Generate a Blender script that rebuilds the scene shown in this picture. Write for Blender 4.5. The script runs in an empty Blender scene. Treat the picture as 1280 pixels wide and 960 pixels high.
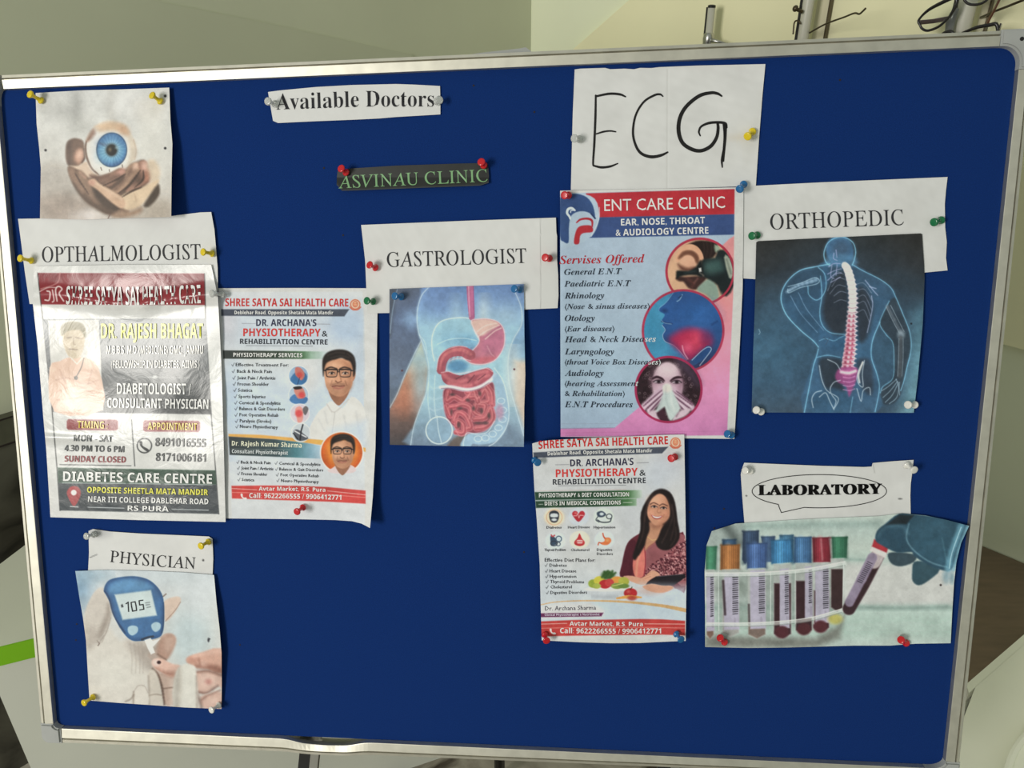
import bpy, bmesh, math, random
import numpy as np
from mathutils import Vector, Matrix

random.seed(4)
S = bpy.context.scene
COL = S.collection

# ------------------------------------------------------------------ camera, light, exposure
FPX = 961.0
PITCH = math.radians(27.0)
CAM_H = 1.5
cam = bpy.data.cameras.new('camera')
cam.sensor_width = 36.0
cam.lens = FPX / 1280.0 * 36.0
cam.clip_start = 0.02
cam_o = bpy.data.objects.new('camera', cam)
COL.objects.link(cam_o)
cam_o.location = (0, 0, CAM_H)
cam_o.rotation_euler = (math.pi / 2 - PITCH, 0, 0)
S.camera = cam_o

S.view_settings.view_transform = 'Standard'
S.view_settings.look = 'None'
S.view_settings.gamma = 1.0
S.view_settings.exposure = 0.0
S.view_settings.use_curve_mapping = False

wd = bpy.data.worlds.new('room_light')
S.world = wd
wd.use_nodes = True
wd.node_tree.nodes['Background'].inputs[0].default_value = (0.93, 1.0, 0.90, 1)
wd.node_tree.nodes['Background'].inputs[1].default_value = 0.36

la = bpy.data.lights.new('doorway_daylight', 'AREA')
la.shape = 'RECTANGLE'
la.size = 1.0
la.size_y = 1.5
la.energy = 112.0
la.color = (1.0, 0.965, 0.90)
la_o = bpy.data.objects.new('doorway_daylight', la)
COL.objects.link(la_o)
LIGHT_POS = Vector((-2.95, -2.50, 2.0))
la_o.location = LIGHT_POS
la_o.rotation_euler = (Vector((0.0, 0.95, 1.1)) - LIGHT_POS).to_track_quat('-Z', 'Y').to_euler()

# ------------------------------------------------------------------ from a sight line to a point on a surface
CP, SP = math.cos(PITCH), math.sin(PITCH)

def ray(px, py):
    x = (np.asarray(px, float) - 640.0) / FPX
    y = (np.asarray(py, float) - 480.0) / FPX
    return np.stack([x, CP - y * SP, -SP - y * CP], -1)

C0 = np.array([0, 0, CAM_H])
ncam = np.array([-0.095, 0.152, -0.984])
ncam /= np.linalg.norm(ncam)
NB = np.array([ncam[0], ncam[2] * CP - ncam[1] * SP, -ncam[2] * SP - ncam[1] * CP])   # board normal in the room
BD = 0.94

def on_board_world(px, py, z=0.0):
    d = ray(px, py)
    t = (-BD + np.asarray(z, float)) / (d @ NB)
    return C0 + d * t[..., None]

BC = on_board_world(np.array(640.0), np.array(505.0))
XB = np.array([0.9951, 0, 0]); 
XB = XB - NB * (XB @ NB); XB /= np.linalg.norm(XB)
YB = np.cross(NB, XB)
MB = Matrix(((XB[0], YB[0], NB[0], BC[0]), (XB[1], YB[1], NB[1], BC[1]), (XB[2], YB[2], NB[2], BC[2]), (0, 0, 0, 1)))

def bl(px, py, z=0.0):
    """board coordinates (right, up, out of the board) of a sight line at height z over the board"""
    p = on_board_world(px, py, z) - BC
    return np.stack([p @ XB, p @ YB, p @ NB], -1)

def at_z(px, py, z):
    d = ray(px, py)
    return Vector(C0 + d * ((z - CAM_H) / d[2]))

def at_plane(px, py, p0, n):
    d = ray(px, py)
    n = np.array(n, float)
    return Vector(C0 + d * (((np.array(p0) - C0) @ n) / (d @ n)))

# ------------------------------------------------------------------ materials
def new_mat(name):
    m = bpy.data.materials.new(name)
    m.use_nodes = True
    nt = m.node_tree
    return m, nt, nt.nodes['Principled BSDF']

def lin(c):
    c = np.asarray(c, float) / 255.0
    return np.where(c <= 0.04045, c / 12.92, ((c + 0.055) / 1.055) ** 2.4)

def mat(name, rgb, rough=0.5, metal=0.0, spec=0.5, noise=0.0, scale=30.0, bump=0.0, bscale=200.0, trans=0.0, coat=0.0, stretch=None):
    m, nt, b = new_mat(name)
    c = tuple(lin(rgb)) + (1,)
    b.inputs['Base Color'].default_value = c
    b.inputs['Roughness'].default_value = rough
    b.inputs['Metallic'].default_value = metal
    b.inputs['Specular IOR Level'].default_value = spec
    b.inputs['Transmission Weight'].default_value = trans
    b.inputs['Coat Weight'].default_value = coat
    tc = nt.nodes.new('ShaderNodeTexCoord')
    mp = nt.nodes.new('ShaderNodeMapping')
    if stretch: mp.inputs['Scale'].default_value = stretch
    nt.links.new(tc.outputs['Object'], mp.inputs['Vector'])
    if noise:
        n = nt.nodes.new('ShaderNodeTexNoise')
        n.inputs['Scale'].default_value = scale
        n.inputs['Detail'].default_value = 6
        nt.links.new(mp.outputs['Vector'], n.inputs['Vector'])
        r = nt.nodes.new('ShaderNodeValToRGB')
        r.color_ramp.elements[0].position = 0.3
        r.color_ramp.elements[1].position = 0.7
        r.color_ramp.elements[0].color = tuple(x * (1 - noise) for x in c[:3]) + (1,)
        r.color_ramp.elements[1].color = tuple(min(1, x * (1 + noise)) for x in c[:3]) + (1,)
        nt.links.new(n.outputs['Fac'], r.inputs['Fac'])
        nt.links.new(r.outputs['Color'], b.inputs['Base Color'])
    if bump:
        n2 = nt.nodes.new('ShaderNodeTexNoise')
        n2.inputs['Scale'].default_value = bscale
        n2.inputs['Detail'].default_value = 4
        nt.links.new(mp.outputs['Vector'], n2.inputs['Vector'])
        bp = nt.nodes.new('ShaderNodeBump')
        bp.inputs['Strength'].default_value = bump
        bp.inputs['Distance'].default_value = 0.002
        nt.links.new(n2.outputs['Fac'], bp.inputs['Height'])
        nt.links.new(bp.outputs['Normal'], b.inputs['Normal'])
    return m

def print_mat(name, rough=0.62, spec=0.25, coat=0.0, coat_rough=0.2, bump=0.25, bscale=18.0, bdist=0.002, wave=False):
    m, nt, b = new_mat(name)
    a = nt.nodes.new('ShaderNodeVertexColor')
    a.layer_name = 'print'
    nt.links.new(a.outputs['Color'], b.inputs['Base Color'])
    b.inputs['Roughness'].default_value = rough
    b.inputs['Specular IOR Level'].default_value = spec
    b.inputs['Coat Weight'].default_value = coat
    b.inputs['Coat Roughness'].default_value = coat_rough
    tc = nt.nodes.new('ShaderNodeTexCoord')
    n = nt.nodes.new('ShaderNodeTexNoise')
    n.inputs['Scale'].default_value = bscale
    n.inputs['Detail'].default_value = 5
    n.inputs['Distortion'].default_value = 0.8
    nt.links.new(tc.outputs['Object'], n.inputs['Vector'])
    bp = nt.nodes.new('ShaderNodeBump')
    bp.inputs['Strength'].default_value = bump
    bp.inputs['Distance'].default_value = bdist
    nt.links.new(n.outputs['Fac'], bp.inputs['Height'])
    nt.links.new(bp.outputs['Normal'], b.inputs['Normal'])
    nt.links.new(bp.outputs['Normal'], b.inputs['Coat Normal'])
    return m

M_PAPER = print_mat('printed_paper')
M_GLOSSY = print_mat('glossy_photo_paper', rough=0.42, spec=0.4, bump=0.22, bscale=14)
M_LAMI = print_mat('laminated_paper', rough=0.55, spec=0.15, coat=1.0, coat_rough=0.25, bump=0.35, bscale=26, bdist=0.003)
M_ALU = mat('brushed_aluminium', (212, 209, 196), rough=0.5, metal=0.9, noise=0.08, scale=60)
M_CORNER = mat('grey_plastic_corner', (172, 174, 172), rough=0.45, noise=0.05, scale=40)
M_FELT = mat('blue_felt', (17, 50, 114), rough=0.95, spec=0.12, noise=0.16, scale=900, bump=0.3, bscale=1400)
M_BLACK = mat('black_metal', (22, 22, 22), rough=0.4, spec=0.5)
M_STEEL = mat('steel', (190, 190, 186), rough=0.3, metal=1.0)
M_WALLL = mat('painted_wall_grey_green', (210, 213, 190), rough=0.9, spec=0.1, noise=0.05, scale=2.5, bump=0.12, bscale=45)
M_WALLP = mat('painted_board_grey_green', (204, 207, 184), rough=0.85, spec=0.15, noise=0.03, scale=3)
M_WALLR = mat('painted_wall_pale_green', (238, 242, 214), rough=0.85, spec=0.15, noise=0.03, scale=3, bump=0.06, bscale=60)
M_CREAM = mat('cream_board', (248, 244, 204), rough=0.6, spec=0.25, noise=0.03, scale=4)
M_WHITE = mat('white_laminate', (222, 224, 208), rough=0.5, spec=0.35, noise=0.04, scale=5)
M_WHITE2 = mat('white_laminate_bright', (214, 216, 204), rough=0.45, spec=0.4, noise=0.03, scale=5)
M_TABLE = mat('white_table_laminate', (247, 248, 234), rough=0.5, spec=0.3, noise=0.04, scale=5)
M_LIME = mat('lime_green_edge', (126, 190, 18), rough=0.45)
M_WOOD = mat('dark_brown_wood', (118, 100, 82), rough=0.5, noise=0.14, scale=14, stretch=(1, 5, 1))
M_DARK = mat('dark_gap', (34, 24, 20), rough=0.8)

def marble(name, a, b_, c, sc):
    m, nt, b = new_mat(name)
    tc = nt.nodes.new('ShaderNodeTexCoord')
    n = nt.nodes.new('ShaderNodeTexNoise')
    n.inputs['Scale'].default_value = sc
    n.inputs['Detail'].default_value = 9
    n.inputs['Distortion'].default_value = 1.6
    nt.links.new(tc.outputs['Object'], n.inputs['Vector'])
    r = nt.nodes.new('ShaderNodeValToRGB')
    e = r.color_ramp.elements
    e[0].position = 0.36; e[0].color = tuple(lin(a)) + (1,)
    e[1].position = 0.62; e[1].color = tuple(lin(c)) + (1,)
    k = e.new(0.46); k.color = tuple(lin(b_)) + (1,)
    nt.links.new(n.outputs['Fac'], r.inputs['Fac'])
    nt.links.new(r.outputs['Color'], b.inputs['Base Color'])
    b.inputs['Roughness'].default_value = 0.3
    return m
M_FLOOR = marble('dark_marble_floor', (66, 56, 46), (150, 144, 130), (190, 184, 170), 6.0)
M_DADO = marble('dark_stone_dado', (30, 30, 26), (62, 60, 52), (84, 82, 72), 6.0)

PIN = {
    'yellow': mat('yellow_plastic', (232, 205, 30), rough=0.3, coat=0.4),
    'red': mat('red_plastic', (205, 22, 34), rough=0.28, coat=0.4),
    'blue': mat('blue_plastic', (18, 104, 165), rough=0.28, coat=0.4),
    'green': mat('green_plastic', (8, 112, 66), rough=0.28, coat=0.4),
    'white': mat('white_plastic', (236, 234, 228), rough=0.3, coat=0.4),
    'clear': mat('clear_plastic', (236, 238, 236), rough=0.18, trans=0.5),
}

# ------------------------------------------------------------------ object helpers
def link(o, parent=None):
    COL.objects.link(o)
    if parent is not None:
        o.parent = parent
    return o

def mesh_obj(name, verts, faces, m, parent=None, smooth=False, mw=None):
    me = bpy.data.meshes.new(name)
    me.from_pydata([tuple(v) for v in verts], [], faces)
    me.update()
    me.materials.append(m)
    o = bpy.data.objects.new(name, me)
    link(o, parent)
    if mw is not None: o.matrix_world = mw
    if smooth:
        for p in me.polygons: p.use_smooth = True
    return o

def bm_obj(name, bm, m, parent=None, smooth=False):
    me = bpy.data.meshes.new(name)
    bmesh.ops.recalc_face_normals(bm, faces=bm.faces[:])
    bm.to_mesh(me); bm.free()
    me.materials.append(m)
    if smooth:
        for p in me.polygons: p.use_smooth = True
    o = bpy.data.objects.new(name, me)
    return link(o, parent)

def tag(o, label=None, cat=None, group=None, kind=None):
    if label: o['label'] = label
    if cat: o['category'] = cat
    if group: o['group'] = group
    if kind: o['kind'] = kind
    return o

def root_empty(name, mw, label, cat, group=None):
    o = bpy.data.objects.new(name, None)
    o.empty_display_size = 0.02
    COL.objects.link(o)
    o.matrix_world = mw
    return tag(o, label, cat, group)

def tube_bm(bm, pts, r, seg=8, cap=True):
    """round tube along points; r a number or one radius per point"""
    pts = [Vector(p) for p in pts]
    rs = r if isinstance(r, (list, tuple)) else [r] * len(pts)
    rings = []
    up = None
    for i, p in enumerate(pts):
        t = (pts[min(i + 1, len(pts) - 1)] - pts[max(i - 1, 0)]).normalized()
        if up is None:
            up = t.orthogonal().normalized()
        else:
            up = (up - t * up.dot(t)).normalized()
        s = t.cross(up)
        rings.append([bm.verts.new(p + (up * math.cos(a) + s * math.sin(a)) * rs[i]) for a in [2 * math.pi * k / seg for k in range(seg)]])
    for a, b in zip(rings, rings[1:]):
        for k in range(seg):
            bm.faces.new((a[k], a[(k + 1) % seg], b[(k + 1) % seg], b[k]))
    if cap:
        bm.faces.new(rings[0][::-1]); bm.faces.new(rings[-1])

def prism_bm(bm, poly, vec):
    """closed polygon (3D points) swept by vec"""
    vec = Vector(vec)
    a = [bm.verts.new(Vector(p)) for p in poly]
    b = [bm.verts.new(Vector(p) + vec) for p in poly]
    n = len(a)
    bm.faces.new(a[::-1]); bm.faces.new(b)
    for k in range(n):
        bm.faces.new((a[k], a[(k + 1) % n], b[(k + 1) % n], b[k]))

def smooth_pts(p, n=8, closed=False):
    """Catmull-Rom through the points"""
    p = np.asarray(p, float)
    if len(p) < 3: return p
    q = np.vstack([p[-1], p, p[0], p[1]]) if closed else np.vstack([2 * p[0] - p[1], p, 2 * p[-1] - p[-2]])
    out = []
    for i in range(1, len(q) - 2):
        a, b, c, d = q[i - 1], q[i], q[i + 1], q[i + 2]
        for t in np.linspace(0, 1, n, endpoint=False):
            out.append(0.5 * (2 * b + (c - a) * t + (2 * a - 5 * b + 4 * c - d) * t * t + (3 * b - a - 3 * c + d) * t ** 3))
    if not closed: out.append(p[-1])
    return np.array(out)

# ================================================================== the room
NWR = np.array([-1, -1, 0]) / math.sqrt(2)          # right wall faces back-left
NWL = np.array([1, -1, 0]) / math.sqrt(2)
CORNER = np.array([0.051, 2.256, 0])

def slab(name, p0, p1, z0, z1, thick, nrm, m):
    """upright slab from p0 to p1, its face on the line and its thickness behind it"""
    off = -Vector(nrm) * thick
    bm = bmesh.new()
    prism_bm(bm, [(p0[0], p0[1], z0), (p1[0], p1[1], z0), (p1[0], p1[1], z1), (p0[0], p0[1], z1)], off)
    return tag(bm_obj(name, bm, m), kind='structure')

dL = np.array([-1, -1, 0]) / math.sqrt(2)
dR = np.array([1, -1, 0]) / math.sqrt(2)
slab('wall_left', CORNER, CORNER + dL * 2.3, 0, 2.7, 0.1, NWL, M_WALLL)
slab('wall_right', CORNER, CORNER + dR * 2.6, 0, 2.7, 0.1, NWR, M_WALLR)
bm = bmesh.new()
prism_bm(bm, [(-3.2, -2.6, 0), (3.2, -2.6, 0), (3.2, 3.2, 0), (-3.2, 3.2, 0)], (0, 0, -0.08))
tag(bm_obj('floor', bm, M_FLOOR), kind='structure')

# stone dado with a border course along the left wall
def on_left(px, py, off=0.0):
    return at_plane(px, py, CORNER + NWL * off, NWL)
def on_right(px, py, off=0.0):
    return at_plane(px, py, CORNER + NWR * off, NWR)
zt = on_left(8, 516).z
slab('trim_1', CORNER + NWL * 0.02 + dL * 0.02, CORNER + NWL * 0.02 + dL * 2.3, 0.0, zt - 0.05, 0.02, NWL, M_DADO)
b0, b1 = CORNER + NWL * 0.024 + dL * 0.02, CORNER + NWL * 0.024 + dL * 2.3
slab('trim_2', b0, b1, zt - 0.049, zt, 0.024, NWL, mat('border_tile', (78, 78, 64), rough=0.4, noise=0.2, scale=30))
bm = bmesh.new()
for k in range(46):
    c = Vector(CORNER + NWL * 0.0245 + dL * (0.05 + k * 0.05)) 
    prism_bm(bm, [c + Vector((0, 0, zt - 0.049)), c + Vector(dL) * 0.003 + Vector((0, 0, zt - 0.049)), c + Vector(dL) * 0.003 + Vector((0, 0, zt)), c + Vector((0, 0, zt))], Vector(NWL) * 0.0006)
for z in (zt - 0.052, zt - 0.001):
    c0, c1 = Vector(b0) + Vector((0, 0, z)), Vector(b1) + Vector((0, 0, z))
    prism_bm(bm, [c0, c1, c1 + Vector((0, 0, 0.003)), c0 + Vector((0, 0, 0.003))], Vector(NWL) * 0.0012)
tag(bm_obj('trim_3', bm, M_DARK), kind='structure')

# thin painted board against the left wall, its upper edge running down to the corner
o_ = 0.0035
q = [on_left(*p, o_) for p in ((-60, -52), (185, -1), (330, 28), (515, 68))]
lowz = zt + 0.004
poly = q + [Vector((q[3].x, q[3].y, lowz)), Vector((q[0].x, q[0].y, lowz))]
bm = bmesh.new()
prism_bm(bm, poly, Vector(NWL) * -0.0033)
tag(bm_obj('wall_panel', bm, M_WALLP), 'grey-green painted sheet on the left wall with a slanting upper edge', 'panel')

# cream display board on the right wall, left edge slanting
o_ = 0.016
q = [on_right(*p, o_) for p in ((800, -12), (717, 61))]
far = Vector(CORNER + NWR * o_ + dR * 2.1)
lz = 0.9
pl = [q[0], q[1], Vector((q[1].x - 0.0, q[1].y, lz)), Vector((far.x, far.y, lz)), Vector((far.x, far.y, q[0].z))]
bm = bmesh.new()
prism_bm(bm, pl, Vector(NWR) * -0.015)
tag(bm_obj('display_board', bm, M_CREAM), 'cream wall board behind the spectacle display poles', 'display board')

# wooden counter against the right wall, one end turned to the room
zc = 0.45
a, b = at_z(1225, 674, zc), at_z(1310, 717, zc)
dr, inn = Vector(dR), Vector(NWR)
a = Vector(CORNER) + dr * (a - Vector(CORNER)).dot(dr); a.z = zc
e0, e1 = at_z(1208, 862, zc), at_z(1280, 800, zc)
ed_ = (e1 - e0).normalized()
def isect(p, d, q_, e):
    det = d.x * -e.y + e.x * d.y
    w = q_ - p
    t = (w.x * -e.y + e.x * w.y) / det
    return p + d * t
a = a + inn * 0.004
Bp = isect(a, dr, e0, ed_)
Cp = e0 - ed_ * 0.05
p = [a - dr * 0.2, Bp, Cp, Cp - dr * 0.3]
r = root_empty('wooden_counter', Matrix.Translation(((p[0] + p[2]) / 2).xy.to_3d()), 'dark brown wooden counter top against the right wall', 'counter')
inv = r.matrix_world.inverted()
bm = bmesh.new(); prism_bm(bm, [inv @ v for v in p], (0, 0, -0.03)); bm_obj('counter_top', bm, M_WOOD, r)
c_ = sum(p, Vector()) / 4
bm = bmesh.new(); prism_bm(bm, [inv @ (c_ + (v - c_) * 0.94 - Vector((0, 0, 0.03))) for v in p], (0, 0, -(zc - 0.03))); bm_obj('body', bm, M_WOOD, r)

# white desk with the lime green edge on the left
zd = 0.60
f0, f1 = at_z(0, 808, zd), at_z(45, 797, zd)
fd = (f1 - f0).normalized()
fb = Vector((-fd.y, fd.x, 0))
side0, side1 = at_z(0, 705, zd), at_z(33, 680, zd)
sd = (side1 - side0).normalized()
tl = isect(f0, fd, side0, sd)
bl_ = side1 + sd * 0.03
endR = f0 + fd * 1.06
br_ = endR + sd * ((bl_ - tl).length)
r = root_empty('white_desk', Matrix.Translation(((tl + br_) / 2).xy.to_3d()), 'white desk with a lime green front edge behind the board', 'desk')
inv = r.matrix_world.inverted()
th = 0.036
top = [tl, endR, br_, bl_]
bm = bmesh.new(); prism_bm(bm, [inv @ v for v in top], (0, 0, -th)); bm_obj('desk_top', bm, M_WHITE, r)
e0, e1 = tl - fb * 0.0025, endR - fb * 0.0025
bm = bmesh.new(); prism_bm(bm, [inv @ v for v in (e0, e1, e1 - Vector((0, 0, th)), e0 - Vector((0, 0, th)))], fb * 0.0024)
tag(bm_obj('edge_band', bm, M_LIME, r), 'lime green edge band')
pn = fb * 0.006
g0 = at_plane(12, 898, f0 + pn, fb)
g0 = Vector((g0.x, g0.y, 0)) 
g1 = at_z(487, 959, 0.0); k = (g1 - g0).dot(fd) + 0.42; g1 = g0 + fd * k
zz = zd - th
bm = bmesh.new(); prism_bm(bm, [inv @ v for v in (g0, g1, g1 + Vector((0, 0, zz)), g0 + Vector((0, 0, zz)))], fb * 0.018); bm_obj('front_panel', bm, M_WHITE2, r)
for base in (g0, g1 - fd * 0.018):
    bm = bmesh.new(); prism_bm(bm, [inv @ (base + v) for v in (fb * 0.018, fb * 0.24, fb * 0.24 + Vector((0, 0, zz)), fb * 0.018 + Vector((0, 0, zz)))], fd * 0.018)
    bm_obj('side_panel', bm, M_WHITE, r)

# white table on the right: top with a raised strip along its far edge
zr = 0.54
s0, s1, s2 = at_z(1208, 855, zr), at_z(1280, 793, zr), at_z(1211, 866, zr)
sd_ = (s1 - s0).normalized(); sv = (s2 - s0)
tp0 = s0 + sv * 0.98 + sd_ * 0.020
v_ = (at_z(1199, 912, zr) - tp0).normalized()
tp = [tp0, tp0 + sd_ * 0.34, tp0 + sd_ * 0.34 + v_ * 0.42, tp0 + v_ * 0.42]
r = root_empty('white_table', Matrix.Translation((sum(tp, Vector()) / 4).xy.to_3d()), 'white table at the lower right beside the board', 'table')
inv = r.matrix_world.inverted()
bm = bmesh.new(); prism_bm(bm, [inv @ v for v in tp], (0, 0, -0.018)); bm_obj('table_top', bm, M_TABLE, r)
bm = bmesh.new(); prism_bm(bm, [inv @ v for v in (s0, s0 + sd_ * 0.36, s0 + sd_ * 0.36 + sv, s0 + sv)], (0, 0, -0.018)); bm_obj('rear_strip', bm, M_TABLE, r)
cc = sum(tp, Vector()) / 4
for v in tp:
    w = inv @ (cc + (v - cc) * 0.86)
    bm = bmesh.new(); tube_bm(bm, [(w.x, w.y, zr - 0.018), (w.x, w.y, 0)], .016, 12); bm_obj('leg', bm, M_STEEL, r, True)

# a round white tray on it, only its rim in the corner
zs = 0.565
h0, h1, h2 = at_z(1252, 968, zs), at_z(1266, 932, zs), at_z(1292, 902, zs)
cen = Vector((h1.x + 0.16, h1.y - 0.10, 0))
rim = [Vector(v) for v in (h0, h1, h2)]
cx = np.array([[2 * (rim[0].x - rim[1].x), 2 * (rim[0].y - rim[1].y)], [2 * (rim[1].x - rim[2].x), 2 * (rim[1].y - rim[2].y)]])
ry = np.array([rim[0].x ** 2 + rim[0].y ** 2 - rim[1].x ** 2 - rim[1].y ** 2, rim[1].x ** 2 + rim[1].y ** 2 - rim[2].x ** 2 - rim[2].y ** 2])
sol = np.linalg.solve(cx, ry)
rad = min(0.25, math.hypot(sol[0] - rim[1].x, sol[1] - rim[1].y))
dirc = Vector((sol[0] - rim[1].x, sol[1] - rim[1].y, 0)).normalized()
cen = Vector((rim[1].x, rim[1].y, 0)) + dirc * rad
r = root_empty('round_tray', Matrix.Translation(Vector((cen.x, cen.y, zr))), 'round white tray on the white table in the lower right corner', 'tray')
def lathe_bm(bm, prof, seg=24, mw=None):
    rings = []
    for rr, z in prof:
        rings.append([bm.verts.new((mw or Matrix()) @ Vector((rr * math.cos(2 * math.pi * k / seg), rr * math.sin(2 * math.pi * k / seg), z))) for k in range(seg)])
    for a, b in zip(rings, rings[1:]):
        for k in range(seg): bm.faces.new((a[k], a[(k + 1) % seg], b[(k + 1) % seg], b[k]))
    bm.faces.new(rings[0][::-1]); bm.faces.new(rings[-1])
hz = zs - zr
bm = bmesh.new(); lathe_bm(bm, [(rad * .5, .0), (rad * .95, .0), (rad * .97, .003), (rad * .985, hz - .004), (rad * .97, hz - .006), (rad * .95, .006), (rad * .5, .005)], 96)
bm_obj('dish', bm, M_TABLE, r)
bm = bmesh.new(); lathe_bm(bm, [(rad * .985, hz - .006), (rad, hz - .004), (rad, hz - .001), (rad * .985, hz), (rad * .965, hz - .001), (rad * .965, hz - .004)], 96)
bm_obj('rim', bm, M_TABLE, r)

# ================================================================== the board
IQ = [(0.5, 113.4), (1271.5, 59.2), (1177.3, 955.8), (72.0, 906.0)]     # inner edge of the frame, TL TR BR BL
OQ = [(-15.9, 96.0), (1291, 38.0), (1194.0, 968.7), (58.1, 923.5)]
I3 = [bl(*p) for p in IQ]
O3 = [bl(*p) for p in OQ]
board = root_empty('notice_board', MB, 'blue felt notice board in an aluminium frame leaning on an easel', 'notice board')
# felt
n = 24
bm = bmesh.new()
C4 = [np.array(v) for v in [I3[i] * 0.97 + O3[i] * 0.03 for i in range(4)]]
prism_bm(bm, [(v[0], v[1], 0.0) for v in C4], (0, 0, -0.012))
bm_obj('felt_panel', bm, M_FELT, board)
bm = bmesh.new()
prism_bm(bm, [(v[0], v[1], -0.0125) for v in C4], (0, 0, -0.004))
bm_obj('backing', bm, M_BLACK, board)
# rails: section from outer edge (a=0) to inner edge (a=1)
PROF = [(0.02, -0.016), (0.0, -0.010), (0.0, 0.004), (0.07, 0.0088), (0.27, 0.0092), (0.33, 0.0058), (0.38, 0.0056), (0.40, 0.0097), (0.95, 0.0085), (1.0, 0.0083), (1.0, 0.0005), (0.6, -0.016)]
def edge_pts(i, j, s):
    po = O3[i] + (O3[j] - O3[i]) * s
    e = I3[j] - I3[i]; e = e / np.linalg.norm(e)
    return po, I3[i] + e * ((po - I3[i]) @ e)
def rail(i, j, s0, s1, dent=None, nseg=60):
    V, Fc = [], []
    for k in range(nseg + 1):
        s = s0 + (s1 - s0) * k / nseg
        po, pi = edge_pts(i, j, s)
        for a, h in PROF:
            v = po + (pi - po) * a
            d = dent(s) if dent else (0, 0, 0)
            w = a ** 1.5
            V.append((v[0] + d[0] * (.35 + .65 * w), v[1] + d[1] * (.35 + .65 * w), h + d[2] * w))
    m_ = len(PROF)
    for k in range(nseg):
        for q_ in range(m_):
            a, b = k * m_ + q_, k * m_ + (q_ + 1) % m_
            Fc.append((a, b, b + m_, a + m_))
    Fc.append(tuple(range(m_))[::-1]); Fc.append(tuple(nseg * m_ + q_ for q_ in range(m_)))
    o = mesh_obj('rail', V, Fc, M_ALU, board)
    bm = bmesh.new(); bm.from_mesh(o.data); bmesh.ops.recalc_face_normals(bm, faces=bm.faces[:]); bm.to_mesh(o.data); bm.free()
    return o
rail(0, 1, 0.0215, 0.9695)
def dent(s):          # s runs from right to left on the lower rail
    x = 1190 - s * (1190 - 62)
    g = math.exp(-((x - 440) / 42.0) ** 4)
    return (0, -0.0080 * g, -0.002 * g + 0.0004 * math.sin(x * .19) * g)
rail(2, 3, 0.0335, 0.9745, dent, 200)
rail(0, 3, 0.0405, 0.9665)
rail(1, 2, 0.0475, 0.9735)
# corner pieces
def corner(i, la_, lb, jn, jp, R=0.017):
    """plastic L with a rounded inner corner; la_ along the edge to jn, lb along the edge to jp"""
    o0, i0 = O3[i], I3[i]
    ao, ai = edge_pts(i, jn, la_)
    bo, bi = edge_pts(i, jp, lb)
    Ru, Rv = min(R, np.linalg.norm(ai - i0)), min(R, np.linalg.norm(bi - i0))
    out = []
    u, v = (O3[jn] - o0), (O3[jp] - o0)
    u, v = u / np.linalg.norm(u), v / np.linalg.norm(v)
    ro = 0.012
    out.append(ao)
    for t in np.linspace(0, 1, 7):
        out.append(o0 + u * ro * (1 - t) ** 2 + v * ro * t ** 2)
    out.append(bo); out.append(bi)
    for t in np.linspace(0, 1, 11):
        ang = t * math.pi / 2
        out.append(i0 + v * Rv * (1 - math.sin(ang)) + u * Ru * (1 - math.cos(ang)))
    out.append(ai)
    bm = bmesh.new()
    prism_bm(bm, [(p[0], p[1], 0.0108) for p in out], (0, 0, -0.028))
    bmesh.ops.recalc_face_normals(bm, faces=bm.faces[:])
    ed = [e for e in bm.edges if all(abs(v.co.z - 0.0108) < 1e-6 for v in e.verts)]
    bmesh.ops.bevel(bm, geom=ed, offset=0.0022, segments=2, affect='EDGES')
    o = bm_obj('corner_piece', bm, M_CORNER, board)
    bm = bmesh.new()
    c = (ao * .5 + o0 * .5) * .35 + i0 * .65
    lathe_bm(bm, [(0.0022, 0.0105), (0.0022, 0.0112), (0.001, 0.0114)], 12, Matrix.Translation((c[0], c[1], 0)))
    if i == 1: bm_obj('screw', bm, M_BLACK, o)
    else: bm.free()
corner(0, 0.0175, 0.040, 1, 3, 0.016)
corner(1, 0.030, 0.047, 0, 2, 0.019)
corner(2, 0.033, 0.026, 3, 1)
corner(3, 0.024, 0.033, 2, 0)

# easel: two splayed front legs under the board, a rear strut and two brackets
easel = root_empty('easel', Matrix.Translation((BC[0], BC[1] + 0.25, 0)), 'black and silver folding easel under the notice board', 'easel')
inv = easel.matrix_world.inverted()
def easel_leg(ptop, pbot_px, w):
    a = Vector(on_board_world(np.array(float(ptop[0])), np.array(float(ptop[1])), -0.024))
    d = Vector(on_board_world(np.array(float(pbot_px[0])), np.array(float(pbot_px[1])), -0.024)) - a
    d.normalize()
    b = a + d * (a.z / -d.z)
    side = Vector(XB); nn = Vector(NB)
    bm = bmesh.new()
    c = [a - side * w, a + side * w, b + side * w, b - side * w]
    for s_, m_ in ((0, M_BLACK),):
        prism_bm(bm, [inv @ (v - nn * 0.004) for v in c], inv.to_3x3() @ (nn * -0.016))
    o = bm_obj('leg', bm, M_BLACK, easel)
    bm = bmesh.new()
    c = [a + side * w * .35, a + side * w * 1.25, b + side * w * 1.25, b + side * w * .35]
    prism_bm(bm, [inv @ v for v in c], inv.to_3x3() @ (nn * -0.0035))
    tag(bm_obj('silver_channel', bm, M_STEEL, o), 'silver channel')
    return a, b
easel_leg((430, 500), (384, 945), 0.013)
easel_leg((800, 500), (834, 957), 0.013)
a = Vector(on_board_world(np.array(615.0), np.array(420.0), -0.05))
b = Vector((a.x, a.y + 0.16, 0))
bm = bmesh.new(); tube_bm(bm, [inv @ a, inv @ b], 0.011, 10); bm_obj('rear_leg', bm, M_BLACK, easel, True)
a0, a1 = [Vector(on_board_world(np.array(x), np.array(420.0), -0.05)) for x in (438.0, 795.0)]
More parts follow.
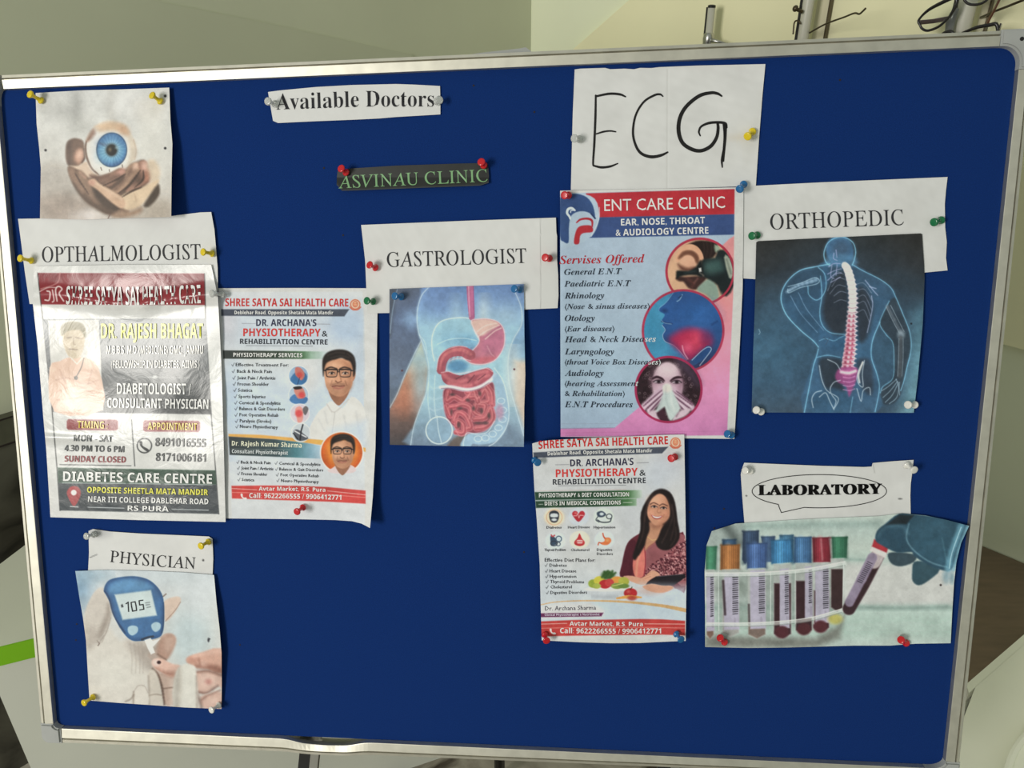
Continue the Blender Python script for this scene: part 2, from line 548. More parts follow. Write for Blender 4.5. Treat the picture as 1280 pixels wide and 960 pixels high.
bm = bmesh.new(); tube_bm(bm, [inv @ a0, inv @ a1], 0.009, 10); bm_obj('cross_bar', bm, M_BLACK, easel, True)
tb = [Vector(on_board_world(np.array(float(x)), np.array(float(y)), -0.03)) for x, y in ((566, 72), (600, 66), (650, 60.5), (657, 59), (664, 64), (664, 84), (566, 88))]
bm = bmesh.new(); prism_bm(bm, [inv @ v for v in tb], inv.to_3x3() @ Vector(NB) * -0.012); bm_obj('top_bracket', bm, M_CORNER, easel)
ta = Vector(on_board_world(np.array(615.0), np.array(78.0), -0.036))
bm = bmesh.new(); tube_bm(bm, [inv @ ta, inv @ a], 0.010, 10); bm_obj('centre_post', bm, M_BLACK, easel, True)

# ================================================================== printing engine
def _seg_dist(px, py, P, closed):
    d = np.full(px.shape, 1e9)
    n = len(P)
    for i in range(n if closed else n - 1):
        a, b = P[i], P[(i + 1) % n]
        ex, ey = b[0] - a[0], b[1] - a[1]
        L = ex * ex + ey * ey + 1e-12
        t = np.clip(((px - a[0]) * ex + (py - a[1]) * ey) / L, 0, 1)
        d = np.minimum(d, (px - a[0] - t * ex) ** 2 + (py - a[1] - t * ey) ** 2)
    return np.sqrt(d)

def _inside(px, py, P):
    ins = np.zeros(px.shape, bool)
    n = len(P)
    for i in range(n):
        (x0, y0), (x1, y1) = P[i], P[(i + 1) % n]
        if y0 == y1: continue
        c = ((y0 > py) != (y1 > py)) & (px < (x1 - x0) * (py - y0) / (y1 - y0) + x0)
        ins ^= c
    return ins

class Art:
    """what is printed on a sheet, in drawing units; fr() sets the drawing frame of the next strokes"""
    def __init__(s, X, Y, base):
        s.X, s.Y = X.ravel(), Y.ravel()
        s.C = np.tile(np.array(base, float), (s.X.size, 1))
        s.o, s.k = (0, 0), 1.0
        s.rs = np.random.RandomState(3)
    def fr(s, ox, oy, k):
        s.o, s.k = (ox, oy), float(k)
    def P(s, p):
        return np.asarray(p, float) / s.k + np.array(s.o, float)
    def _sel(s, x0, y0, x1, y1):
        return np.nonzero((s.X >= x0) & (s.X <= x1) & (s.Y >= y0) & (s.Y <= y1))[0]
    def _put(s, idx, al, col):
        if callable(col): col = col((s.X[idx] - s.o[0]) * s.k, (s.Y[idx] - s.o[1]) * s.k)
        al = np.clip(al, 0, 1)[:, None]
        s.C[idx] = s.C[idx] * (1 - al) + np.asarray(col, float) * al
    def poly(s, p, col, a=1.0, soft=0.9, sm=0):
        P = s.P(p)
        if sm: P = smooth_pts(P, sm, True)
        i = s._sel(P[:, 0].min() - soft, P[:, 1].min() - soft, P[:, 0].max() + soft, P[:, 1].max() + soft)
        if not len(i): return
        d = _seg_dist(s.X[i], s.Y[i], P, True)
        d = np.where(_inside(s.X[i], s.Y[i], P), -d, d)
        t = np.clip(0.5 - d / (2 * soft), 0, 1)
        s._put(i, a * t * t * (3 - 2 * t), col)
    def ell(s, c, r, col, rot=0.0, a=1.0, soft=0.9):
        c = s.P(c); r = np.array(r if isinstance(r, (tuple, list)) else (r, r), float) / s.k
        R = r.max() + soft
        i = s._sel(c[0] - R, c[1] - R, c[0] + R, c[1] + R)
        if not len(i): return
        q = math.radians(rot)
        x, y = s.X[i] - c[0], s.Y[i] - c[1]
        x, y = x * math.cos(q) + y * math.sin(q), -x * math.sin(q) + y * math.cos(q)
        d = (np.sqrt((x / r[0]) ** 2 + (y / r[1]) ** 2) - 1) * r.min()
        t = np.clip(0.5 - d / (2 * soft), 0, 1)
        s._put(i, a * t * t * (3 - 2 * t), col)
    def line(s, p, w, col, a=1.0, soft=0.7, sm=0, closed=False):
        P = s.P(p)
        if sm: P = smooth_pts(P, sm, closed)
        if isinstance(w, (tuple, list)):
            ws = np.interp(np.linspace(0, 1, len(P)), np.linspace(0, 1, len(w)), w) / s.k
            for j in range(len(P) - 1):
                s._line(P[j:j + 2], (ws[j] + ws[j + 1]) / 2, col, a, soft, False)
        else:
            s._line(P, w / s.k, col, a, soft, closed)
    def _line(s, P, w, col, a, soft, closed):
        m = w / 2 + soft
        i = s._sel(P[:, 0].min() - m, P[:, 1].min() - m, P[:, 0].max() + m, P[:, 1].max() + m)
        if not len(i): return
        d = _seg_dist(s.X[i], s.Y[i], P, closed) - w / 2
        t = np.clip(0.5 - d / (2 * soft), 0, 1)
        s._put(i, a * t * t * (3 - 2 * t), col)
    def glow(s, p, w, col, a=0.8, sm=6, closed=False):
        """a bright line with a soft halo, as in an x-ray drawing"""
        s.line(p, w * .6, col, a * .38, soft=w * 1.6 / s.k, sm=sm, closed=closed)
        s.line(p, w * .45, col, a, soft=.8, sm=sm, closed=closed)
    def ring(s, c, r, w, col, a=1.0):
        t = np.linspace(0, 2 * math.pi, 48, endpoint=False)
        r = r if isinstance(r, (tuple, list)) else (r, r)
        s.line([(c[0] + r[0] * math.cos(q), c[1] + r[1] * math.sin(q)) for q in t], w, col, a, closed=True)
    def mottle(s, scale, amp, seed=0, sx=1.0, sy=1.0):
        """soft irregular tone of the print or the paper"""
        r = np.random.RandomState(seed)
        v = np.zeros(s.X.size)
        for q in range(10):
            f = 2 * math.pi / (scale * r.uniform(.6, 1.8)); th = r.uniform(0, 6.28)
            v += np.sin((s.X * sx * math.cos(th) + s.Y * sy * math.sin(th)) * f + r.uniform(0, 6.28))
        s.C += (v / 3.2 * amp)[:, None]
    def texture(s, amp=0.06, seed=0, scales=(22, 9, 4.5, 2.4)):
        """fine irregular detail of a printed photograph"""
        v = np.ones(s.X.size)
        for q, sc in enumerate(scales):
            r = np.random.RandomState(seed * 7 + q)
            gx, gy = (s.X - s.X.min()) / sc, (s.Y - s.Y.min()) / sc
            g = r.uniform(-1, 1, (int(gy.max()) + 3, int(gx.max()) + 3))
            ix, iy = gx.astype(int), gy.astype(int)
            fx, fy = gx - ix, gy - iy
            fx, fy = fx * fx * (3 - 2 * fx), fy * fy * (3 - 2 * fy)
            v += amp * (0.9 ** q) * ((g[iy, ix] * (1 - fx) + g[iy, ix + 1] * fx) * (1 - fy) + (g[iy + 1, ix] * (1 - fx) + g[iy + 1, ix + 1] * fx) * fy)
        lum = s.C.mean(1, keepdims=True)
        k = np.clip((250 - lum) / 120, .25, 1)
        s.C *= 1 + (v[:, None] - 1) * k
    def grain(s, amp, seed=1):
        s.C += np.random.RandomState(seed).normal(0, amp, s.X.size)[:, None]

def vgrad(stops, axis=1):
    """colour that changes along y (axis 1) or x (axis 0) of the drawing frame"""
    ps = [q[0] for q in stops]; cs = np.array([q[1] for q in stops], float)
    def f(x, y):
        v = y if axis else x
        return np.stack([np.interp(v, ps, cs[:, k]) for k in range(3)], -1)
    return f

def rgrad(c, r, stops):
    ps = [q[0] for q in stops]; cs = np.array([q[1] for q in stops], float)
    def f(x, y):
        v = np.sqrt((x - c[0]) ** 2 + (y - c[1]) ** 2) / r
        return np.stack([np.interp(v, ps, cs[:, k]) for k in range(3)], -1)
    return f

# ---- lettering: outlines of Blender's own built-in face
ALPH = {'serif': (0x1D434, 0x1D44E, None), 'serifb': (0x1D400, 0x1D41A, 0x1D7CE), 'ital': (0x1D434, 0x1D44E, None),
        'italb': (0x1D468, 0x1D482, 0x1D7CE), 'sansb': (0x1D5D4, 0x1D5EE, 0x1D7EC), 'sans': None}
def style_text(t, st):
    if ALPH[st] is None: return t
    U, L, D = ALPH[st]
    o = ''
    for ch in t:
        if 'A' <= ch <= 'Z': o += chr(U + ord(ch) - 65)
        elif ch == 'h' and L == 0x1D44E: o += '\u210e'
        elif 'a' <= ch <= 'z': o += chr(L + ord(ch) - 97)
        elif '0' <= ch <= '9' and D: o += chr(D + ord(ch) - 48)
        else: o += ch
    return o
_tc = {}
def glyphs(t, st, spacing=1.0, off=0.0, res=2):
    key = (t, st, spacing, off)
    if key in _tc: return _tc[key]
    cu = bpy.data.curves.new('letters', 'FONT')
    cu.body = style_text(t, st)
    cu.size = 1.0
    cu.resolution_u = res
    cu.space_character = spacing
    cu.offset = off
    if st == 'serif': cu.shear = -0.27
    ob = bpy.data.objects.new('letters', cu)
    COL.objects.link(ob)
    dg = bpy.context.evaluated_depsgraph_get()
    ev = ob.evaluated_get(dg)
    me = ev.to_mesh()
    me.calc_loop_triangles()
    v = np.array([q.co[:2] for q in me.vertices], float).reshape(-1, 2)
    f = np.array([q.vertices[:] for q in me.loop_triangles], int).reshape(-1, 3)
    ev.to_mesh_clear()
    bpy.data.objects.remove(ob); bpy.data.curves.remove(cu)
    _tc[key] = (v, f)
    return v, f
_cap = {}
def cap_h(st):
    if st not in _cap:
        v, _ = glyphs('H', st)
        _cap[st] = v[:, 1].max() - v[:, 1].min()
    return _cap[st]

# ---- sheets
def resample(p, t):
    p = np.asarray(p, float)
    L = np.concatenate([[0], np.cumsum(np.hypot(*np.diff(p, axis=0).T))])
    L /= L[-1]
    return np.stack([np.interp(t, L, p[:, 0]), np.interp(t, L, p[:, 1])], -1)

SHEET_Z = {}
def color_mesh(name, co, faces, col, m, parent):
    me = bpy.data.meshes.new(name)
    nv, nf = len(co), len(faces)
    me.vertices.add(nv)
    me.vertices.foreach_set('co', np.ascontiguousarray(co, np.float32).ravel())
    k = faces.shape[1]
    me.loops.add(nf * k)
    me.loops.foreach_set('vertex_index', np.ascontiguousarray(faces, np.int32).ravel())
    me.polygons.add(nf)
    me.polygons.foreach_set('loop_start', np.arange(0, nf * k, k, dtype=np.int32))
    me.polygons.foreach_set('use_smooth', np.ones(nf, bool))
    me.update(calc_edges=True)
    at = me.color_attributes.new('print', 'FLOAT_COLOR', 'POINT')
    at.data.foreach_set('color', np.concatenate([col, np.ones((nv, 1))], 1).astype(np.float32).ravel())
    me.materials.append(m)
    me.validate()
    return link(bpy.data.objects.new(name, me), parent)

class Sheet:
    def __init__(s, name, label, cat, frame, top, right, bottom, left, z, white, paint=None, parts=(), base=None, dens=1.5, m=None, group=None, wave=0.0006, seed=0):
        """frame=(ox,oy,k): drawing frame the four edges are given in; z: height over the board, a number or z(x,y)"""
        s.white = white
        fr = lambda p: np.asarray(p, float) / frame[2] + np.array(frame[:2], float)
        T, R, B, L = fr(top), fr(right), fr(bottom), fr(left)
        T[0] = L[0]; T[-1] = R[0]; B[0] = L[-1]; B[-1] = R[-1]
        W = max(np.hypot(*np.diff(T, axis=0).T).sum(), np.hypot(*np.diff(B, axis=0).T).sum())
        H = max(np.hypot(*np.diff(L, axis=0).T).sum(), np.hypot(*np.diff(R, axis=0).T).sum())
        nu, nv = int(W * dens) + 2, int(H * dens) + 2
        u, v = np.linspace(0, 1, nu), np.linspace(0, 1, nv)
        t, b, l, r = resample(T, u), resample(B, u), resample(L, v), resample(R, v)
        U, V = u[None, :, None], v[:, None, None]
        G = (1 - V) * t[None] + V * b[None] + (1 - U) * l[:, None] + U * r[:, None] - ((1 - U) * (1 - V) * t[0] + U * (1 - V) * t[-1] + (1 - U) * V * b[0] + U * V * b[-1])
        X, Y = G[..., 0], G[..., 1]
        rs = np.random.RandomState(seed + 11)
        ph = rs.uniform(0, 6.28, 8); fx = rs.uniform(-.06, .06, 8); fy = rs.uniform(-.06, .06, 8)
        zf = z if callable(z) else (lambda x, y: z + 0 * x)
        def zz(x, y):
            x, y = np.asarray(x, float), np.asarray(y, float)
            w = sum(np.sin(x * fx[q] + y * fy[q] + ph[q]) for q in range(8)) / 8 + 1.0
            return zf(x, y) + wave * w * .5
        s.z = zz
        co = bl(X.ravel(), Y.ravel(), zz(X.ravel(), Y.ravel()))
        s.origin = np.array([co[:, 0].mean(), co[:, 1].mean(), co[:, 2].min()])
        s.root = root_empty(name, MB @ Matrix.Translation(s.origin), label, cat, group or ('specialist headings on the board' if name == 'heading_sheet' else None))
        co = co - s.origin
        A = Art(X, Y, base if base is not None else white)
        s.art_frame = frame
        A.fr(*frame)
        if paint: paint(A)
        col = s.albedo(A.C)
        ii = np.arange(nu * nv).reshape(nv, nu)
        F = np.stack([ii[:-1, :-1], ii[1:, :-1], ii[1:, 1:], ii[:-1, 1:]], -1).reshape(-1, 4)
        fcx = X.ravel()[F].mean(1); fcy = Y.ravel()[F].mean(1)
        own = np.zeros(len(F), int)
        for q, (pn, mask, lab) in enumerate(parts):
            own[mask(fcx, fcy)] = q + 1
        s.m = m or M_PAPER
        s.part = {}
        for q in range(len(parts) + 1):
            f = F[own == q]
            if not len(f): continue
            used, inv_ = np.unique(f, return_inverse=True)
            ob = color_mesh('sheet' if q == 0 else parts[q - 1][0], co[used], inv_.reshape(-1, 4), col[used], s.m, s.root)
            if q and parts[q - 1][2]: ob['label'] = parts[q - 1][2]
            s.part[q] = ob
        s.buf = {}
        s.blk = 'lettering'
        s.dz = 0.00035
    def albedo(s, C):
        C = np.asarray(C, float)
        L = (C @ np.array([.3, .59, .11]))[..., None]
        C = L + .86 * (C - L) * np.where(np.abs(C - L).max(-1, keepdims=True) > 12, 1, 1 / .86)
        return np.clip(0.80 * (lin(np.clip(C, 0, 255)) / lin(s.white)) ** 1.13, 0.004, 0.92)
    def text(s, t, st, base, h, col, frame=None, part=None, spacing=1.0, off=0.0, lean=0.0, res=2, bold=(0,)):
        """base: points along the baseline (drawing frame), the words fitted between its ends; h: capital height"""
        part = part or s.blk
        fr = frame or s.art_frame
        P = np.asarray(base, float) / fr[2] + np.array(fr[:2], float)
        hh = h / fr[2]
        v, f = glyphs(t, st, spacing, off, res)
        if not len(v): return
        x0, x1 = v[:, 0].min(), v[:, 0].max()
        tt = (v[:, 0] - x0) / (x1 - x0)
        if len(P) > 2: P = smooth_pts(P, 8)
        Q = resample(P, tt)
        Q2 = resample(P, np.clip(tt + .01, 0, 1)); Q1 = resample(P, np.clip(tt - .01, 0, 1))
        d = Q2 - Q1; d /= np.linalg.norm(d, axis=1)[:, None] + 1e-9
        y = v[:, 1] / cap_h(st) * hh
        px = Q[:, 0] + d[:, 1] * y + lean * y
        py = Q[:, 1] - d[:, 0] * y
        for bx in bold: s.add(part, px + bx, py, f, col, s.dz)
    def add(s, part, px, py, f, col, dz=0.00035):
        co = bl(px, py, s.z(px, py) + dz) - s.origin
        C = s.albedo(np.asarray(col(px, py), float)) if callable(col) else np.tile(s.albedo(np.array(col, float)[None]), (len(px), 1))
        s.buf.setdefault(part, []).append((co, f, C))
    def shape(s, pts, col, part='lettering', frame=None, dz=0.0003):
        """a filled printed outline (fan from its centre)"""
        fr = frame or s.art_frame
        P = np.asarray(pts, float) / fr[2] + np.array(fr[:2], float)
        c = P.mean(0); V = np.vstack([P, c]); n = len(P)
        f = np.array([(i, (i + 1) % n, n) for i in range(n)])
        s.add(part, V[:, 0], V[:, 1], f, col, dz)
    def done(s):
        for part, lst in s.buf.items():
            o, cs, fs, cl = 0, [], [], []
            for co, f, C in lst:
                cs.append(co); fs.append(f + o); cl.append(C); o += len(co)
            ob = color_mesh(part.split('|')[0], np.concatenate(cs), np.concatenate(fs), np.concatenate(cl), s.m, s.root)
            if '|' in part: ob['label'] = part.split('|')[1]
        return s

def in_poly(p, frame):
    P = np.asarray(p, float) / frame[2] + np.array(frame[:2], float)
    return lambda x, y: _inside(x, y, P)
def in_ell(c, r, frame):
    c = np.asarray(c, float) / frame[2] + np.array(frame[:2], float)
    r = np.array(r if isinstance(r, (tuple, list)) else (r, r), float) / frame[2]
    return lambda x, y: ((x - c[0]) / r[0]) ** 2 + ((y - c[1]) / r[1]) ** 2 < 1

# ================================================================== what is pinned to the board
INK = (38, 38, 40)
LIN = np.linspace

# ---------------------------------------------------------------- eyeball picture
def eye_art(A):
    W = (205, 203, 197)
    A.poly([(150, 110), (900, 110), (900, 800), (150, 800)], vgrad([(120, (204, 202, 196)), (420, (207, 204, 196)), (620, (196, 190, 180)), (780, (178, 166, 152))]))
    for c, r, col, a in [((250, 210), (70, 90), (176, 174, 168), .5), ((380, 190), (26, 110), (150, 148, 142), .6), ((345, 240), (60, 40), (160, 158, 152), .5),
                         ((560, 230), (16, 120), (168, 162, 152), .5), ((400, 310), (60, 50), (182, 180, 172), .6), ((260, 480), (70, 120), (192, 188, 180), .6),
                         ((640, 180), (90, 70), (214, 211, 205), .7), ((740, 230), (70, 60), (206, 200, 190), .6), ((760, 420), (70, 200), (210, 206, 196), .7),
                         ((270, 640), (110, 140), (164, 152, 138), .6), ((330, 720), (150, 70), (150, 128, 112), .5), ((790, 730), (80, 60), (176, 160, 140), .5), ((450, 765), (70, 22), (214, 206, 198), .7)]:
        A.ell(c, r, col, a=a, soft=10)
    A.fr(70, 140, 7.11)
    A.poly([(100, 270), (150, 235), (225, 246), (255, 300), (260, 400), (232, 455), (190, 486), (130, 490), (95, 440), (88, 350)], (124, 98, 82), sm=4, soft=2)
    A.poly([(95, 300), (120, 262), (140, 300), (130, 420), (150, 480), (112, 470), (90, 400)], (96, 74, 62), sm=4, soft=3, a=.8)
    A.ell((205, 392), (42, 66), (190, 146, 122), rot=8, soft=3); A.ell((208, 380), (24, 40), (216, 176, 152), rot=8, soft=3); A.line([(250, 330), (256, 400), (232, 450)], 10, (84, 60, 50), .8, soft=1.5, sm=5)
    A.poly([(120, 480), (200, 478), (275, 440), (330, 530), (372, 566), (290, 590), (200, 560)], (208, 182, 158), sm=4, soft=2)
    A.ell((480, 325), (224, 246), (206, 196, 180), soft=1.5); A.ell((470, 340), (200, 218), (222, 215, 203), soft=6)
    A.poly([(700, 260), (716, 380), (690, 440), (640, 480), (660, 380), (640, 220)], (200, 182, 158), sm=4, soft=4, a=.7)
    A.poly([(340, 140), (400, 104), (480, 86), (560, 96), (620, 130), (650, 200), (590, 190), (540, 172), (460, 168), (380, 178)], (204, 174, 142), sm=4, soft=4)
    A.ell((600, 160), (44, 34), (190, 150, 118), a=.8, soft=6, rot=40)
    A.poly([(268, 258), (300, 190), (330, 152), (352, 190), (320, 235), (285, 262)], (146, 104, 80), sm=3, soft=3)
    A.line([(270, 260), (262, 320), (276, 410), (318, 500), (378, 556)], [6, 12, 14, 10, 6], (112, 84, 68), .8, soft=1.5, sm=6); A.line([(690, 250), (712, 340), (700, 420)], 6, (176, 150, 124), .7, soft=2, sm=5)
    A.ell((350, 330), (40, 140), (196, 200, 204), a=.6, soft=8)
    A.ell((495, 337), (138, 155), (58, 84, 108)); A.ell((495, 337), (130, 147), rgrad((495, 330), 145, [(0, (110, 146, 160)), (.42, (132, 178, 200)), (.7, (96, 152, 186)), (1, (58, 100, 146))]))
    A.poly([(370, 280), (420, 220), (500, 195), (580, 230), (610, 290), (560, 280), (500, 260), (430, 290)], (70, 110, 158), sm=4, a=.5, soft=6); A.ell((430, 390), (60, 60), (120, 176, 196), a=.5, soft=8); A.line([(400, 285), (450, 295)], 22, (86, 96, 120), .6, soft=3)
    for k in range(46):
        q = k * 2 * math.pi / 46
        A.line([(495 + 58 * math.cos(q), 337 + 62 * math.sin(q)), (495 + 124 * math.cos(q + .05), 337 + 140 * math.sin(q + .05))], 3, (160, 200, 214) if k % 2 else (60, 108, 150), .3, soft=.6)
    A.ell((494, 337), (54, 58), (70, 82, 84), soft=2.5); A.ell((494, 338), (44, 48), (26, 27, 24), soft=1.2); A.ell((480, 335), (15, 19), (122, 106, 78), a=.85, soft=2); A.ell((538, 318), (14, 12), (166, 196, 200), a=.6, soft=2)
    for p in ([(398, 494), (406, 518)], [(474, 512), (476, 528)], [(588, 470), (592, 492)]): A.line(p, 9, (112, 96, 84), .8)
    # fingers and palms
    A.poly([(300, 590), (380, 580), (480, 545), (610, 515), (690, 455), (780, 430), (830, 520), (830, 620), (700, 740), (600, 780), (480, 720), (360, 640)], (104, 80, 66), sm=3, soft=3)
    A.poly([(105, 490), (160, 498), (222, 528), (300, 592), (380, 618), (500, 688), (592, 752), (606, 840), (650, 880), (600, 926), (480, 914), (380, 872), (260, 790), (180, 690), (130, 600)], (118, 92, 74), sm=3, soft=2)
    A.poly([(150, 600), (200, 690), (300, 790), (420, 860), (520, 900), (470, 915), (360, 868), (250, 786), (180, 690)], (88, 68, 54), sm=3, soft=4, a=.8)
    A.poly([(110, 500), (160, 505), (200, 590), (260, 690), (230, 720), (170, 640), (130, 580)], (152, 120, 98), sm=4, soft=3); A.poly([(188, 532), (232, 526), (282, 592), (330, 690), (400, 800), (360, 806), (270, 720), (212, 620)], (150, 120, 98), sm=4, soft=3)
    A.line([(170, 545), (215, 620), (290, 730)], [6, 12, 5], (86, 64, 52), .8, soft=1.5, sm=5); A.line([(215, 540), (260, 585)], 14, (196, 152, 130), .7, soft=2.5)
    A.poly([(330, 660), (400, 716), (500, 800), (565, 850), (530, 892), (430, 846), (350, 760)], (84, 66, 54), sm=4, soft=4)
    A.poly([(380, 592), (480, 542), (560, 500), (612, 515), (618, 552), (545, 606), (480, 660), (410, 640)], (152, 116, 96), sm=4, soft=1.8); A.poly([(300, 560), (400, 566), (480, 556), (420, 600), (340, 600)], (120, 88, 72), sm=4, soft=3)
    A.ell((574, 536), (44, 26), (206, 154, 134), rot=-35, soft=3); A.line([(400, 640), (500, 590), (560, 565)], 26, (104, 78, 64), .6, soft=4, sm=4)
    A.poly([(500, 690), (600, 610), (632, 500), (690, 452), (742, 466), (750, 512), (700, 580), (620, 665), (550, 720)], (176, 140, 114), sm=4, soft=1.8); A.poly([(510, 690), (600, 600), (640, 520), (680, 480), (700, 510), (640, 580), (560, 680)], (116, 88, 72), sm=4, soft=4, a=.75); A.ell((708, 482), (34, 24), (214, 176, 152), rot=-50, soft=3)
    A.poly([(620, 706), (700, 610), (742, 540), (732, 455), (778, 428), (816, 466), (832, 560), (800, 625), (720, 680)], (164, 122, 102), sm=4, soft=1.8); A.ell((790, 480), (30, 40), (208, 166, 146), soft=3); A.ell((730, 600), (60, 36), (96, 74, 62), rot=-45, a=.75, soft=5)
    A.poly([(816, 440), (880, 430), (926, 520), (912, 602), (850, 625), (826, 570)], (206, 186, 160), sm=4, soft=4); A.ell((806, 580), (26, 50), (184, 120, 92), a=.6, soft=5)
    A.poly([(570, 762), (640, 712), (740, 682), (850, 622), (912, 600), (900, 660), (820, 760), (742, 842), (650, 874), (596, 852)], (210, 184, 152), sm=3, soft=2.5)
    A.poly([(290, 612), (340, 594), (392, 640), (500, 700), (594, 762), (616, 826), (574, 856), (480, 792), (380, 702), (310, 652)], (204, 168, 138), sm=4, soft=1.8); A.line([(330, 612), (400, 660), (500, 720), (580, 775)], 14, (222, 192, 164), .7, soft=3, sm=5); A.ell((318, 628), (30, 24), (196, 146, 124), a=.8, soft=3)
    for p in ([(420, 655), (540, 600), (616, 552)], [(556, 722), (650, 652), (748, 520)], [(700, 672), (772, 600), (776, 520)], [(590, 755), (680, 700), (760, 668)]): A.line(p, [3, 14, 5], (74, 54, 44), .85, soft=1.5, sm=6)
    A.poly([(780, 832), (820, 762), (906, 640), (922, 720), (880, 792), (820, 842)], (78, 64, 52), sm=3, soft=2.5)
    A.poly([(560, 880), (660, 880), (760, 845), (745, 900), (600, 940), (500, 925)], (166, 136, 112), sm=3, soft=4); A.line([(700, 730), (712, 790)], 5, (180, 150, 120), .6, soft=2)
    A.ell((290, 915), (60, 40), (214, 206, 200), a=.8, soft=8); A.line([(478, 915), (462, 950)], 8, (110, 76, 66), .8)
    A.fr(*FE)
    for c in ((228, 431), (826, 421), (826, 160)): A.ell(c, 6, (26, 26, 30))
    A.texture(.045, 1); A.mottle(26, 2.5, 2); A.grain(2)
FE = (0, 80, 4)
Sheet('picture_sheet', 'small colour print of two hands cradling a blue eyeball', 'picture', FE,
      [(178, 145), (400, 132), (600, 127), (846, 118)], [(846, 118), (852, 280), (862, 400), (858, 560), (856, 765)],
      [(200, 772), (420, 778), (640, 770), (856, 765)], [(178, 145), (183, 300), (196, 420), (204, 520), (202, 640), (200, 772)],
      lambda x, y: 0.0045 + 0.016 * np.clip((x - 90) / 125, 0, 1) ** 1.5 * np.clip((y - 108) / 165, 0, 1) ** 1.2, (206, 204, 198), eye_art,
      parts=[('eyeball', in_ell((548, 424), (124, 134), FE), 'printed eyeball with a blue iris'), ('hands', in_poly([(338, 400), (372, 372), (412, 366), (424, 400), (428, 470), (402, 508), (440, 575), (560, 556), (604, 526), (668, 494), (735, 478), (775, 505), (802, 560), (800, 640), (720, 712), (650, 740), (560, 752), (480, 728), (410, 672), (368, 610), (332, 470)], FE), 'printed cupped hands')],
      m=M_GLOSSY, seed=1).done()

# ---------------------------------------------------------------- OPTHALMOLOGIST heading
def paper_art(seed, amp=2.0, marks=()):
    def f(A):
        A.mottle(60, amp, seed); A.mottle(14, amp * .5, seed + 1)
        for c, r in marks: A.ell(c, r, (40, 40, 44))
    return f
F2 = (0, 300, 4)
s = Sheet('heading_sheet', 'white paper heading reading OPTHALMOLOGIST', 'notice', (0, 0, 1),
      [(22.5, 273.5), (120, 272), (214, 270), (250, 265.5), (264, 265)], [(264, 265), (268, 287), (270, 310), (272, 335), (272.5, 374)],
      [(37, 380), (150, 379), (272.5, 374)], [(22.5, 273.5), (26, 300), (31, 340), (37, 380)], 0.0030, (214, 212, 206), paper_art(5), dens=.8, seed=2)
s.text('OPTHALMOLOGIST', 'serif', [(210, 111), (600, 104), (1003, 96)], 76, (52, 52, 54), frame=F2)
s.done()

